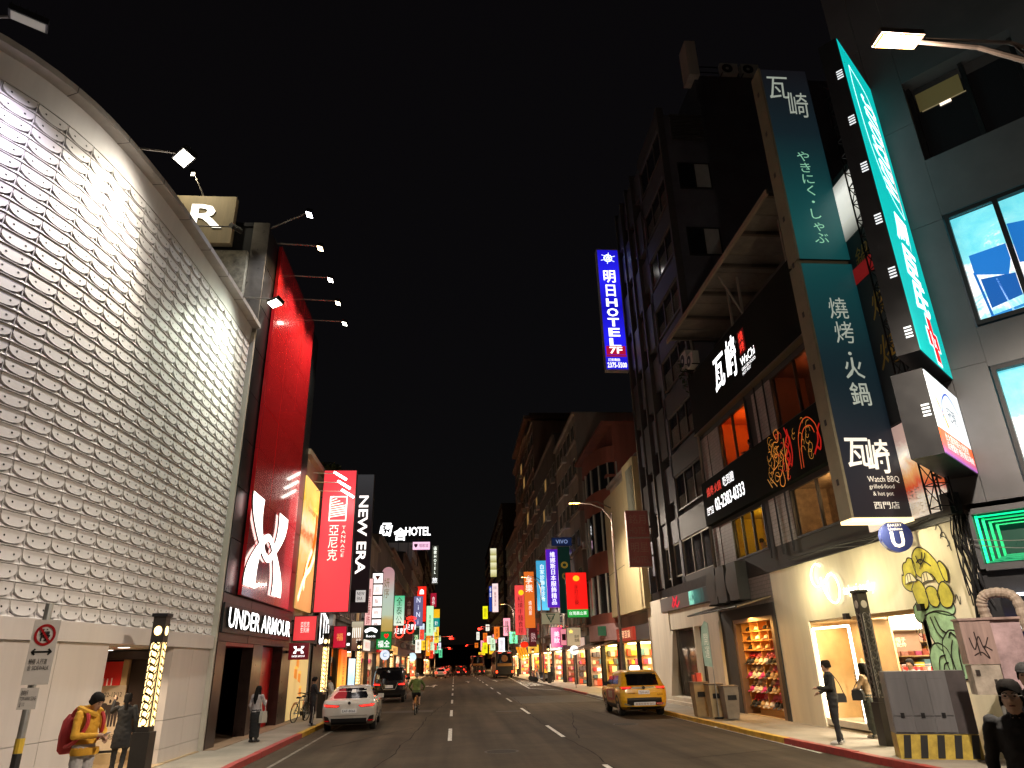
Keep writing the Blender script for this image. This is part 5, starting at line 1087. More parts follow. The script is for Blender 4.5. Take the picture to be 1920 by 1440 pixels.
# rooftop plants
t = thing('rooftop_tree', 'leafy tree growing on the roof behind the red vertical sign', 'tree', (-7.9,42.5,9.6)); pipe(t,[(-7.9,42.5,9.5),(-7.9,42.5,12.2)],.06,pm,'trunk')
leaf_clump(t,'crown',(-7.9,42.5,13.1),(1.0,.9,.85),900,mat('leaf_roof',(.09,.12,.035),.6,var=.3),.14,9)

# projecting and wall signs ------------------------------------------------------
def blade(label, Yp, x0, x1, z0, z1, face, es=.9, texts=(), depth=.25, name='projecting_sign', case=None, s='L', wallx=None, roundtop=False):
    t = thing(name, label, 'sign', ((x0+x1)/2, Yp, z0), group='projecting signs down the street')
    cm = case or mat('sign_case_dark',(.05,.045,.045),.45)
    fm = face if not isinstance(face, str) else glow(face, es)
    if roundtop:
        r = (x1-x0)/2; pts = [(x0,Yp,z0),(x1,Yp,z0)]+[((x0+x1)/2+r*math.cos(a*math.pi/10),Yp,z1-r+r*math.sin(a*math.pi/10)) for a in range(11)]
        B().prism(pts, Y, 0, .02).make('face', fm, t); B().prism([(p[0]+(.03 if p[0] > (x0+x1)/2 else -.03),p[1],p[2]) for p in pts], Y, .022, depth).make('cabinet', cm, t)
    else:
        B().box(x0,x1,Yp,Yp+.02,z0,z1).make('face', fm, t); B().box(x0-.03,x1+.03,Yp+.022,Yp+depth,z0-.03,z1+.03).make('cabinet', cm, t)
    xi, xo = (x0, -6.65) if s == 'L' else (x1, 10.75)
    for z in ((z0*.8+z1*.2),(z0*.2+z1*.8)): B().box(min(xi,xo),max(xi,xo),Yp+depth*.4,Yp+depth*.4+.05,z,z+.06).make('bracket', black_steel, t)
    for q in texts:
        st, cxr, czr, hr, wr, col, e = q[:7]; kw = q[7] if len(q) > 7 else {}
        text(t,'lettering',st,(x0+(x1-x0)*cxr,Yp,z0+(z1-z0)*czr),X,Z,(z1-z0)*hr,glow(col,e) if e else print_(col),wd=(x1-x0)*wr,depth=.01,**kw)
    return t
V = dict(vertical=True); VE = dict(vertical=True, each=True); EA = dict(each=True)
# tall yellow food banner on the wall
t = thing('food_banner', 'tall yellow food banner with flowing cream on the narrow building', 'banner', (-6.5,31,4.3))
fb = ramp_glow('food_banner_print',[(0,'#b88a4a'),(.22,'#d0a060'),(.36,'#e8b464'),(.46,'#f0d8a0'),(.53,'#c86a1c'),(.58,'#f4e2b4'),(.7,'#e6b23c'),(.85,'#f0cc6a'),(1,'#d8a838')],2,.2,7.6,.85,wob=1.8)
B().box(-6.58,-6.5,30.1,33.3,4.35,9.9).make('sheet', fb, t); B().box(-6.6,-6.46,33.3,33.4,4.3,9.95).make('edge', black_steel, t); strokes(t,'orange_swirl',(-6.5,31,6),Y,Z,[[(.1,-.6),(.5,.1),(1.2,.6),(1.9,1.5),(2.0,2.6)]],glow('#d8741c',.8),.22,.006); strokes(t,'cream_swirl',(-6.5,31,5.6),Y,Z,[[(-.6,-.9),(0,-.2),(.7,.3),(1.4,.6),(2.1,1.2)],[(.3,-.4),(.6,.6),(1.5,1.4)]],glow('#f8e8c0',.95),.13,.009); text(t,'lettering','YANNICK',(-6.5,31.7,8.6),Y,Z,.22,print_('#a07828'),wd=1.6,depth=.01)
ry = blade('tall coral red sign with hatched square logo and white characters',33.5,-6.4,-4.87,4.4,11.0,'#e83c48',.85,depth=.35,texts=[('亞尼克',.42,.47,.25,.3,'#ffe6dc',1.1,VE),('TANNACE',.72,.48,.22,.13,'#ffe6dc',1.0,V)])
for k in range(9):
    z = 9.1-.13*k; o_ = (k-4)*.0
strokes(ry,'hatched_logo',(-6.02,33.5,8.6),X,Z,[[(0,1.0-.11*k),(.75*min(1,(k+1)/5),1.0-.11*k+.12)] for k in range(9)]+[[(0,-.05),(.78,-.05)],[(0,1.1),(.78,1.1)],[(0,-.05),(0,1.1)],[(.78,-.05),(.78,1.1)]],glow('#ffe6dc',1.1),.028,.012)
ne = blade('tall black sign with white sideways block letters',41.6,-6.4,-4.97,4.9,12.9,ramp_glow('black_sign_face',[(0,'#140a0e'),(.6,'#1c1416'),(1,'#3a3a3c')],2,0,8,.8),depth=.3)
text(ne,'letter','NEW ERA',(-5.5,41.6,9.3),-Z,X,.56,glow('#fff4ee',1.4),wd=4.6,bold=.02,depth=.01,each=True)
B().box(-6.2,-5.65,41.58,41.6,5.45,6.1).make('flag_plate', print_('#0c0808'), ne); B().box(-5.65,-5.1,41.58,41.6,5.45,6.1).make('white_plate', glow('#cfcac6',.7), ne); text(ne,'lettering','NEW\nERA',(-5.37,41.58,5.78),X,Z,.45,print_('#141010'),wd=.42,depth=.005)
# three strip lamps over the coral sign, two over the black one
for i, (x, y, z) in enumerate(((-5.35,31.8,10.3),(-5.2,32.1,9.95),(-5.05,32.4,9.6))):
    t = thing('strip_lamp', ['upper','middle','lower'][i]+' strip lamp on an arm before the coral red sign', 'lamp', (x,y,z), group='sign strip lamps')
    pipe(t,[(-6.6,y,z+.15),(x-.2,y,z+.1)],.02,galv,'arm'); B().obox((x,y,z),Vector((.8,-.1,-.5)).normalized(),Vector((.5,0,.8)).normalized(),Y,-.35,.35,-.05,.05,-.06,.06).make('tube', glow('#fffdf0',5), t)
    lamp('SPOT', t, (x,y+.05,z-.05), 60, (1,.95,.85), .1, (-5.6,33.5,7.5), 140, .8)
blade('small square coral sign beside the store corner',29.75,-6.4,-5.55,3.08,3.98,'#dc3c40',.75,texts=[('亞尼克\n生乳捲',.5,.55,.45,.4,'#ffe4dc',1.0),])
t = thing('cap_logo_sign', 'black wall sign with a white sideways flag logo', 'sign', (-6.5,37.5,2.6)); B().box(-6.62,-6.5,35.4,39.2,2.95,5.0).make('board', mat('logo_board',(.03,.025,.025),.4), t)
strokes(t,'flag_logo',(-6.5,37.2,3.9),Y,Z,[[(-1.2,-.7),(-1.2,.8)],[(-1.2,.8),(1.1,.25)],[(-1.2,-.7),(1.1,-.45)],[(1.1,.25),(1.1,-.45)],[(-.3,.5),(-.3,-.5)],[(.4,.3),(.4,-.4)]],glow('#ffffff',1.8),.11,.012)
blade('small crimson banner with gold emblem',39.5,-6.4,-5.76,3.0,4.05,'#c01430',.8,texts=[('福',.5,.5,.35,.5,'#e8a050',.9)])
blade('narrow black sign with two white lit squares',43.9,-6.45,-6.1,2.9,4.2,mat('sign_case_dark',(.05,.045,.045),.45),texts=[('■',.6,.72,.1,.45,'#ffffff',2),('■',.6,.28,.1,.45,'#ffffff',2)])
blade('beige shop sign with pale vertical letters',46.1,-6.4,-5.69,3.0,4.65,ramp_glow('beige_sign',[(0,'#5a3a30'),(.45,'#8a6a54'),(1,'#b8b098')],2,0,1.6,.8),texts=[('IIIII',.45,.6,.35,.7,'#f8f4e8',1.2),('台北',.65,.32,.16,.4,'#f8f4e8',1.0)])
t = blade('black sign with a white tree shaped logo',51.3,-6.4,-5.16,3.8,4.66,'#0c1410',.8,texts=[('Roots',.5,.2,.2,.5,'#ffffff',1.6)])
for k in range(9): B().ball((-6.1+.08*k,51.29,4.3+.12*math.sin(k*math.pi/8)),(.12,.012,.12),10,6).make('tree_crown_print', glow('#ffffff',1.6), t)
t = blade('square green sign with a red heart and white characters',61,-6.4,-5.19,3.3,4.62,'#0f7a34',.95,texts=[('福全',.5,.3,.4,.8,'#ffffff',1.3,EA),('♥',.65,.75,.28,.32,'#e01818',1.3)])
blade('narrow pink white sign with red print',52.5,-6.4,-5.95,4.45,7.95,'#f0b8b4',.95,texts=[('精品服飾',.5,.45,.7,.55,'#c02030',0,V)])
t = thing('square_sign_column', 'column of five glowing white square signs', 'sign', (-6,56.2,4.5))
for k in range(5):
    z = 4.6+.86*k; B().box(-6.4,-5.64,56.2,56.35,z,z+.72).make('lit_square', glow('#fff2ec',1.35), t); text(t,'lettering','飾時髮品▼'[k],(-6.02,56.2,z+.36),X,Z,.34,print_('#b03030'),depth=.008)
B().box(-6.44,-5.6,56.36,56.42,4.5,8.9).make('frame', dark_frame, t)
blade('pale green and gold sign with a rounded top',63,-6.4,-5.3,4.5,10.1,ramp_glow('yan_face',[(0,'#b09040'),(.25,'#c0a864'),(.33,'#b8c8b0'),(.6,'#b4c4b8'),(.85,'#c09a98'),(1,'#b88a90')],2,0,5.6,.85,wob=.5),roundtop=True,texts=[('妍序',.42,.68,.3,.42,'#8a7448',.55,VE)])
blade('white sign with green brush calligraphy',77.3,-6.4,-5.34,5.9,8.9,ramp_glow('quan_face',[(0,'#e8f0e0'),(.5,'#a8e0c0'),(1,'#48c088')],2,0,3,.9),texts=[('全泰公',.5,.5,.9,.6,'#0a7a40',0,VE)])
blade('dark brown vertical sign with faint characters',93.5,-6.4,-5.3,4.9,10.1,'#3a1e1a',.6,texts=[('中興百貨',.5,.55,.75,.4,'#8a6a5a',.6,V)])
blade('grey blue sign with white sideways letters',114,-6.4,-5.0,7.6,12,'#6a6a92',.8,texts=[('NiNi',.5,.5,.9,.4,'#e8ecff',1.1,V)])
blade('bright red sign with white top mark',123.2,-6.4,-4.88,8.7,14.4,'#f02818',1.0,texts=[('☗',.5,.85,.15,.5,'#ffffff',1.2),('鼎泰',.5,.4,.4,.35,'#ffd8c0',1.0,V)])
def footprint(label, Yp, x, z, s, col):
    t = thing('footprint_neon', label, 'sign', (x,Yp,z), group='footprint neon signs'); em = glow(col, 3.0)
    sole = [(0,0),(.35,.15),(.42,.6),(.5,1.0),(.2,1.2),(-.15,1.05),(-.2,.6),(-.25,.2),(0,0)]
    B().tube([(x+p[0]*s,Yp,z+p[1]*s) for p in smooth2(sole,5)],.05*s,5).make('sole_tube', em, t)
    for k in range(5): B().tube([(x+(-.2+.18*k)*s+.09*s*math.cos(a*math.pi/4),Yp,z+(1.38+.1*math.sin(k*math.pi/4))*s+.1*s*math.sin(a*math.pi/4)) for a in range(9)],.03*s,5).make('toe_tube', em, t)
    B().box(x-.22*s,x+.42*s,Yp+.06,Yp+.12,z,z+1.2*s).make('backing', mat('sign_case_dark',(.05,.045,.045),.45), t); text(t,'lettering','足體',(x+.1*s,Yp,z+.6*s),X,Z,.5*s,glow('#ffffff',1.6),depth=.01)
    B().box(-6.65,x,Yp+.1,Yp+.15,z+.5*s,z+.56*s).make('bracket', black_steel, t)
footprint('red footprint neon sign with darker toes, the left of the pair',79.3,-6.0,4.75,1.15,'#ff3a28'); footprint('brighter red footprint neon sign, the right of the pair',93.1,-5.7,5.7,1.3,'#ff2a1c')
blade('dark oval sign with green bottle label and white rim',114,-6.4,-5.42,4.9,7.4,'#1a2a1c',.7,texts=[('酒',.5,.4,.3,.6,'#c8f0b0',1.2)],case=glow('#e8f4d8',1.2))
blade('pale blue and white sign with small print',134,-6.4,-5.5,5.9,8.9,'#c8dcf0',1.0,texts=[('診所',.5,.6,.4,.5,'#2858a8',0,V)])
k8 = .8125
def near(Yp, x0, x1, z0, z1): return Yp*k8, x0*k8, x1*k8, 2.1+(z0-2.1)*k8, 2.1+(z1-2.1)*k8
blade('light green outlined sign with white centre',*near(166.2,-6.4,-4.84,7.95,14.36),'#b8f0c0',1.0,texts=[('咖啡茶飲',.5,.4,.6,.3,'#2a9a50',0,V)])
blade('teal sign with a yellow half disc',*near(217.9,-6.4,-4.5,12.2,17.2),ramp_glow('teal_yellow',[(0,'#0a8a80'),(.5,'#0a8a80'),(.52,'#f0c020'),(1,'#f0b020')],2,0,4,.9),texts=[('果汁',.5,.2,.25,.5,'#ffffff',1.0)])
blade('small dark red sign with white blocks',*near(191,-6.4,-4.86,15.9,19.4),'#a01830',.9,texts=[('合作',.5,.45,.6,.5,'#fff0f0',1.1,V)])
blade('orange sign low over the far shops',*near(165,-6.3,-5.4,3.7,7.9),'#f08a18',1.1,texts=[('小吃',.5,.5,.6,.5,'#fff4d0',1.1,V)])
blade('narrow yellow sign near the far crossing',*near(232,-6.4,-5.0,8.1,12.8),'#f0d040',1.1,texts=[('當舖',.5,.5,.7,.5,'#7a2a08',0,V)])
blade('tall white lettered hotel blade sign in the distance',*near(196,-6.4,-4.66,22.2,32.6),'#4a4a40',.5,texts=[('函舍HOTEL',.5,.62,.7,.5,'#f8fff0',1.8,V),('旅',.5,.1,.14,.8,'#ffffff',1.6)])
t = thing('roof_hotel_letters', 'large white glowing hotel letters on a dark rooftop', 'sign', (-8,105,17.2))
text(t,'letter','函',(-10.4,105,20.9),X,Z,2.0,glow('#ffffff',2.4),wd=2.0,bold=.03,shear=.2,each=True); text(t,'letter','舍',(-8.2,105,20.2),X,Z,1.9,glow('#ffffff',2.4),wd=2.0,bold=.02,each=True); text(t,'letter','HOTEL',(-5.6,105,20.6),X,Z,1.3,glow('#ffffff',2.4),wd=3.8,bold=.02,each=True)
for k in range(6): B().box(-11.4+1.45*k,-11.3+1.45*k,105.1,105.2,15.5,20.6).make('support_post', black_steel, t)
B().box(-11.5,-3.9,105.12,105.16,19.4,19.5).make('support_rail', black_steel, t)
t = thing('pink_roof_sign', 'small pink white lit sign under the roof hotel letters', 'sign', (-5,104,17.6)); B().box(-6.25,-3.75,104,104.2,17.75,18.85).make('face', glow('#f0c0dc',1.1), t); text(t,'lettering','♥ 唱歌城',(-5,104,18.3),X,Z,.6,print_('#a03080'),wd=2.1,depth=.01); B().box(-6.6,-6.2,104.1,104.15,18.2,18.3).make('bracket', black_steel, t)
# right row
NW = dict(s='R')
blade('bright red sign with a gold coin mark and green foot',56.4,8.85,10.5,5.2,8.6,ramp_glow('red_green_face',[(0,'#1f8a34'),(.17,'#2a9a3c'),(.18,'#e81410'),(1,'#f01a14')],2,0,3.4,1.0),s='R',texts=[('●',.5,.87,.13,.32,'#e8b020',1.2),('手打小籠',.48,.5,.45,.22,'#5a0804',0,V),('台灣高山茶',.5,.09,.08,.85,'#ffffff',1.1)])
blade('small dark blue sign with pale thin letters',62.5,8.7,10.5,11.7,12.4,'#0c1a3a',.8,s='R',texts=[('VIVO',.5,.5,.5,.6,'#8a9cc8',.9)])
blade('dark green sign with faint gold marks',64,9.44,10.5,6.0,11.8,'#06201a',.7,s='R',texts=[('◎',.5,.72,.1,.6,'#8a6a20',.8),('◎',.5,.55,.1,.5,'#7a5a20',.7)])
blade('violet neon bordered sign with white characters',70.9,9.22,10.5,7.0,12.6,'#4a1ca8',1.0,s='R',texts=[('維娜斯日本服飾精品',.5,.5,.92,.42,'#f4f0ff',1.6,VE)],case=glow('#7a1a8c',1.0))
blade('light blue sign with white vertical characters',79.9,9.19,10.5,7.3,12.7,'#3a98c0',.9,s='R',texts=[('白家診聯合診所',.5,.55,.75,.4,'#eaf8ff',1.2,V)])
blade('cream hanging sign with an outlined trapezoid',71.5,8.6,10.4,5.45,6.5,'#8a8468',.7,s='R',texts=[('▽',.5,.5,.85,.55,'#1a5a3a',0),('福滿',.5,.55,.3,.35,'#1a5a3a',0)])
blade('orange sign with white brush characters',94.5,9.17,10.5,6.1,13.2,'#d86a24',.9,s='R',texts=[('享樂',.5,.78,.3,.7,'#fff4e8',1.2,VE),('燒肉屋',.55,.35,.25,.3,'#fff4e8',1.0,V)])
blade('coral red sign with gold disc and dark characters',106.9,8.93,10.5,5.7,12.7,'#e84a48',.95,s='R',texts=[('●',.6,.85,.11,.5,'#f0c018',1.2),('紅燒牛麵食館',.5,.4,.75,.5,'#5a0c10',0,V)])
blade('tall white pink sign with fine print',*[q*1 for q in (142,7.4,8.55,11.2,16.6)],'#f4d8d8',1.0,s='R',texts=[('皮膚科',.5,.85,.12,.6,'#3050a0',0),('醫學美容',.5,.45,.5,.4,'#b06a70',0,V)])
blade('narrow blue sign with white discs',146,6.95,7.5,11.6,16.5,'#1a3a9a',.9,s='R',texts=[('停車',.5,.75,.4,.6,'#ffffff',1.1,V)])
blade('small bright yellow sign high on the right',150,5.8,6.8,10.4,12.9,'#e8e418',1.1,s='R',texts=[('錢莊',.5,.5,.7,.6,'#7a6a08',0,V)])
blade('pale yellow lantern like sign column',152,7.6,8.9,19,25,ramp_glow('lantern_face',[(0,'#b0a860'),(.24,'#f0ecc0'),(.26,'#a09850'),(.49,'#f0ecc0'),(.51,'#a09850'),(.74,'#f4f0c8'),(.76,'#a8a058'),(1,'#f4f0d0')],2,0,6,.9),s='R')
blade('pink magenta sign low over the shoe shop',71.1,9.4,10.5,3.3,5.1,ramp_glow('pink_face',[(0,'#f0a0c0'),(1,'#e03090')],0,-.5,.5,.9),s='R',texts=[('美妝',.5,.5,.6,.5,'#ffffff',1.2,V)])
blade('small pink sign with a dark label',68,9.9,10.5,3.4,4.8,'#e88a98',.8,s='R',texts=[('■',.5,.5,.4,.6,'#4a2020',0)])
blade('cream tooth shaped sign with a yellow star',60.5,9.34,10.5,3.2,4.6,'#b8a480',.7,s='R',texts=[('★',.3,.8,.25,.35,'#ffe060',1.6),('餅舖',.7,.4,.4,.35,'#4a3820',0,V)])
blade('maroon sign with thin white drawing',92.8,9.48,10.5,3.8,6.0,'#4a0c14',.8,s='R',texts=[('熱',.5,.5,.5,.6,'#d0a8a8',.8)])
t = thing('chips_shop_sign', 'orange fried chips shaped sign with red top', 'sign', (9.6,100,2.3))
for k in range(4): B().obox((8.95+.35*k,100,2.5),Vector((.94,0,.34)),Vector((-.34,0,.94)),Y,-.13,.13,0,1.5,0,.15).make('chip', glow('#e09018',.9), t)
B().ball((9.5,99.95,4.2),(.55,.1,.4),12,8).make('red_top', glow('#e02810',1.0), t); B().box(10.2,10.75,100.05,100.1,3.2,3.26).make('bracket', black_steel, t)
blade('yellow hand sign far down the right row',150,5.7,6.7,3.8,5.8,'#d8d818',1.1,s='R',texts=[('手',.5,.5,.5,.6,'#6a5a08',0)])
rnd = random.Random(31)
farcol = ['#f4f0e0','#e8402a','#f0c830','#58c890','#f0a0b0','#f0f4ff','#e07020','#c8e8c0']
words = ['藥局','茶飲','服飾','鞋店','眼鏡','書店','小吃','旅社','百貨','手機','珠寶','甜品','鐘錶','飾品']
place = ['lowest','second','third','fourth','fifth','sixth','seventh','eighth','ninth','tenth']
for i in range(10):
    yy = 112+9*i; c = farcol[i % 8]; z = 3.6+rnd.random()*3.2
    blade('%s of the small far signs along the left row, counted from the camera' % ['first','second','third','fourth','fifth','sixth','seventh','eighth','ninth','tenth'][i],yy,-5.9,-5.9+rnd.uniform(.8,1.3),z,z+rnd.uniform(1.4,2.6),c,1.1,texts=[(words[i],.5,.5,.7,.5,'#5a1a10' if c != '#e8402a' else '#fff4e0',0,V)])
for i in range(8):
    yy = 112+10*i; c = farcol[(i+3) % 8]; z = 3.6+rnd.random()*3.0
    blade('%s of the small far signs along the right row, counted from the camera' % ['first','second','third','fourth','fifth','sixth','seventh','eighth'][i],yy,8.4-.25*i,9.6-.3*i,z,z+rnd.uniform(1.4,2.8),c,1.1,s='R',texts=[(words[13-i],.5,.5,.7,.5,'#1a3a5a' if i % 2 else '#5a1a10',0,V)])
for i in range(16):      # the last cluster of signs before the street closes
    lft = i % 2 == 0; yy = 165+6.5*i; c = farcol[(i*3+1) % 8]; z = 3.2+(i*37 % 11)*.75; w_ = .9+.1*(i % 4); x0 = (-5.6+.02*i) if lft else (9.0-.12*i)
    blade('%s sign from the camera in the farthest %s cluster' % (['first','second','third','fourth','fifth','sixth','seventh','eighth'][i//2], 'left' if lft else 'right'),yy,x0,x0+w_,z,z+1.6+.3*(i % 5),c,1.05,s='L' if lft else 'R',texts=[(words[i % 14],.5,.5,.7,.5,'#5a1a10' if i % 3 else '#1a3a5a',0,V)])
# fascia signs over shops
def fascia(label, s, y0, y1, z0, z1, col, es, st, tc, te=1.2):
    fx, d = side(s); t = thing('fascia_sign', label, 'sign', (fx,(y0+y1)/2,z0), group='shop fascia signs'); a, c = sorted((fx+d*.11, fx+d*.28)); B().box(a,c,y0,y1,z0,z1).make('board', glow(col, es), t)
    text(t,'lettering',st,(fx+d*.28,(y0+y1)/2,(z0+z1)/2),Y*d,Z,(z1-z0)*.6,glow(tc,te),wd=(y1-y0)*.7,depth=.012)
fascia('dark fascia over the orange lit shop','L',39.6,41.9,3.1,3.6,'#5a2008',.7,'金老','#ffd080'); fascia('white fascia of the shop behind the black van','L',52.3,56,3.1,3.8,'#e8e0d0',.9,'美妝生活','#b02030',.6); fascia('red fascia in the row behind the van','L',62.3,67.5,3.1,3.8,'#b01818',.9,'足體養生','#ffe8d0'); fascia('warm fascia under the green calligraphy sign','L',75.3,83,3.1,3.9,'#e0b060',.9,'參藥行','#6a1008',.3)
fascia('red lettered fascia beside the blank yellow panel','R',42.2,46.5,3.1,3.85,'#8a2a1c',.6,'大眾百貨','#ffd8a8',.8); fascia('pale fascia over the drug shop','R',59.4,65,3.1,3.8,'#d8b8a8',.7,'美食專賣','#7a2a20',.3); fascia('white fascia over the right shoe shop','R',72.4,80,3.1,3.8,'#e8e4e0',.9,'ABC MART','#c01818',.6); fascia('yellow fascia far along the right row','R',92.5,104,3.1,4,'#e8c040',.9,'藥妝','#a01810',.4)
# near left shop wall pieces: food poster, orange shop, lit screen
t = thing('wall_poster', 'cream wall poster with orange cheese cubes behind the bicycles', 'poster', (-6.5,32.2,HS)); B().box(-6.62,-6.55,30.3,34.0,.15,2.95).make('sheet', glow('#d8b878',.55), t); B().box(-6.66,-6.6,30.25,34.9,HS,3.08).make('wall', greyw, t)
for y, z, s_ in ((31.2,1.7,.55),(32.0,1.55,.5),(31.5,2.15,.5),(32.4,1.0,.45)):
    B().face([(-6.545,y,z),(-6.545,y+s_,z-.08),(-6.545,y+s_,z+s_*.55),(-6.545,y,z+s_*.6)]).make('cube_print', glow('#d88020',.7), t); B().face([(-6.544,y,z+s_*.6),(-6.544,y+s_,z+s_*.55),(-6.544,y+s_*1.2,z+s_*.75),(-6.544,y+s_*.25,z+s_*.8)]).make('cube_top_print', glow('#f0b048',.8), t)
t = thing('orange_shop_banner', 'tall orange lit banner with red characters behind the white car', 'banner', (-6.3,42,HS)); B().box(-6.45,-6.3,41.9,44.2,.3,2.95).make('sheet', ramp_glow('orange_banner',[(0,'#f0a030'),(.5,'#f4b048'),(.8,'#e07018'),(1,'#c84010')],2,0,2.9,1.0,wob=.3), t); text(t,'lettering','老店餅香',(-6.3,43,1.6),Y,Z,2.0,print_('#a02808'),wd=.6,vertical=True,depth=.01)
t = thing('lit_screen', 'pale blue and pink lit advertising screen behind the white car', 'screen', (-6.3,46.4,HS)); B().box(-6.45,-6.3,44.9,48.0,.4,2.5).make('picture', ramp_glow('screen_pastel',[(0,'#a8c8e8'),(.4,'#e8b8d8'),(.7,'#a8d8f0'),(1,'#d8f0f8')],2,-.3,2.4,1.15,wob=.9), t); B().box(-6.5,-6.28,44.75,44.9,.3,2.6).make('frame', black_steel, t); B().box(-6.5,-6.28,48.0,48.15,.3,2.6).make('frame', black_steel, t)
B().box(-6.9,-6.55,34.9,39.5,HS,3.0).make('doorway', mat('doorway_black',(.01,.008,.008),.4), thing('dark_doorway','dark recessed doorway under the flag logo sign','doorway',(-6.7,37,HS)))

# ================================================================ street furniture
# ornate lantern columns
gold_l = glow('#ffd890', 3.0); dull = mat('dull_pattern',(.4,.37,.33),.4,.4)
def column(label, x, y, lit, h=3.3):
    t = thing('ornate_column', label, 'column', (x,y,HS), group='ornate street columns'); w_ = .12
    B().box(x-.16,x+.16,y-.16,y+.16,HS,HS+.9).make('base', mat('column_dark',(.03,.026,.022),.45,.3,var=.2), t); B().box(x-w_,x+w_,y-w_,y+w_,HS+.9,HS+h-.06).make('shaft', mat('column_dark',(.03,.026,.022),.45,.3,var=.2), t); B().box(x-w_-.03,x+w_+.03,y-w_-.03,y+w_+.03,HS+h-.06,HS+h).make('cap_plate', black_steel, t)
    pm_ = gold_l if lit else dull
    for O, U, N in (((x,y-w_,0),X,-Y),((x+(w_ if x < 0 else -w_),y,0),Y if x < 0 else -Y,X if x < 0 else -X)):
        O = Vector(O); z0, z1 = HS+1.0, HS+h-.55
        if lit: B().obox(O,U,Z,N,-.095,.095,z0,z1,.0,.006).make('lit_panel', pm_, t)
        B().prism([O+Z*(HS+h-.33)+U*(.075*math.cos(a*math.pi/8))+Z*(.09*math.sin(a*math.pi/8)) for a in range(16)],N,.0,.008).make('round_medallion', pm_, t)
        dm = print_('#120c06') if lit else pm_
        L = []
        for k in range(11):
            z = z0+.08+(z1-z0-.16)*k/10
            L += [[(.06*math.cos(a*math.pi/3+k)*(1 if k % 2 else -1), z+.075*math.sin(a*math.pi/3+k)) for a in range(6)],[(-.09,z+.06),(-.03,z+.1),(.05,z+.03),(.09,z+.09)]]
        strokes(t,'pierced_scrolls',O,U,Z,L,dm,.012,.009)
        for e in (-.095,.085): B().obox(O,U,Z,N,e,e+.01,z0,z1,.007,.012).make('panel_edge', dm, t)
    if lit: lamp('POINT', t, (x+(.4 if x < 0 else -.4),y-.3,2.2), 7, (1,.72,.35), .15)
    return t
column('ornate column with glowing gold pattern before the tiled building', -5.9, 15.2, True, 3.05)
column('unlit black ornate column in front of the cream shop', 9.9, 16.9, False, 3.4)
column('glowing ornate column behind the two people by the white car', -5.5, 32.1, True); column('glowing ornate column behind the black van', -5.5, 43.2, True); column('glowing ornate column left of the cyclist', -5.5, 65.3, True, 3.1); column('farthest glowing ornate column on the left pavement', -5.5, 89.7, True, 3.1)
column('glowing ornate column on the right pavement near the parked motorcycles', 9.0, 70.5, True, 3.3); column('glowing ornate column beside the stopped bus', 9.0, 84.6, True, 3.3); column('farthest glowing ornate column on the right pavement', 9.0, 105.7, True, 3.3)
# street lamps
def street_lamp(label, bx, by, hz, tx, power, col=(1,.85,.68), brace=True, es=30):
    t = thing('street_lamp', label, 'street lamp', (bx,by,HS), group='amber street lamps'); pmt = mat('lamp_post_paint',(.16,.12,.1),.45,.4)
    B().tube([(bx,by,HS),(bx,by,.9)],[.13,.11],10).make('post_base', pmt, t); B().tube([(bx,by,.9),(bx,by,hz-.5)],[.085,.06],10).make('post', pmt, t)
    d = tx-bx; s_ = 1 if d > 0 else -1
    B().tube([(bx,by,hz-.9),(bx+d*.25,by,hz-.25),(bx+d*.55,by,hz+.0),(tx-s_*.3,by,hz+.05)],[.05,.045,.035,.03],8).make('arm', pmt, t)
    if brace: B().tube([(bx,by,hz-.25),(bx+d*.35,by,hz+.12),(tx-s_*.4,by,hz+.1)],[.035,.03,.025],6).make('upper_arm', pmt, t); B().tube([(bx+d*.25,by,hz-.25),(bx+d*.33,by,hz+.1)],.02,5).make('strut', pmt, t)
    B().obox((tx,by,hz+.05),X,Y,Z,-.32,.32,-.13,.13,0,.09).make('head', pmt, t)
    for a in (-.28,.02): B().obox((tx,by,hz+.05),X,Y,Z,a,a+.27,-.11,.11,-.02,0).make('lens', glow((1,.42,.06),3), t)
    lamp('SPOT', t, (tx,by,hz-.02), power, col, .15, (tx,by,0), 165, .5); lamp('POINT', t, (tx,by,hz-.3), power*.06, col, .1)
    return t
street_lamp('nearest amber street lamp glowing at the top right', 8.75, 6.7, 10.0, 6.15, 7900)
street_lamp('second amber street lamp before the blank yellow panel', 8.9, 38.8, 10.4, 6.8, 5000)
street_lamp('third amber street lamp farther along the right pavement', 8.9, 74, 10.2, 7.2, 4600); street_lamp('fourth amber street lamp far down the right pavement', 8.9, 110, 10.2, 7.2, 4600)
# no-parking sign
t = thing('no_parking_sign', 'tow zone sign with red ringed character on a striped pole', 'sign', (-4.95,9.3,HS)); yb = mat('hazard_yellow',(.6,.4,.04),.5,var=.2); kb = mat('hazard_black',(.02,.02,.02),.5)
B().tube([(-4.98,9.3,HS),(-4.98,9.3,2.9)],.045,10).make('pole', galv, t)
for k in range(8):
    z = HS+.02+.16*k; B().tube([(-4.98,9.3,z),(-4.98,9.3,z+.155)],.05,10).make('pole_band', yb if k % 2 else kb, t)
sp = mat('sign_white_plate',(.62,.58,.55),.5,var=.05); O = Vector((-4.9,9.2,0)); U = Vector((.97,.24,0)); N = Vector((.24,-.97,0))
B().obox(O,U,Z,N,-.14,.14,1.98,2.7,0,.012).make('plate', sp, t); B().obox(O,U,Z,N,-.13,.06,1.72,1.95,0,.012).make('lower_plate', sp, t)
rr = print_('#a01018'); b = B(); c0 = O+Z*2.53+N*.016
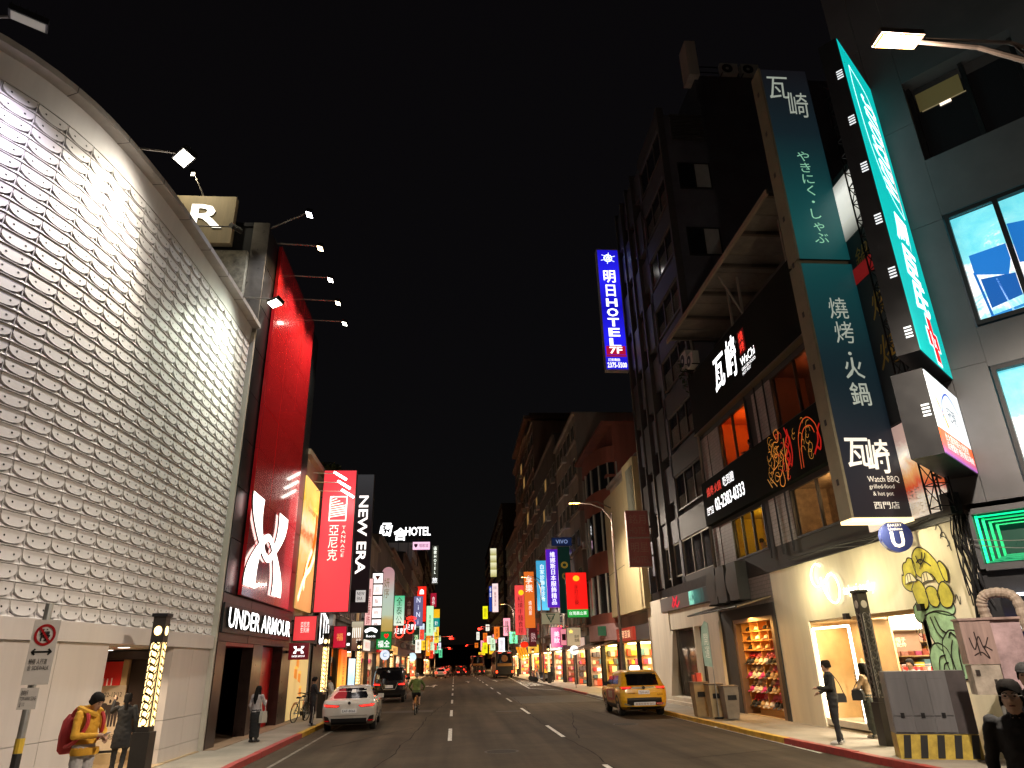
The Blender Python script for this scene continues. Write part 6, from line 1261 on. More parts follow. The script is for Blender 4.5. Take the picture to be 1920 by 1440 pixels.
for i in range(28):
    a0, a1 = 2*math.pi*i/28, 2*math.pi*(i+1)/28; b.face([c0+U*(math.cos(a)*r)+Z*(math.sin(a)*r*1.1) for r, a in ((.085,a0),(.112,a0),(.112,a1),(.085,a1))])
b.make('red_ring', rr, t); text(t,'letter','停',tuple(c0),U,Z,.14,print_('#101010'),wd=.11,bold=.02,depth=.0,each=True); strokes(t,'red_bar',c0,U,Z,[[(-.06,.08),(.06,-.08)]],rr,.012,.004)
strokes(t,'arrow_print',O+Z*2.34+N*.013,U,Z,[[(-.1,0),(.1,0)],[(-.1,0),(-.07,.03)],[(-.1,0),(-.07,-.03)],[(.1,0),(.07,.03)],[(.1,0),(.07,-.03)]],print_('#101010'),.01,.002)
text(t,'lettering','騎樓·人行道\n含 SIDEWALK',tuple(O+Z*2.2+N*.013),U,Z,.13,print_('#181818'),wd=.22,depth=.002); text(t,'lettering','違規拖吊\nTOW-AWAY ZONE\n☎ 110',tuple(O-U*.035+Z*1.835+N*.013),U,Z,.18,print_('#181818'),wd=.16,depth=.002)
# utility cabinets on a striped plinth
CA = Vector((8.85,14.8,0)); CU_ = Vector((.926,-.377,0)); CNn = Vector((-.377,-.926,0))
t = thing('utility_cabinet', 'grey utility cabinet with three doors on a yellow and black striped plinth', 'cabinet', (9.5,14.6,HS)); cg = mat('cabinet_grey',(.13,.127,.135),.5,.2,var=.2,streak=True)
B().obox(CA,CU_,Z,CNn,0,1.46,HS,.56,-.6,0).make('plinth', mat('plinth_yellow',(.5,.36,.06),.6,var=.3,scale=5), t); B().obox(CA,CU_,Z,CNn,0,1.46,.57,1.72,-.6,0).make('body', cg, t)
B().obox(CA,CU_,Z,CNn,1.12,1.464,.575,1.715,-.6,.004).make('side_section', mat('cabinet_brown_grey',(.06,.05,.052),.5,var=.2), t)
for k in range(3):
    a = .02+.37*k; dr = B().obox(CA,CU_,Z,CNn,a,a+.335,.9,1.7,0,.022).make('door', cg, t); B().obox(CA,CU_,Z,CNn,a,a+.335,.6,.885,0,.02).make('lower_door', cg, t); B().obox(CA,CU_,Z,CNn,a+.13,a+.2,.86,.95,.022,.035).make('lock', black_steel, dr)
    B().obox(CA,CU_,Z,CNn,a+.06,a+.28,1.58,1.582,.022,.024).make('seam', black_steel, dr)
for k in range(5):
    a = .06+.3*k; B().prism([CA+CU_*(a+q)+Z*z for q, z in ((0,.14),(.13,.14),(.2,.55),(.07,.55))],CNn,.002,.006).make('black_stripe', kb, t)
t = thing('telecom_cabinet', 'pinkish telecom cabinet with scribbles on a post beside the corner', 'cabinet', (9.7,12.6,HS)); pk = mat('cabinet_pink',(.32,.22,.2),.6,var=.35,scale=4,streak=True); TA = Vector((9.28,12.75,0)); TUu = Vector((.93,-.36,0)); TN = Vector((-.36,-.93,0))
B().obox(TA,TUu,Z,TN,0,.5,1.85,2.6,-.4,0).make('upper_box', pk, t); B().obox(TA,TUu,Z,TN,.02,.48,1.35,1.84,-.38,-.01).make('lower_box', mat('cabinet_cream',(.36,.31,.26),.6,var=.3,scale=5), t); B().obox(TA,TUu,Z,TN,.5,.98,1.3,2.62,-.42,-.03).make('side_box', mat('cabinet_pale_pink',(.4,.28,.3),.6,var=.3,scale=4), t)
B().obox(TA,TUu,Z,TN,-.02,1.0,2.6,2.64,-.44,.02).make('lid', pk, t); pipe(t,[tuple(TA+TUu*.45-TN*.2),tuple(TA+TUu*.45-TN*.2+Z*1.35)],.07,galv,'post'); strokes(t,'scribble',TA+Z*2.2,TUu,Z,[[(.1,.1),(.15,-.1),(.25,.12),(.3,-.08),(.4,.1)],[(.12,-.2),(.25,-.15),(.35,-.25),(.3,-.05),(.42,-.12)],[(.2,.2),(.22,-.2)]],print_('#241414'),.01,.004)
for a, z_, s_ in ((.07,1.66,.07),(.33,1.5,.05)): B().obox(TA,TUu,Z,TN,a,a+s_,z_,z_+.1,-.01,.0).make('sticker', print_('#2a2422'), t)
t = thing('corrugated_duct', 'bent grey corrugated duct above the telecom cabinet', 'duct', (10.3,13.2,2.7)); pts = [(10.3,13.3,2.55),(10.25,13.3,2.9),(10.3,13.2,3.08),(10.5,13.0,3.1),(10.62,12.85,2.95),(10.64,12.8,2.4)]
pp = [tuple(q) for q in spline(pts,7)]; B().tube(pp,[.1 if i % 2 else .088 for i in range(len(pp))],12).make('hose', mat('duct_grey',(.32,.25,.2),.6), t)
# tangled cables at the building gap
t = thing('cable_bundle', 'tangle of black cables hanging in the gap between the corner buildings', 'cables', (10.55,13.75,2.6)); rnd = random.Random(12)
for k in range(16):
    a = Vector((10.58+rnd.uniform(-.12,.12),13.75+rnd.uniform(-.15,.2),4.9+rnd.uniform(-.3,.2))); z1 = rnd.uniform(2.0,3.2); pts = [a]+[a+Vector((rnd.uniform(-.14,.1),rnd.uniform(-.1,.15),-(a.z-z1)*f)) for f in (.25,.5,.75,1)]
    B().tube([tuple(q) for q in spline([tuple(p) for p in pts],4)],rnd.choice((.012,.018,.028)),5).make('cable', black_steel, t)
for k in range(7):
    y0 = rnd.uniform(14,16); B().tube([(10.55,y0,4.85),(10.5,y0+1.6,4.72+rnd.uniform(-.1,.1)),(10.55,y0+3.5,4.88),(10.55,y0+6,4.9)],.015,5).make('cable', black_steel, t)
B().box(10.35,10.62,13.6,13.85,4.75,5.2).make('junction_box', black_steel, t)
for k in range(2):
    tt_ = B().tube([tuple(q) for q in spline([(10.6,13.8,4.25-.1*k),(11.2,12.6,4.05-.15*k),(12.5,11.2,4.2-.1*k)],8)],.01,5).make('cable', galv, t)
# litter bins with packages
tb = mat('bin_brown',(.3,.22,.12),.6,var=.2,em=None)
for lab, x, y, m, h in (('brown litter bin nearest the kerb beside the taxi',8.75,26.4,tb,1.1),('tan litter bin between two others on the right pavement',9.05,25.7,mat('bin_tan',(.4,.3,.17),.6,var=.2),1.05),('grey brown litter bin in front of the arcade step',9.35,25.1,mat('bin_grey',(.24,.2,.16),.6,var=.2),1.0)):
    t = thing('litter_bin', lab, 'bin', (x,y,HS), group='litter bins on the right pavement'); B().loft([[(x+s*q[0],y+s*q[1],z) for q in ((-1,-1),(1,-1),(1,1),(-1,1))] for s, z in ((.2,HS+.02),(.25,HS+h*.8),(.25,HS+h))]).make('tub', m, t); B().box(x-.27,x+.27,y-.27,y+.27,HS+h,HS+h+.05).make('rim', mat('bin_rim',(.15,.11,.08),.5), t); B().box(x-.15,x+.15,y-.27,y-.255,HS+h*.6,HS+h*.75).make('slot', black_steel, t)
t = thing('paper_bag_pile', 'small pile of red and white packages on top of the brown bin', 'packages', (8.75,26.4,1.25))
for k, (dx, dy, c) in enumerate(((-.1,0,(.6,.1,.05)),(.1,.05,(.6,.5,.4)),(0,-.1,(.5,.06,.05)))): B().box(8.75+dx-.09,8.75+dx+.09,26.4+dy-.08,26.4+dy+.08,1.275,1.5+.03*k).make('package', mat('package_%d' % k, c, .6), t)
t = thing('feather_flag', 'narrow pale teal feather flag standing before the arcade', 'flag', (8.95,25.3,HS)); pipe(t,[(8.98,25.3,HS),(8.98,25.3,3.2)],.018,galv,'pole')
B().prism([(8.98,25.3,1.75),(8.7,25.3,1.8),(8.66,25.3,2.5),(8.72,25.3,3.05),(8.86,25.3,3.28),(8.98,25.3,3.2)],Y,-.006,.006).make('cloth', mat('flag_teal',(.36,.52,.49),.7,var=.2), t); text(t,'lettering','開運',(8.84,25.29,2.45),X,Z,.8,print_('#f0f4f0'),wd=.16,vertical=True,depth=.003); B().cyl((8.98,25.3,HS),(8.98,25.3,HS+.06),.16,n=14).make('base', black_steel, t)
# round signs on posts, clocks, traffic lights
def round_sign(label, x, y, z, r, col, es, st, name='round_sign'):
    t = thing(name, label, 'sign', (x,y,HS), group='round signs on posts'); pipe(t,[(x,y+.05,HS),(x,y+.05,z)],.03,galv,'post'); B().cyl((x,y+.03,z),(x,y,z),r,n=22).make('disc', glow(col,es), t)
    if st: text(t,'lettering',st,(x,y,z),X,Z,r*.9,print_('#2a5aa0'),depth=.006)
round_sign('round white and blue sign on a post behind the van',-5.3,57,2.8,.36,'#cfe0f4',.9,'C'); round_sign('round white lit sign on the right pavement post',9.2,56.3,2.8,.34,'#f4f2ec',1.1,'Ⅱ'); round_sign('pale round sign beside the far left shops',-5.2,92,2.9,.5,'#c0e4f0',.9,'')
def traffic_light(label, px, py, z, tx, heads):
    t = thing('traffic_light', label, 'traffic light', (px,py,HS), group='traffic lights'); pipe(t,[(px,py,HS),(px,py,z+.4)],.09,galv,'post'); pipe(t,[(px,py,z+.3),(tx,py,z+.35)],.06,galv,'arm')
    B().box(tx-.55,tx+.55,py-.12,py+.1,z-.18,z+.18).make('housing', black_steel, t)
    for k, c in enumerate(heads): B().cyl((tx-.36+.36*k,py-.13,z),(tx-.36+.36*k,py-.14,z),.14,n=14).make('lens', glow(c, 14) if c else mat('lens_off',(.02,.02,.02),.3,var=0), t)
    if heads[0]: lamp('POINT', t, (tx-.3,py-.5,z), 260, (1,.05,.03), .2)
traffic_light('red traffic light over the left lanes of the far crossing',-4.9,126,6.0,-.4,('#ff1408','#ff1408',None)); traffic_light('red traffic light over the right lanes of the far crossing',8.8,120,7.2,4.3,('#ff1408','#ff1408',None)); traffic_light('distant red traffic light beyond the crossing',-5,190,5.5,-1,('#ff1408',None,None)); traffic_light('most distant red traffic light on the right',8.5,230,7,4,('#ff1408',None,None))
# scraps of litter by the kerb
for lab, x, y in (('white paper scrap by the yellow kerb near the taxi',8.2,23.6),('white paper scrap beside the red kerb',8.35,18.6)):
    B_ = B(); B_.face([(x,y,.012),(x+.22,y+.03,.03),(x+.25,y+.16,.015),(x+.04,y+.14,.04)]); solo(B_,'paper_scrap',mat('paper',(.6,.57,.5),.8),lab,'litter','paper scraps')

# ================================================================ vehicles
tyre = mat('tyre_rubber',(.012,.012,.012),.8); rimm = mat('alloy_rim',(.4,.4,.4),.3,.8); carglass = mat('car_glass',(.006,.006,.008),.05,var=0,spec=.7); trim_b = mat('black_plastic',(.012,.012,.013),.5)
tail_on = glow('#ff2a20', 2.6); tail_dim = mat('tail_lens',(.25,.01,.012),.2,em='#8a0608',es=.8,var=0); plate_m = mat('number_plate',(.6,.58,.55),.4,em='#8a8680',es=.5,var=.05)  # plates glow faintly themselves, standing in for plate lamps
def zinterp(sl, z, k): return float(np.interp(z, [s[0] for s in sl], [s[k] for s in sl]))
class Car:
    """body lofted through level outlines (z, rear y, front y, half width); rear at y=0, nose towards +y"""
    def __init__(s, name, label, cat, loc, rz, sl, paint, rc=.22, group=None):
        s.t = thing(name, label, cat, loc, rz, group); s.sl = sl; s.rc = rc
        zs = sorted(set([round(q[0],3) for q in sl]+[round(sl[0][0]+(sl[-1][0]-sl[0][0])*i/26,3) for i in range(27)])); rings = [s.outline(z) for z in zs]
        s.body = B().loft(rings).make('body', paint, s.t, local=True, smooth=True)
    def yr(s, z): return zinterp(s.sl, z, 1)
    def yf(s, z): return zinterp(s.sl, z, 2)
    def hw(s, z): return zinterp(s.sl, z, 3)
    def rear_y(s, x, z):
        h, r = s.hw(z), min(s.rc, s.hw(z)*.6); d = abs(x)-(h-r)
        bow = .05*(x/h)**2
        return s.yr(z)+bow+(r-math.sqrt(max(0, r*r-min(d,r)**2)) if d > 0 else 0)
    def outline(s, z):
        h = s.hw(z); r = min(s.rc, h*.6); a, c = s.yr(z), s.yf(z); pts = []
        r2 = min(r*1.6, (c-a)*.3)
        for i in range(-8, 9):
            x = (h-r)*i/8; pts.append((x, a+.05*(x/h)**2, z))
        for i in range(1, 7):
            t = i/6*math.pi/2; pts.append((h-r+r*math.sin(t), a+.05*((h-r)/h)**2+(r-r*math.cos(t)), z))
        for i in range(7):
            t = i/6*math.pi/2; pts.append((h-r2+r2*math.cos(t), c-r2+r2*math.sin(t), z))
        for i in range(7):
            t = i/6*math.pi/2; pts.append((-h+r2-r2*math.sin(t), c-r2+r2*math.cos(t), z))
        for i in range(6):
            t = (1-i/6)*math.pi/2; pts.append((-h+r-r*math.sin(t), a+.05*((h-r)/h)**2+(r-r*math.cos(t)), z))
        return pts
    def rear(s, name, pts, m, d=.008, parent=None, th=.012):
        """piece lying on the tail: polygon of (x,z)"""
        n = len(pts); xs = [p[0] for p in pts]; b = B()
        # subdivide as strips in x
        ks = 8; top = []; bot = []
        P = [Vector((p[0], 0, p[1])) for p in pts]
        def zrange(x):
            zz = []
            for i in range(n):
                p, q = P[i], P[(i+1) % n]
                if abs(p.x-q.x) < 1e-9:
                    if abs(x-p.x) < 1e-6: zz += [p.z, q.z]
                elif min(p.x,q.x)-1e-9 <= x <= max(p.x,q.x)+1e-9: zz.append(p.z+(q.z-p.z)*(x-p.x)/(q.x-p.x))
            return min(zz), max(zz)
        x0, x1 = min(xs), max(xs); cols = []
        for i in range(ks+1):
            x = x0+(x1-x0)*i/ks; a, c = zrange(min(max(x, x0+1e-5), x1-1e-5)); cols.append([(x, s.rear_y(x, a+(c-a)*j/5)-d, a+(c-a)*j/5) for j in range(6)])
        b.loft(cols, closed=False)
        return b.make(name, m, parent or s.t, local=True)
    def flank(s, name, pts, sx, m, d=.006, parent=None, n=6):
        """piece lying on a side: polygon of (y,z), convex, split in strips along z"""
        zs = [p[1] for p in pts]; z0, z1 = min(zs), max(zs); rows = []; k = len(pts)
        for i in range(n+1):
            z = min(max(z0+(z1-z0)*i/n, z0+1e-5), z1-1e-5); yy = []
            for j in range(k):
                p, q = pts[j], pts[(j+1) % k]
                if min(p[1],q[1]) <= z <= max(p[1],q[1]) and abs(p[1]-q[1]) > 1e-9: yy.append(p[0]+(q[0]-p[0])*(z-p[1])/(q[1]-p[1]))
            a, c = min(yy), max(yy); rows.append([(sx*(s.hw(z)+d), a+(c-a)*j/3, z) for j in range(4)])
        return B().loft(rows, closed=False).make(name, m, parent or s.t, local=True)
    def wheels(s, y1, y2, r, tx, spokes=5):
        for y in (y1, y2):
            for sx in (-1, 1):
                w_ = B(); x0 = sx*(tx-.2); x1 = sx*(tx+.012)
                prof = [(x0,r*.8),(x0,r*.97),(x0+sx*.03,r),(x1-sx*.04,r),(x1-sx*.008,r*.93),(x1,r*.72)]
                rings = [[(px, y+pr*math.cos(2*math.pi*i/24), r+pr*math.sin(2*math.pi*i/24)) for i in range(24)] for px, pr in prof]
                wo = w_.loft(rings).make('wheel', tyre, s.t, local=True, smooth=True); b = B(); xo = x1+sx*.003
                for i in range(spokes):
                    a = 2*math.pi*i/spokes; u = Vector((0,math.cos(a),math.sin(a))); v = Vector((0,-math.sin(a),math.cos(a))); c = Vector((xo,y,r))
                    b.prism([c+u*.03-v*.05, c+u*r*.66-v*.07, c+u*r*.66+v*.07, c+u*.03+v*.05], X*sx, 0, .012)
                b.cyl((xo,y,r),(xo+sx*.014,y,r),r*.16,n=12); b.make('rim', rimm, wo, local=True)
                arch = B(); N_ = 14
                ro, ri = r*1.16, r*1.0
                hwz = lambda z: s.hw(max(z, s.sl[0][0]))
                arch.loft([[(sx*(hwz(r+q*math.sin(math.pi*i/N_))+.004), y+q*math.cos(math.pi*i/N_), r+q*math.sin(math.pi*i/N_)) for q in (ri*.3, ri, ro)] for i in range(N_+1)], closed=False)
                arch.make('wheel_arch', trim_b, s.t, local=True)
    def mirror(s, y, z, m):
        for sx in (-1, 1): h = s.hw(z); B().loft([[(sx*(h+q), y+a, z+c) for a, c in ((-.03,-.07),(.1,-.06),(.1,.07),(-.03,.08))] for q in (-.02,.1,.2)]).make('wing_mirror', m, s.t, local=True)
# --- white coupe
wpaint = mat('white_car_paint',(.62,.58,.53),.25,0,var=.03,coat=.8)
cr_ = Car('white_coupe','white four door coupe parked at the left kerb with lit red tail lamps','car',(-3.62,26.6,0),R(3),[(.2,.3,4.5,.78),(.3,.1,4.66,.88),(.5,.02,4.78,.92),(.72,0,4.76,.925),(.88,.02,4.6,.91),(.97,.06,4.0,.88),(1.0,.12,3.6,.85),(1.03,.32,3.4,.8),(1.12,.62,3.1,.755),(1.24,1.02,2.8,.7),(1.36,1.5,2.45,.62),(1.42,1.85,2.25,.52)],wpaint)
cr_.rear('rear_window',[(-.66,1.035),(.66,1.035),(.53,1.34),(-.53,1.34)],carglass); cr_.rear('bumper_insert',[(-.8,.22),(.8,.22),(.72,.42),(-.72,.42)],trim_b)
for sx in (-1,1):
    tl = cr_.rear('tail_lamp',[(sx*.9,.93),(sx*.88,.78),(sx*.35,.77),(sx*.3,.83),(sx*.7,.86)] if sx > 0 else [(-.9,.93),(-.7,.86),(-.3,.83),(-.35,.77),(-.88,.78)],tail_dim,.012)
    cr_.rear('light_bar',[(sx*.87,.86),(sx*.86,.81),(sx*.36,.785),(sx*.35,.81)],tail_on,.02,tl); cr_.rear('corner_vent',[(sx*.88,.52),(sx*.86,.3),(sx*.62,.3),(sx*.7,.48)],trim_b,.014); cr_.rear('reflector',[(sx*.84,.36),(sx*.84,.33),(sx*.66,.33),(sx*.66,.36)],tail_dim,.022)
    cr_.flank('side_window',[(1.0,1.05),(3.1,1.03),(2.5,1.33),(1.6,1.35)],sx,carglass); cr_.flank('side_skirt',[(.9,.22),(3.6,.22),(3.6,.32),(.9,.32)],sx,trim_b); cr_.flank('door_line',[(2.2,.35),(2.215,.35),(2.215,1.0),(2.2,1.0)],sx,trim_b); cr_.flank('door_handle',[(1.55,.84),(1.78,.84),(1.78,.875),(1.55,.875)],sx,wpaint,.03)
pl = cr_.rear('number_plate',[(-.26,.58),(.26,.58),(.26,.72),(-.26,.72)],plate_m,.014); text(pl,'lettering','EAF-8066',(0,-.03,.65),X,Z,.08,print_('#101418'),wd=.44,depth=.0,local=True)
B().cyl((0,-.006,.9),(0,-.02,.9),.05,n=16).make('badge', trim_b, cr_.t, local=True); cr_.wheels(.98,3.85,.335,.88); cr_.mirror(3.0,1.0,wpaint)
cr_.rear('lip_spoiler',[(-.7,.985),(.7,.985),(.68,1.005),(-.68,1.005)],wpaint,.03); cr_.rear('window_sticker',[(-.02,1.2),(.14,1.2),(.13,1.3),(-.02,1.3)],plate_m,.014); cr_.rear('tailgate_line',[(-.62,.5),(.62,.5),(.62,.51),(-.62,.51)],trim_b,.01)
lamp('POINT', cr_.t, (-3.6,26.3,.9), 3, (1,.06,.04), .2) if 0 else None
# --- yellow taxi
ypaint = mat('taxi_yellow',(.82,.46,.02),.28,0,var=.04,coat=.7); silver_p = mat('silver_trim',(.4,.38,.34),.3,.6)
tx_ = Car('yellow_taxi','yellow taxi van-bodied car with red stickers and a white roof lamp','taxi',(7.38,28.9,0),R(-1.5),[(.24,.3,4.3,.8),(.36,.06,4.5,.88),(.6,0,4.6,.925),(.85,.02,4.56,.93),(1.0,.05,4.3,.92),(1.06,.07,3.7,.9),(1.1,.09,3.35,.87),(1.3,.24,3.0,.81),(1.48,.4,2.7,.75),(1.58,.46,2.5,.7),(1.62,.5,2.4,.66),(1.66,.75,2.2,.56)],ypaint)
tx_.rear('rear_window',[(-.78,1.11),(.78,1.11),(.66,1.53),(-.66,1.53)],carglass); tx_.rear('rear_bumper',[(-.8,.26),(.8,.26),(.9,.5),(.66,.68),(-.66,.68),(-.9,.5)],trim_b); tx_.rear('chrome_strip',[(-.45,1.0),(.45,1.0),(.45,1.07),(-.45,1.07)],silver_p,.016)
tx_.rear('roof_spoiler',[(-.64,1.54),(.64,1.54),(.6,1.6),(-.6,1.6)],mat('spoiler_dull',(.25,.2,.1),.4),.06)
for sx in (-1,1):
    tl = tx_.rear('tail_lamp',[(sx*.915,1.08),(sx*.9,.95),(sx*.48,.99),(sx*.46,1.08)],tail_dim,.014); tx_.rear('light_bar',[(sx*.9,1.06),(sx*.9,1.03),(sx*.52,1.03),(sx*.5,1.06)],tail_on,.02,tl)
    tx_.flank('side_window',[(.75,1.12),(3.2,1.1),(2.75,1.44),(1.0,1.48)],sx,carglass); tx_.flank('lower_cladding',[(.5,.26),(4.1,.26),(4.1,.42),(.5,.42)],sx,trim_b); tx_.flank('window_pillar',[(1.95,1.11),(2.05,1.11),(2.05,1.46),(1.95,1.46)],sx,trim_b,.012); tx_.flank('door_sticker',[(1.25,.5),(3.0,.48),(3.05,.95),(1.2,1.0)],sx,mat('sticker_red',(.42,.04,.03),.4,var=.2,scale=6),.01)
    tx_.flank('door_line',[(1.98,.42),(1.995,.42),(1.995,1.08),(1.98,1.08)],sx,trim_b,.013); tx_.flank('white_print',[(1.7,.62),(2.6,.62),(2.6,.88),(1.7,.88)],sx,mat('sticker_white',(.6,.5,.4),.5,var=.5,scale=12),.014); tx_.flank('door_handle',[(1.3,.96),(1.5,.96),(1.5,.99),(1.3,.99)],sx,ypaint,.035); tx_.rear('bumper_chrome',[(sx*.78,.5),(sx*.8,.44),(sx*.5,.36),(sx*.5,.4)],silver_p,.02)
pl = tx_.rear('number_plate',[(-.22,.8),(.22,.8),(.22,.94),(-.22,.94)],plate_m,.02); text(pl,'lettering','TDW-5453',(0,-.02,.87),X,Z,.08,print_('#701418'),wd=.38,depth=0,local=True)
pl = tx_.rear('bumper_plate',[(-.42,.4),(.42,.4),(.42,.52),(-.42,.52)],plate_m,.026); text(pl,'lettering','酒駕拒搭零容忍',(0,-.012,.46),X,Z,.08,print_('#701418'),wd=.76,depth=0,local=True)
pl = tx_.rear('red_sticker',[(.45,.42),(.72,.42),(.72,.5),(.45,.5)],mat('sticker_red2',(.5,.03,.03),.4,var=0),.026); text(pl,'lettering','yoxi',(.58,.0,.46),X,Z,.05,print_('#f0e0d0'),wd=.2,depth=.002,local=True)
text(tx_.t,'lettering','台灣大車隊',(-.5,.0,.84),X,Z,.05,print_('#6a2010'),wd=.3,depth=.004,local=True); text(tx_.t,'lettering','RAV4',(.62,.0,.78),X,Z,.05,print_('#4a2a08'),wd=.2,depth=.004,local=True); B().cyl((0,.03,1.03),(0,.0,1.03),.06,n=14).make('badge', trim_b, tx_.t, local=True)
rl = B().loft([[(sx*.2*s_+0,1.35+dy,z) for sx, dy in ((-1,-.07),(1,-.07),(1,.07),(-1,.07))] for s_, z in ((1,1.655),(1,1.72),(.85,1.83))]).make('roof_lamp', glow('#fff8ee',1.7), tx_.t, local=True); text(rl,'lettering','▼ 55688',(0,1.275,1.745),X,Z,.06,print_('#2a2a2a'),wd=.3,depth=.012,local=True)
tx_.wheels(.85,3.55,.36,.87); tx_.mirror(3.05,1.12,trim_b)
# --- black van
bpaint = mat('black_van_paint',(.012,.012,.014),.18,0,var=.03,coat=.9)
vn = Car('black_van','large black van stopped behind the white car with red tail lamps','van',(-3.85,45.0,0),R(2),[(.28,.25,5.0,.86),(.4,.05,5.15,.93),(.7,0,5.2,.97),(1.05,.02,5.1,.97),(1.2,.04,4.6,.955),(1.3,.05,4.4,.94),(1.6,.1,4.0,.9),(1.82,.17,3.6,.84),(1.92,.3,3.3,.78),(1.95,.5,3.1,.7)],bpaint,.18)
vn.rear('rear_window',[(-.8,1.22),(.8,1.22),(.74,1.76),(-.74,1.76)],carglass); vn.rear('rear_bumper',[(-.86,.3),(.86,.3),(.9,.52),(-.9,.52)],trim_b,.02)
for sx in (-1,1):
    tl = vn.rear('tail_lamp',[(sx*.95,1.34),(sx*.94,.96),(sx*.5,.96),(sx*.52,1.06),(sx*.86,1.1),(sx*.9,1.34)],tail_dim,.014); vn.rear('light_bar',[(sx*.9,1.05),(sx*.9,.98),(sx*.55,.98),(sx*.55,1.02)],tail_on,.022,tl); vn.rear('chrome_edge',[(sx*.52,1.1),(sx*.5,1.12),(sx*.36,.78),(sx*.38,.76)],silver_p,.016)
    vn.flank('side_window',[(.4,1.2),(4.2,1.18),(3.6,1.7),(.5,1.74)],sx,carglass); vn.flank('sill_trim',[(.6,.3),(4.4,.3),(4.4,.36),(.6,.36)],sx,silver_p); vn.flank('slide_rail',[(.4,1.02),(2.2,1.02),(2.2,1.05),(.4,1.05)],sx,trim_b,.012)
pl = vn.rear('number_plate',[(-.22,.82),(.22,.82),(.22,.97),(-.22,.97)],plate_m,.018); text(pl,'lettering','RDU-6752',(0,-.015,.895),X,Z,.08,print_('#101418'),wd=.38,depth=0,local=True); vn.rear('chrome_strip',[(-.36,.72),(.36,.72),(.36,.76),(-.36,.76)],silver_p,.018); vn.wheels(.95,4.2,.35,.9); vn.mirror(4.1,1.25,bpaint)
B().box(-.5,.5,.2,.24,1.93,1.96).make('roof_spoiler', bpaint, vn.t, local=True)
# --- distant car with red rear
rp = mat('pale_car_paint',(.5,.42,.4),.3,var=.03,coat=.6)
dc = Car('distant_car','pale hatchback braking far ahead in the left lane','car',(-2.05,112,0),0,[(.24,.2,4.0,.75),(.5,0,4.3,.86),(.8,.02,4.2,.87),(.95,.08,3.2,.84),(1.2,.3,2.6,.74),(1.42,.7,2.1,.6),(1.47,1.0,1.9,.5)],rp)
dc.rear('rear_window',[(-.62,1.0),(.62,1.0),(.52,1.32),(-.52,1.32)],carglass); dc.rear('rear_bumper',[(-.75,.26),(.75,.26),(.75,.46),(-.75,.46)],trim_b); dc.wheels(.7,3.4,.32,.8)
for sx in (-1,1): dc.rear('tail_lamp',[(sx*.84,.92),(sx*.82,.7),(sx*.5,.74),(sx*.5,.9)],glow('#ff2818',6),.014)
dc.rear('high_brake_lamp',[(-.2,1.34),(.2,1.34),(.2,1.38),(-.2,1.38)],glow('#ff2818',6),.02)
lamp('POINT', dc.t, (0,-.6,.8), 1, (1,.05,.03), .2) if 0 else None
# --- buses
def bus(label, x, y, paint, art, h=3.5):
    bs = Car('city_bus', label, 'bus', (x,y,0), 0, [(.3,.1,11.2,1.15),(.5,0,11.3,1.24),(h*.5,.02,11.3,1.25),(h*.9,.08,11.2,1.22),(h*.97,.2,11,1.12),(h,.5,10.7,1.0)], paint, .16)
    bs.rear('rear_window',[(-.95,h*.56),(.95,h*.56),(.9,h*.9),(-.9,h*.9)],carglass); bs.rear('lettered_band',[(-1.0,h*.44),(1.0,h*.44),(1.0,h*.54),(-1.0,h*.54)],mat('bus_band_gold',(.4,.22,.05),.5,var=.1),.012); bs.rear('engine_door',[(-.9,.5),(.9,.5),(.9,h*.4),(-.9,h*.4)],trim_b)
    for sx in (-1,1):
        bs.rear('tail_lamp',[(sx*1.2,.95),(sx*1.2,.7),(sx*.98,.7),(sx*.98,.95)],glow('#ff3a18',7),.02); bs.flank('side_windows',[(.6,h*.5),(10.4,h*.5),(10.4,h*.8),(.6,h*.8)],sx,carglass); bs.rear('roof_lamp',[(sx*.9,h*.93),(sx*.9,h*.915),(sx*.4,h*.915),(sx*.4,h*.93)],glow('#ff6a50',2),.03)
    if art: B().ball((0,.03,h*.72),(.45,.04,.45),14,8).make('round_emblem', mat('emblem_bronze',(.4,.22,.11),.5,var=.4,scale=6), bs.t, local=True)
    bs.wheels(2.4,8.6,.48,1.15); return bs
bus('dark tour bus with a round bronze emblem stopped at the right kerb', 6.9, 102, mat('bus_black',(.015,.013,.013),.3,var=.05), True); bus('second bus standing beyond the far crossing', 4.6, 146, mat('bus_dark_red',(.08,.015,.015),.35,var=.05), False)
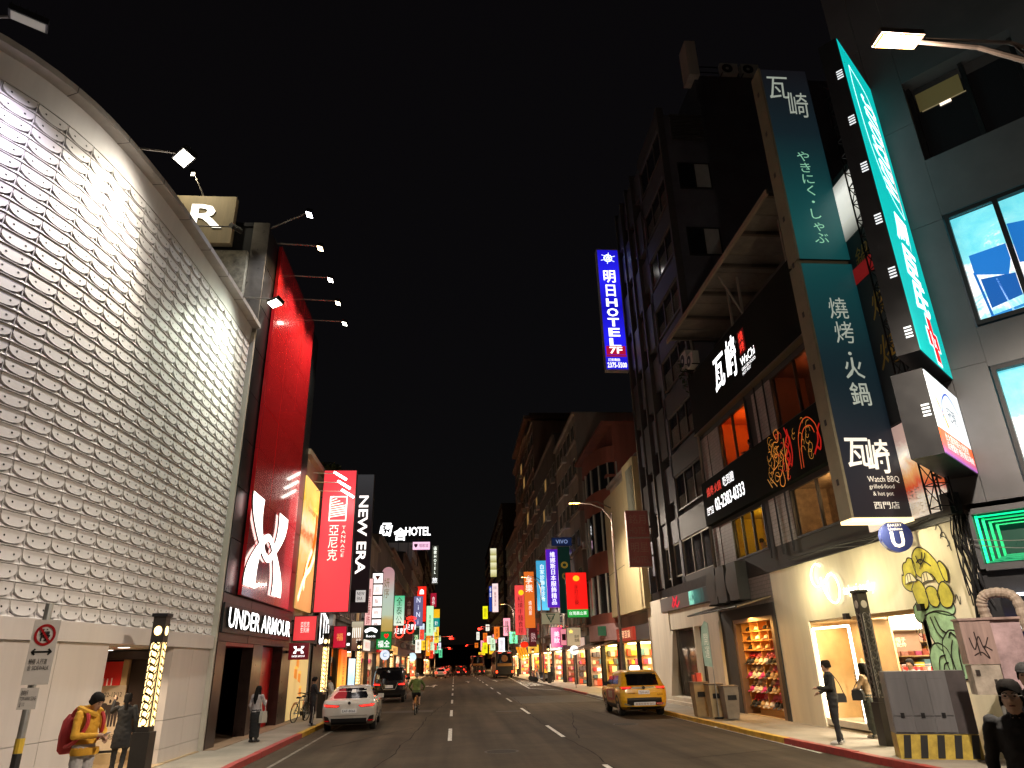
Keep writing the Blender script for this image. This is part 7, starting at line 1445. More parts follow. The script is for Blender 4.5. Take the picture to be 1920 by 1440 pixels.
# --- bicycles and scooters
def bicycle(name, label, loc, rz, col, group='bicycles', lean=0):
    t = thing(name, label, 'bicycle', loc, rz, group); t.rotation_euler = (0, lean, rz); fm = mat('bike_'+'%.2f%.2f%.2f' % col, col, .35, .3)
    for y in (0, 1.05):
        wb = B(); ring_ = [(0, y+.33*math.cos(2*math.pi*i/24), .33+.33*math.sin(2*math.pi*i/24)) for i in range(25)]; wo = wb.tube(ring_, .02, 6, cap=False).make('wheel', tyre, t, local=True); b = B()
        for i in range(10): a = 2*math.pi*i/10; b.tube([(0,y,.33),(0,y+.31*math.cos(a),.33+.31*math.sin(a))],.004,3)
        b.cyl((-.03,y,.33),(.03,y,.33),.03,n=8); b.make('spokes', galv, wo, local=True)['kind'] = 'stuff'
    P = dict(bb=(0,.45,.3),seat=(0,.3,.78),head=(0,.88,.75),rw=(0,0,.33),fw=(0,1.05,.33))
    b = B()
    for a, c in (('bb','seat'),('seat','head'),('bb','head'),('rw','bb'),('rw','seat')): b.tube([P[a],P[c]],.018,6)
    b.make('frame', fm, t, local=True); B().tube([(0,.86,.82),(0,1.0,.45),(0,1.05,.33)],.018,6).make('fork', fm, t, local=True)
    B().tube([(-.28,.78,.98),(-.2,.86,1.0),(0,.88,.95),(.2,.86,1.0),(.28,.78,.98)],.014,6).make('handlebar', black_steel, t, local=True); B().tube([(0,.88,.75),(0,.88,.95)],.018,6).make('stem', galv, t, local=True)
    B().loft([[(q*w_,y,z) for q, z in ((-1,.84),(1,.84),(.7,.9),(-.7,.9))] for w_, y in ((.09,.15),(.08,.3),(.025,.42))]).make('saddle', black_steel, t, local=True); B().tube([(0,.3,.7),(0,.3,.85)],.016,6).make('seat_post', galv, t, local=True)
    B().cyl((.05,.45,.3),(.07,.45,.3),.09,n=14).make('chainring', black_steel, t, local=True)
    for sx in (-1,1): B().tube([(sx*.06,.45,.3),(sx*.08,.45+sx*.12,.3-sx*.1),(sx*.16,.45+sx*.12,.3-sx*.1)],.012,5).make('crank', black_steel, t, local=True)
    B().tube([(0,-.3,.5),(0,-.12,.68),(0,.1,.7)],[.03,.035,.03],6).make('mudguard', mat('guard_orange',(.5,.2,.04),.5), t, local=True); return t
bicycle('city_bicycle','bicycle ridden by the person in the green jumper',(-1.72,34.0,0),R(-2),(.35,.16,.05),'ridden bicycle')
bicycle('parked_bicycle','parked bicycle nearer the red store door below the cheese poster',(-6.15,29.9,HS),R(-14),(.1,.1,.11),'parked bicycles',.06); bicycle('parked_bicycle','parked bicycle farther along below the cheese poster',(-6.05,31.3,HS),R(8),(.3,.28,.26),'parked bicycles',-.06)
def scooter(label, loc, rz, col, group):
    t = thing('motor_scooter', label, 'scooter', loc, rz, group); fm = mat('scooter_%.2f%.2f%.2f' % col, col, .3, var=.05)
    for y in (0, 1.25): B().loft([[(x, y+r*math.cos(2*math.pi*i/16), .25+r*math.sin(2*math.pi*i/16)) for i in range(16)] for x, r in ((-.06,.2),(-.04,.25),(.04,.25),(.06,.2))]).make('wheel', tyre, t, local=True)
    B().loft([[(s_*w_, y, z) for s_, z in ((-1,z0),(1,z0),(.8,z1),(-.8,z1))] for y, w_, z0, z1 in ((-.3,.1,.5,.68),(-.1,.16,.42,.74),(.3,.17,.32,.72),(.5,.16,.28,.42),(.85,.16,.28,.38),(.98,.17,.3,.85),(1.05,.1,.5,.98))]).make('body', fm, t, local=True, smooth=True)
    B().loft([[(s_*w_, y, z) for s_, z in ((-1,.72),(1,.72),(.9,.8),(-.9,.8))] for y, w_ in ((-.32,.1),(0,.15),(.42,.12))]).make('seat', black_steel, t, local=True); B().tube([(-.33,.9,1.02),(0,1.0,1.0),(.33,.9,1.02)],.02,6).make('handlebar', black_steel, t, local=True); B().tube([(0,1.0,1.0),(0,1.25,.25)],.03,6).make('fork', galv, t, local=True)
    B().box(-.09,.09,-.36,-.33,.56,.64).make('tail_lamp', glow('#ff2010',10), t, local=True); B().box(-.1,.1,-.34,-.32,.38,.5).make('number_plate', plate_m, t, local=True); return t
scp = ((.02,.02,.022),(.3,.03,.03),(.4,.4,.4),(.03,.05,.12))
for i, (x, y, rz) in enumerate(((-4.2,52.5,.1),(-4.4,54.2,.0),(9.3,74,1.2),(9.4,76,1.3),(9.3,78.2,1.15),(9.5,81,1.25))): scooter(['parked scooter half hidden just behind the black van','second parked scooter beyond the black van','first parked scooter on the right pavement','second parked scooter on the right pavement','third parked scooter on the right pavement','fourth parked scooter on the right pavement'][i], (x,y,0 if x < 0 else HS), rz, scp[i % 4], 'parked scooters')

# ================================================================ people
_tmp = bpy.data.scenes.new('workbench')
def remeshed(b, voxel, smooth=3):
    me = b.mesh('body', [black_steel]); bm_ = bmesh.new(); bm_.from_mesh(me); bmesh.ops.recalc_face_normals(bm_, faces=bm_.faces); bm_.to_mesh(me); bm_.free()
    o = bpy.data.objects.new('body', me); _tmp.collection.objects.link(o)
    r = o.modifiers.new('r', 'REMESH'); r.mode = 'VOXEL'; r.voxel_size = voxel; s = o.modifiers.new('s', 'SMOOTH'); s.factor = .5; s.iterations = smooth
    vl = _tmp.view_layers[0]; vl.update(); dg = vl.depsgraph; ev = o.evaluated_get(dg); q = bpy.data.meshes.new_from_object(ev); bpy.data.objects.remove(o); return q
from mathutils import kdtree, noise as noise_
skin = mat('skin', (.42,.25,.17), .55, var=.06, spec=.3); skin2 = mat('skin_pale', (.6,.42,.33), .55, var=.06, spec=.3); hair_m = mat('black_hair', (.012,.01,.009), .85, var=.2, scale=30, spec=.15, bump=.5); hair_g = mat('grey_hair', (.3,.28,.26), .6, var=.2); hair_b = mat('brown_hair', (.05,.03,.02), .5, var=.2)
BODY = {}
DEF = dict(hipL=(-.09,0,.9),kneeL=(-.1,.02,.49),ankL=(-.1,-.02,.09),hipR=(.09,0,.9),kneeR=(.1,.02,.49),ankR=(.1,-.02,.09),shL=(-.18,0,1.38),elL=(-.24,-.03,1.1),wrL=(-.23,.07,.86),shR=(.18,0,1.38),elR=(.24,-.03,1.1),wrR=(.23,.07,.86),head=(0,.025,1.57),neck=(0,.0,1.43),chest=(0,0),fat=1.0)
def person(label, loc, rz, H=1.7, top=(.05,.05,.05), bottom=(.03,.03,.035), shoe=(.03,.03,.03), hair='short', pose=None, voxel=.016, sleeves=True, shorts=False, skirt=None, sk=None, coat=False, near=False, hm=None, name='person', group=None, seated=False, feat=True):
    P = dict(DEF); P.update(pose or {}); k = H/1.7; t = thing(name, label, 'person', loc, rz, group); t.scale = (k, k, k)
    sk = sk or skin; b = B(); cx_, cy_ = P['chest']; f = P['fat']
    TOP, BOT, SHO, SKN = 1, 2, 3, 0
    if isinstance(top, tuple): top = mat('cloth_%.2f_%.2f_%.2f' % top, top, .85, var=.15, scale=5, bump=.15)
    if isinstance(bottom, tuple): bottom = mat('cloth_%.2f_%.2f_%.2f' % bottom, bottom, .85, var=.15, scale=5, bump=.15)
    shoem = mat('shoe_%.2f_%.2f_%.2f' % shoe, shoe, .6, var=.1)
    hx = (Vector(P['hipL'])+Vector(P['hipR']))/2
    def rg(u, rx, ry, z):  # torso ring leaning from hips to chest
        return [(hx.x+(cx_-hx.x)*u+rx*f*math.cos(2*math.pi*i/16), hx.y+(cy_-hx.y)*u+ry*f*math.sin(2*math.pi*i/16), z) for i in range(16)]
    hz = hx.z
    zt = P['neck'][2]-1.43
    b.loft([rg(-.05,.12,.09,hz-.1),rg(0,.168,.12,hz-.02),rg(.1,.17,.122,hz+.06)], BOT)
    b.loft([rg(.1,.172,.124,hz+.03),rg(.2,.165,.118,hz+.1),rg(.45,.15,.108,hz+.2+zt*.5),rg(.7,.168,.118,hz+.34+zt),rg(.9,.178,.112,hz+.44+zt),rg(1,.14,.085,hz+.505+zt),rg(1,.07,.06,hz+.54+zt)], TOP)
    if coat: b.loft([rg(0,.19,.14,hz-.22),rg(.05,.185,.135,hz),rg(.3,.16,.12,hz+.15)], TOP)
    def limb(pts, rs, m):
        b.tube(pts, rs, 10, m)
        for p, r in zip(pts, rs): b.ball(p, r*.99, 10, 7, m)
    for s in 'LR':
        h, kn, an = (Vector(P[q+s]) for q in ('hip','knee','ank'))
        mid = h.lerp(kn, .5); cal = kn.lerp(an, .35)
        if shorts:
            limb([h, mid, h.lerp(kn,.8)], [.092*f,.085*f,.08], BOT); limb([h.lerp(kn,.7), kn, cal, an], [.058,.052,.052,.036], SKN)
        else: limb([h, mid, kn, cal, an], [.095*f,.084*f,.064,.062,.052], BOT)
        fw = Vector((0,1,0)) if 'toe'+s not in P else Vector(P['toe'+s]).normalized()
        limb([an+Vector((0,-.03,-.035)), an+fw*.1+Vector((0,0,-.045)), an+fw*.17+Vector((0,0,-.055))], [.042,.042,.032], SHO)
        sh, el, wr = (Vector(P[q+s]) for q in ('sh','el','wr'))
        limb([sh, sh.lerp(el,.5), el], [.062,.056,.05], TOP)
        limb([el, el.lerp(wr,.4), wr], [.049,.046,.038] if sleeves else [.043,.04,.028], TOP if sleeves else SKN)
        d = (wr-el).normalized(); side_ = d.cross(Vector((0,0,1))); side_ = side_.normalized() if side_.length > .1 else Vector((1,0,0)); pn = side_.cross(d)
        palm = wr+d*.055; limb([wr+d*.01, palm, wr+d*.085], [.026,.032,.03], SKN)
        if near:
            crl = P.get('curl', .35)
            for i, L in enumerate((.062,.074,.07,.055)):
                o_ = side_*((i-1.5)*.019); a0 = wr+d*.085+o_; a1 = a0+d*L*.5-pn*L*.5*crl; a2 = a1+d*L*.4-pn*L*.75*crl
                b.tube([a0, a1, a2], [.0105,.0095,.0085], 6, SKN)
            sgn = 1 if s == 'L' else -1
            tb_ = wr+d*.035+side_*(.03*sgn); b.tube([tb_, tb_+d*.03+side_*(.022*sgn)-pn*.012, tb_+d*.06+side_*(.02*sgn)-pn*.03], [.013,.011,.009], 6, SKN)
        else: limb([wr+d*.08, wr+d*.13-pn*.02], [.028,.018], SKN)
    nk, hd = Vector(P['neck']), Vector(P['head']); up = (hd-nk).normalized()
    limb([nk+Vector((0,0,-.03)), nk.lerp(hd,.5)], [.055,.05], SKN)
    fd = Vector(P.get('face', (0,1,0))).normalized(); fd = (fd-up*fd.dot(up)*.3).normalized(); rt_ = fd.cross(Vector((0,0,1))).normalized(); upv = rt_.cross(fd)
    def hp_(x, y, z): return hd+rt_*x+fd*y+upv*z
    rings = []
    for z, rx, ry, oy in ((-.118,.03,.03,.045),(-.1,.045,.052,.03),(-.07,.06,.075,.012),(-.03,.069,.088,.004),(.02,.074,.094,0),(.06,.073,.092,-.004),(.09,.062,.078,-.008),(.112,.036,.048,-.01)):
        rings.append([tuple(hp_(rx*math.cos(2*math.pi*i/16), oy+ry*math.sin(2*math.pi*i/16), z)) for i in range(16)])
    b.loft(rings, SKN)
    b.tube([hp_(0,.088,.02), hp_(0,.104,-.018), hp_(0,.098,-.028)], [.008,.014,.012], 6, SKN)
    for sx in (-1,1): b.ball(hp_(sx*.076,-.005,-.005), (.012,.02,.03), 8, 6, SKN)
    if skirt:
        b.loft([[(hx.x+rx*math.cos(2*math.pi*i/16), hx.y+rx*.8*math.sin(2*math.pi*i/16), z) for i in range(16)] for rx, z in ((.16,hz+.05),(.19,hz-.1),(skirt[1],skirt[0]))], BOT)
    q = remeshed(b, voxel)
    if voxel < .02:
        n_ = len(q.vertices); co = np.empty(n_*3, 'f'); q.vertices.foreach_get('co', co); co = co.reshape(-1,3); no = np.array([tuple(v_.vector) for v_ in q.vertex_normals])
        am = np.array([noise_.noise(Vector((c_[0]*11, c_[1]*11, c_[2]*16)))*.011+noise_.noise(Vector(c_*38))*.0035 if c_[2] < P['neck'][2]-.02 else 0 for c_ in co])
        q.vertices.foreach_set('co', (co+no*am[:,None]).astype('f').ravel()); q.update()
    kd = kdtree.KDTree(len(b.v)); vm = {}
    for fc, m_ in zip(b.f, b.m):
        for i in fc: vm[i] = m_
    for i, v in enumerate(b.v): kd.insert(v, i)
    kd.balance(); q.materials.clear()
    for m_ in (sk, top, bottom, shoem): q.materials.append(m_)
    q.polygons.foreach_set('material_index', [vm[kd.find(p.center)[1]] for p in q.polygons]); q.polygons.foreach_set('use_smooth', [True]*len(q.polygons)); q.name = 'body'
    link('body', q, t)
    # hair
    hm = hm or hair_m
    if hair:
        hb = B(); rings = []; n = 20
        for i in range(10):
            z = .122-.022*i*(1.0 if hair != 'short' else .82); s_ = math.sqrt(max(.02, 1-(max(0,z)/.134)**4)) if z > 0 else 1.0
            row = []
            for j in range(n):
                a = 2*math.pi*j/n; x, y = math.cos(a), math.sin(a)
                zz = z
                cut = .058
                if y > .45 and z < cut: zz = cut+(.0 if abs(x) < .5 else -.02)
                r_ = 1.0+.03*math.sin(j*5+i)
                row.append(tuple(hp_(.086*s_*x*r_, -.012+.106*s_*y*r_*(1.0 if y < .45 else .98), zz)))
            rings.append(row)
        hb.loft(rings)
        if hair in ('long','pony'):
            L = .42 if hair == 'long' else .32; w0 = .075 if hair == 'long' else .035
            base = hp_(0,-.075,-.02)
            hb.loft([[tuple(base+Vector((0,0,-z))-fd*(o_)+rt_*(w_*math.cos(2*math.pi*i/12))+fd*(w_*.55*math.sin(2*math.pi*i/12))) for i in range(12)] for z, w_, o_ in ((-.05,.07,.0),(.08,w0*1.1,.02),(L*.6,w0*1.15,.05),(L,w0*.5,.04))])
            if hair == 'long':
                for sx in (-1,1): hb.loft([[tuple(hp_(sx*.078,-.02,-.01)+Vector((0,0,-z))+rt_*(.024*math.cos(2*math.pi*i/10)*w_)+fd*(.045*math.sin(2*math.pi*i/10)*w_)) for i in range(10)] for z, w_ in ((-.06,1),(.12,1.05),(.28,.9),(.36,.3))])
        hb.make('hair', hm, t, local=True, smooth=True)
    if hair == 'cap' or (isinstance(hair, str) and 'cap' in hair): pass
    if near and feat:
        for sx in (-1,1):
            B().ball(hp_(sx*.03,.083,.012), (.012,.007,.006), 8, 6).make('eye', print_('#0e0a08'), t, local=True)
            B().tube([hp_(sx*.014,.092,.032), hp_(sx*.03,.09,.038), hp_(sx*.046,.078,.03)], .0035, 5).make('eyebrow', hair_m, t, local=True)
        B().tube([hp_(-.02,.086,-.058), hp_(0,.093,-.056), hp_(.02,.086,-.058)], [.004,.006,.004], 6).make('mouth', mat('lips',(.3,.1,.09),.5), t, local=True)
    t['_k'] = k; del t['_k']
    return t, hp_, P
def cap_on(t, hp_, m):
    b = B(); rings = []
    for i in range(6):
        a = i/5*math.pi/2; rings.append([tuple(hp_(.092*math.cos(a)*math.cos(2*math.pi*j/16), -.01+.112*math.cos(a)*math.sin(2*math.pi*j/16), .045+.09*math.sin(a))) for j in range(16)])
    b.loft(rings); b.prism([tuple(hp_(.07*math.cos(math.pi*j/8), .08+.1*math.sin(math.pi*j/8), .048)) for j in range(9)], Z, -.006, .006); b.make('cap', m, t, local=True, smooth=True)
W = lambda t, p: Vector(t.location)+Matrix.Rotation(t.rotation_euler.z,3,'Z')@(Vector(p)*t.scale.x)
def handbag(label, t, p, size, m, strap=None, name='handbag'):
    c = W(t, p); g = thing(name, label, 'bag', c-Vector((0,0,size[2]))); U_ = Matrix.Rotation(t.rotation_euler.z,3,'Z')@Vector((0,1,0)); N_ = Matrix.Rotation(t.rotation_euler.z,3,'Z')@Vector((1,0,0))
    B().loft([[tuple(c+U_*(u*w_)+N_*(n*size[1]*.5)+Z*z) for u, n in ((-1,-1),(1,-1),(1,1),(-1,1))] for w_, z in ((size[0]*.5,-size[2]),(size[0]*.52,-size[2]*.4),(size[0]*.4,0))]).make('pouch', m, g)
    if strap: B().tube([tuple(q) for q in spline([tuple(c+U_*(size[0]*.35)),tuple((c+W(t,strap))/2+U_*.08),tuple(W(t,strap)),tuple((c+W(t,strap))/2-U_*.08),tuple(c-U_*(size[0]*.35))],5)],.01,5).make('strap', m, g)
    else: B().tube([tuple(c+U_*(size[0]*.3)),tuple(c+U_*.05+Z*.1),tuple(c-U_*.05+Z*.1),tuple(c-U_*(size[0]*.3))],.008,5).make('handle', m, g)
# man in the yellow hoodie
hoodie = mat('hoodie_yellow',(.55,.28,.02),.85,var=.14,scale=6,bump=.3)
t, hp_, P = person('man in a yellow hoodie with a red backpack looking down at a phone', (-5.5,12.0,HS), R(-112), 1.72, hoodie, (.36,.34,.34), (.5,.5,.5), 'short', dict(elL=(-.26,.06,1.1),wrL=(-.08,.27,1.08),elR=(.26,.06,1.1),wrR=(.08,.27,1.1),head=(0,.09,1.545),face=(0,1,-.45),fat=1.06,curl=.9), .011, near=True)
B().tube([tuple(q) for q in spline([(-.1,.1,1.4),(-.13,.0,1.44),(-.1,-.1,1.46),(0,-.15,1.45),(.1,-.1,1.46),(.13,0,1.44),(.1,.1,1.4),(0,.13,1.36)],5)],.045,8).make('hood', hoodie, t, local=True, smooth=True)
B().loft([[(.2*s_*math.cos(2*math.pi*i/14), .03+.155*s_*math.sin(2*math.pi*i/14), z) for i in range(14)] for s_, z in ((1.0,.84),(1.06,.87),(1.02,.93))]).make('hem', hoodie, t, local=True, smooth=True)
bp = thing('backpack', 'red backpack on the man in the yellow hoodie', 'bag', tuple(W(t,(0,-.2,.85))), t.rotation_euler.z); rb = mat('backpack_red',(.42,.03,.03),.7,var=.15); o_ = Vector((0,.2,-.85))
B().loft([[(w_*math.cos(2*math.pi*i/12), -.1+d_*math.sin(2*math.pi*i/12), z) for i in range(12)] for w_, d_, z in ((.12,.06,0),(.16,.11,.05),(.17,.12,.25),(.15,.1,.45),(.08,.05,.54))]).make('sack', rb, bp, local=True, smooth=True)
for sx in (-1,1): B().tube([tuple(q) for q in spline([(sx*.1,-.02,.52),(sx*.12,.1,.62),(sx*.13,.3,.55),(sx*.15,.34,.38),(sx*.19,.22,.18),(sx*.15,0,.1)],5)],[.028]*26,6).make('strap', rb, bp, local=True)
ph = thing('phone', 'pale phone held by the man in the yellow hoodie', 'phone', tuple(W(t,(0,.36,1.1))), t.rotation_euler.z); B().obox((0,0,0),X,Vector((0,.8,.5)).normalized(),Vector((0,-.5,.8)).normalized(),-.038,.038,-.075,.075,-.004,.004).make('case', mat('phone_case',(.5,.4,.4),.3), ph, local=True); B().obox((0,0,0),X,Vector((0,.8,.5)).normalized(),Vector((0,-.5,.8)).normalized(),-.034,.034,-.07,.07,.0045,.005).make('screen', glow('#c8d4e8',1.2), ph, local=True)
t, hp_, P = person('woman in black with a ponytail raising one hand in the passage', (-6.95,16.75,HS), R(15), 1.56, (.014,.014,.015), (.014,.014,.016), (.4,.36,.33), 'pony', dict(elL=(-.3,.12,1.3),wrL=(-.3,.2,1.52),ankR=(.09,-.12,.12),kneeR=(.1,.04,.5)), .014, skirt=(.55,.2))
t, hp_, P = person('person in a dark padded jacket and grey cap beside the woman in black', (-6.75,17.35,HS), R(75), 1.6, (.016,.016,.018), (.02,.02,.03), (.45,.42,.4), 'short', dict(elR=(.2,.16,1.15),wrR=(.06,.3,1.22),fat=1.2), .014); cap_on(t, hp_, mat('cap_grey_cloth',(.25,.22,.2),.85)); B().prism([(-.1,.14,1.05),(.1,.14,1.05),(.08,.14,1.36),(-.08,.14,1.36)],Y,-.03,.01).make('white_shirt_front', mat('shirt_cream',(.6,.5,.4),.8), t, local=True)
t, hp_, P = person('woman in a white blouse and wide black trousers by the red door', (-5.75,22.7,HS), R(-25), 1.5, (.42,.38,.38), (.014,.013,.014), (.02,.02,.02), 'long', dict(elR=(.24,.1,1.12),wrR=(.15,.24,1.2)), .014, skirt=(.16,.17)); handbag('small white handbag carried by the woman in the white blouse', t, (.3,.0,.92), (.22,.1,.3), mat('bag_white',(.5,.48,.42),.6), (.2,.02,1.36))
t, hp_, P = person('man in dark clothes with a white trouser stripe at the left kerb', (-5.12,28.0,HS), R(-70), 1.64, (.015,.015,.017), (.013,.013,.016), (.4,.4,.4), 'short', dict(elR=(.22,.12,1.12),wrR=(.1,.3,1.1),elL=(-.22,.12,1.12),wrL=(-.08,.3,1.12)), .014); B().tube([(.16,0,.9),(.165,.02,.5),(.155,-.01,.12)],.012,5).make('trouser_stripe', mat('stripe_white',(.6,.58,.55),.7), t, local=True)
person('person in pale grey leaning by the front of the white car', (-4.95,31.2,HS), R(80), 1.62, (.3,.28,.26), (.05,.05,.06), (.1,.1,.1), 'short', dict(chest=(0,.12),shL=(-.18,.12,1.36),shR=(.18,.12,1.36),neck=(0,.13,1.42),head=(0,.17,1.56),elR=(.22,.24,1.1),wrR=(.1,.4,1.15)), .016)
# cyclist
t, hp_, P = person('cyclist in a green jumper and dark shorts seen from behind', (-1.72,34.0,0), R(-2), 1.72, (.12,.17,.045), (.012,.012,.016), (.25,.15,.06), 'short', dict(hipL=(-.09,.28,.9),hipR=(.09,.28,.9),kneeL=(-.12,.6,.62),ankL=(-.13,.52,.24),kneeR=(.12,.62,.78),ankR=(.13,.4,.44),chest=(0,.42),shL=(-.2,.42,1.38),shR=(.2,.42,1.38),neck=(0,.44,1.45),head=(0,.5,1.58),elL=(-.34,.55,1.15),wrL=(-.28,.78,1.0),elR=(.34,.55,1.15),wrR=(.28,.78,1.0),fat=1.12), .014, shorts=True, hm=hair_g)
# right pavement
t, hp_, P = person('man in black profile with a shoulder bag at the red kerb', (9.0,17.4,HS), R(72), 1.84, (.016,.015,.014), (.02,.018,.016), (.5,.48,.45), 'short', dict(elL=(-.2,.02,1.12),wrL=(-.1,.26,1.12),elR=(.2,-.02,1.1),wrR=(.14,.22,1.02),ankL=(-.07,.02,.09),ankR=(.06,-.05,.09)), .014, near=True); handbag('dark shoulder bag worn by the man in black profile', t, (.16,-.2,1.0), (.24,.1,.2), mat('bag_dark',(.03,.028,.026),.7), (0,-.05,1.43))
t, hp_, P = person('long haired woman in a beige top and dark wide skirt outside the cream shop', (10.42,18.3,HS), R(35), 1.74, (.4,.28,.17), (.06,.07,.065), (.4,.36,.3), 'long', dict(elL=(-.24,.08,1.12),wrL=(-.12,.26,1.08)), .014, skirt=(.18,.17)); handbag('black handbag on the arm of the long haired woman', t, (-.26,.12,1.08), (.28,.12,.24), mat('bag_black',(.014,.014,.014),.5), (-.2,.06,1.3))
person('man in a grey shirt inside the cream shop doorway', (11.75,18.35,.15), R(120), 1.78, (.16,.15,.14), (.03,.03,.035), (.05,.05,.05), 'short', None, .018)
t, hp_, P = person('shop assistant in cream with a white face mask behind the shop entrance', (12.1,16.55,.15), R(130), 1.72, (.6,.5,.38), (.05,.05,.05), (.05,.05,.05), 'short', None, .018); B().ball(hp_(0,.078,-.05),(.05,.04,.04),10,6).make('face_mask', mat('mask_white',(.7,.68,.66),.8), t, local=True)
person('second shop assistant in cream standing behind the masked one', (12.75,16.9,.15), R(130), 1.9, (.6,.48,.34), (.05,.05,.05), (.05,.05,.05), 'short', None, .018)
t, hp_, P = person('woman with glasses in a black jacket at the lower right corner', (4.82,6.2,0), R(138), 1.86, (.016,.016,.02), (.014,.014,.018), (.05,.05,.05), 'pony', dict(head=(0,.04,1.57)), .011, near=True, sk=skin2)
gl = thing('glasses', 'thin glasses worn by the woman in the black jacket', 'glasses', tuple(t.location)); gl.rotation_euler = t.rotation_euler; gl.scale = t.scale
for sx in (-1,1): B().tube([hp_(sx*.032+.024*math.cos(a*math.pi/6), .098, .012+.018*math.sin(a*math.pi/6)) for a in range(13)], .0016, 5).make('lens_rim', galv, gl, local=True); B().tube([hp_(sx*.055,.096,.015), hp_(sx*.08,.03,.012)], .0025, 5).make('temple', galv, gl, local=True)
B().tube([hp_(-.009,.1,.014), hp_(.009,.1,.014)], .0025, 5).make('bridge', galv, gl, local=True)
t, hp_, P = person('man in a black cap and dark jacket at the right edge', (6.72,8.3,0), R(135), 1.95, (.02,.02,.024), (.02,.02,.024), (.05,.05,.05), 'short', None, .014, near=True, sk=skin2); cap_on(t, hp_, mat('cap_black_cloth',(.015,.015,.016),.85))
person('man in a white shirt and black shorts walking into the arcade', (11.3,30.9,.4), R(-20), 1.72, (.6,.58,.52), (.012,.012,.012), (.05,.05,.05), 'short', dict(ankL=(-.1,.14,.1),kneeL=(-.1,.12,.5),ankR=(.1,-.2,.12)), .016, shorts=True, sleeves=False); person('woman in pale top walking beside the man in the white shirt', (11.75,31.25,.4), R(-25), 1.6, (.55,.52,.46), (.02,.02,.02), (.05,.05,.05), 'long', None, .018)
# diners seen at the restaurant windows
def diner(label, loc, rz, top): return person(label, loc, rz, 1.7, top, (.03,.03,.03), (.03,.03,.03), 'short', dict(hipL=(-.1,0,.5),hipR=(.1,0,.5),kneeL=(-.12,.42,.5),ankL=(-.12,.44,.09),kneeR=(.12,.42,.5),ankR=(.12,.44,.09),neck=(0,.02,1.03),head=(0,.05,1.17),shL=(-.18,.02,.98),shR=(.18,.02,.98),elL=(-.24,.1,.74),wrL=(-.12,.32,.78),elR=(.24,.1,.74),wrR=(.12,.32,.78)), .022, group='restaurant diners')
for lab, x, y, z, rz, c in (('diner in dark clothes at the stone walled window',11.1,18.45,4.82,20,(.06,.03,.025)),('diner in a pale shirt at the yellow room window',11.15,24.0,4.82,150,(.4,.36,.33)),('second diner in the yellow room window',11.3,25.0,4.82,-40,(.05,.04,.04)),('dark haired diner in the orange room window',11.2,24.3,8.45,60,(.04,.03,.03)),('diner in the upper brown room window',11.2,18.6,8.45,120,(.3,.1,.08))):
    diner(lab, (x,y,z), R(rz), c); s_ = thing('dining_stool', 'stool under the '+lab, 'stool', (x,y,z), group='dining stools'); B().cyl((x,y,z+.38),(x,y,z+.43),.18,n=14).make('seat', black_steel, s_); B().cyl((x,y,z),(x,y,z+.38),.03).make('stem', black_steel, s_); B().cyl((x,y,z),(x,y,z+.02),.16,n=14).make('foot', black_steel, s_)
# far pedestrians and riders
t, hp_, P = person('person in a long black coat on the right pavement by the bus', (9.75,92,HS), R(170), 1.72, (.012,.012,.013), (.012,.012,.013), (.02,.02,.02), 'long', None, .03, skirt=(.4,.22), coat=True)
for i, (x, y, rz, c, lab) in enumerate(((9.6,73,40,(.05,.05,.06),'person in dark clothes among the parked scooters'),(9.9,77.5,200,(.25,.2,.16),'person in brown beside the parked scooters'),(-5.4,70,10,(.4,.36,.32),'person in pale clothes on the left pavement beyond the cyclist'),(-5.6,84,170,(.05,.04,.04),'person in black far along the left pavement'))): person(lab, (x,y,HS), R(rz), 1.7, c, (.03,.03,.035), (.03,.03,.03), 'short', None, .03)
w1, _, _ = person('small walking figure in the crowd at the far crossing', (-3.6,129,0), R(85), 1.7, (.03,.03,.035), (.02,.02,.025), (.03,.03,.03), 'short', dict(ankL=(-.08,.25,.1),kneeL=(-.08,.16,.5),ankR=(.08,-.28,.14),kneeR=(.08,.02,.48)), .035, group='crowd at the far crossing')
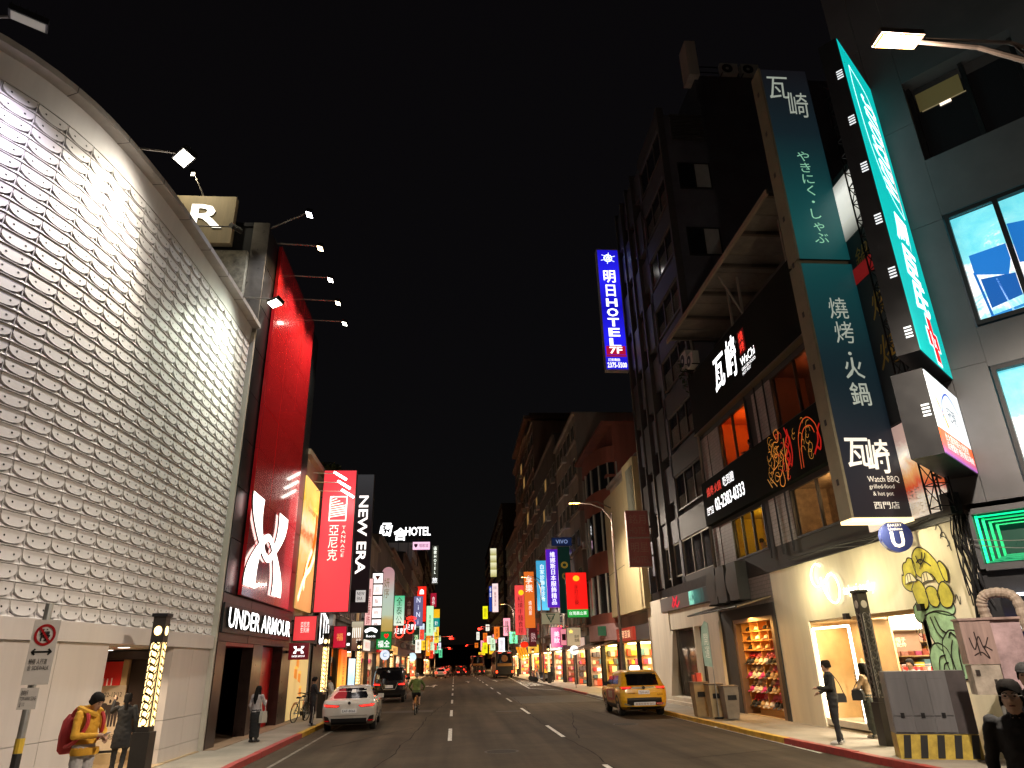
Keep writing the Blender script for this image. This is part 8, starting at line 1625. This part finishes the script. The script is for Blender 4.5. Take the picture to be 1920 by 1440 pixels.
w2, _, _ = person('small pale figure in the crowd at the far crossing', (3.0,130.5,0), R(-85), 1.68, (.4,.36,.33), (.2,.18,.16), (.3,.3,.3), 'long', dict(ankL=(-.08,.25,.1),kneeL=(-.08,.16,.5),ankR=(.08,-.28,.14),kneeR=(.08,.02,.48)), .035, group='pale crowd at the far crossing')
sc0 = scooter('waiting scooter in the pack beyond the far crossing', (.6,136,0), 0, (.02,.02,.022), 'waiting scooters')
rd0, _, _ = person('helmeted rider on a waiting scooter beyond the far crossing', (.6,136,0), 0, 1.7, (.05,.05,.06), (.03,.03,.04), (.03,.03,.03), None, dict(hipL=(-.1,.12,.82),hipR=(.1,.12,.82),kneeL=(-.16,.52,.72),ankL=(-.16,.6,.4),kneeR=(.16,.52,.72),ankR=(.16,.6,.4),neck=(0,.16,1.35),head=(0,.2,1.5),chest=(0,.16),shL=(-.18,.16,1.3),shR=(.18,.16,1.3),elL=(-.28,.4,1.1),wrL=(-.3,.76,1.02),elR=(.28,.4,1.1),wrR=(.3,.76,1.02)), .035, group='riders on waiting scooters')
B().ball((0,.2,1.52),(.13,.15,.14),12,8).make('helmet', mat('helmet_dark',(.1,.02,.02),.3), rd0, local=True)
kids = kid_map(); rnd = random.Random(5)
for i in range(11):
    c = copy_tree(w1 if i % 3 else w2, kids); c.location = (-4.2+1.18*i+rnd.uniform(-.3,.3), 128.6+rnd.uniform(0,3.2), 0); c.rotation_euler.z = R(rnd.choice((85,-85))+rnd.uniform(-20,20)); c.scale = [rnd.uniform(.93,1.04)]*3
for i in range(9):
    x, y = -3.2+1.25*i+rnd.uniform(-.3,.3), 134.5+rnd.uniform(0,6)
    for r in (sc0, rd0): c = copy_tree(r, kids); c.location = (x, y, 0); c.rotation_euler.z = R(rnd.uniform(-6,6))
for i, (x, y) in enumerate(((-2.3,152),(1.4,158),(-2.0,168),(2.0,176),(-1.6,186),(5.2,172),(1.2,200))):
    c = copy_tree(dc.t, kids); c.location = (x, y, 0); c['label'] = ['first','second','third','fourth','fifth','sixth','seventh'][i]+' car with red lamps queueing beyond the far crossing'; c['group'] = 'cars queueing far ahead'
bpy.data.scenes.remove(_tmp)
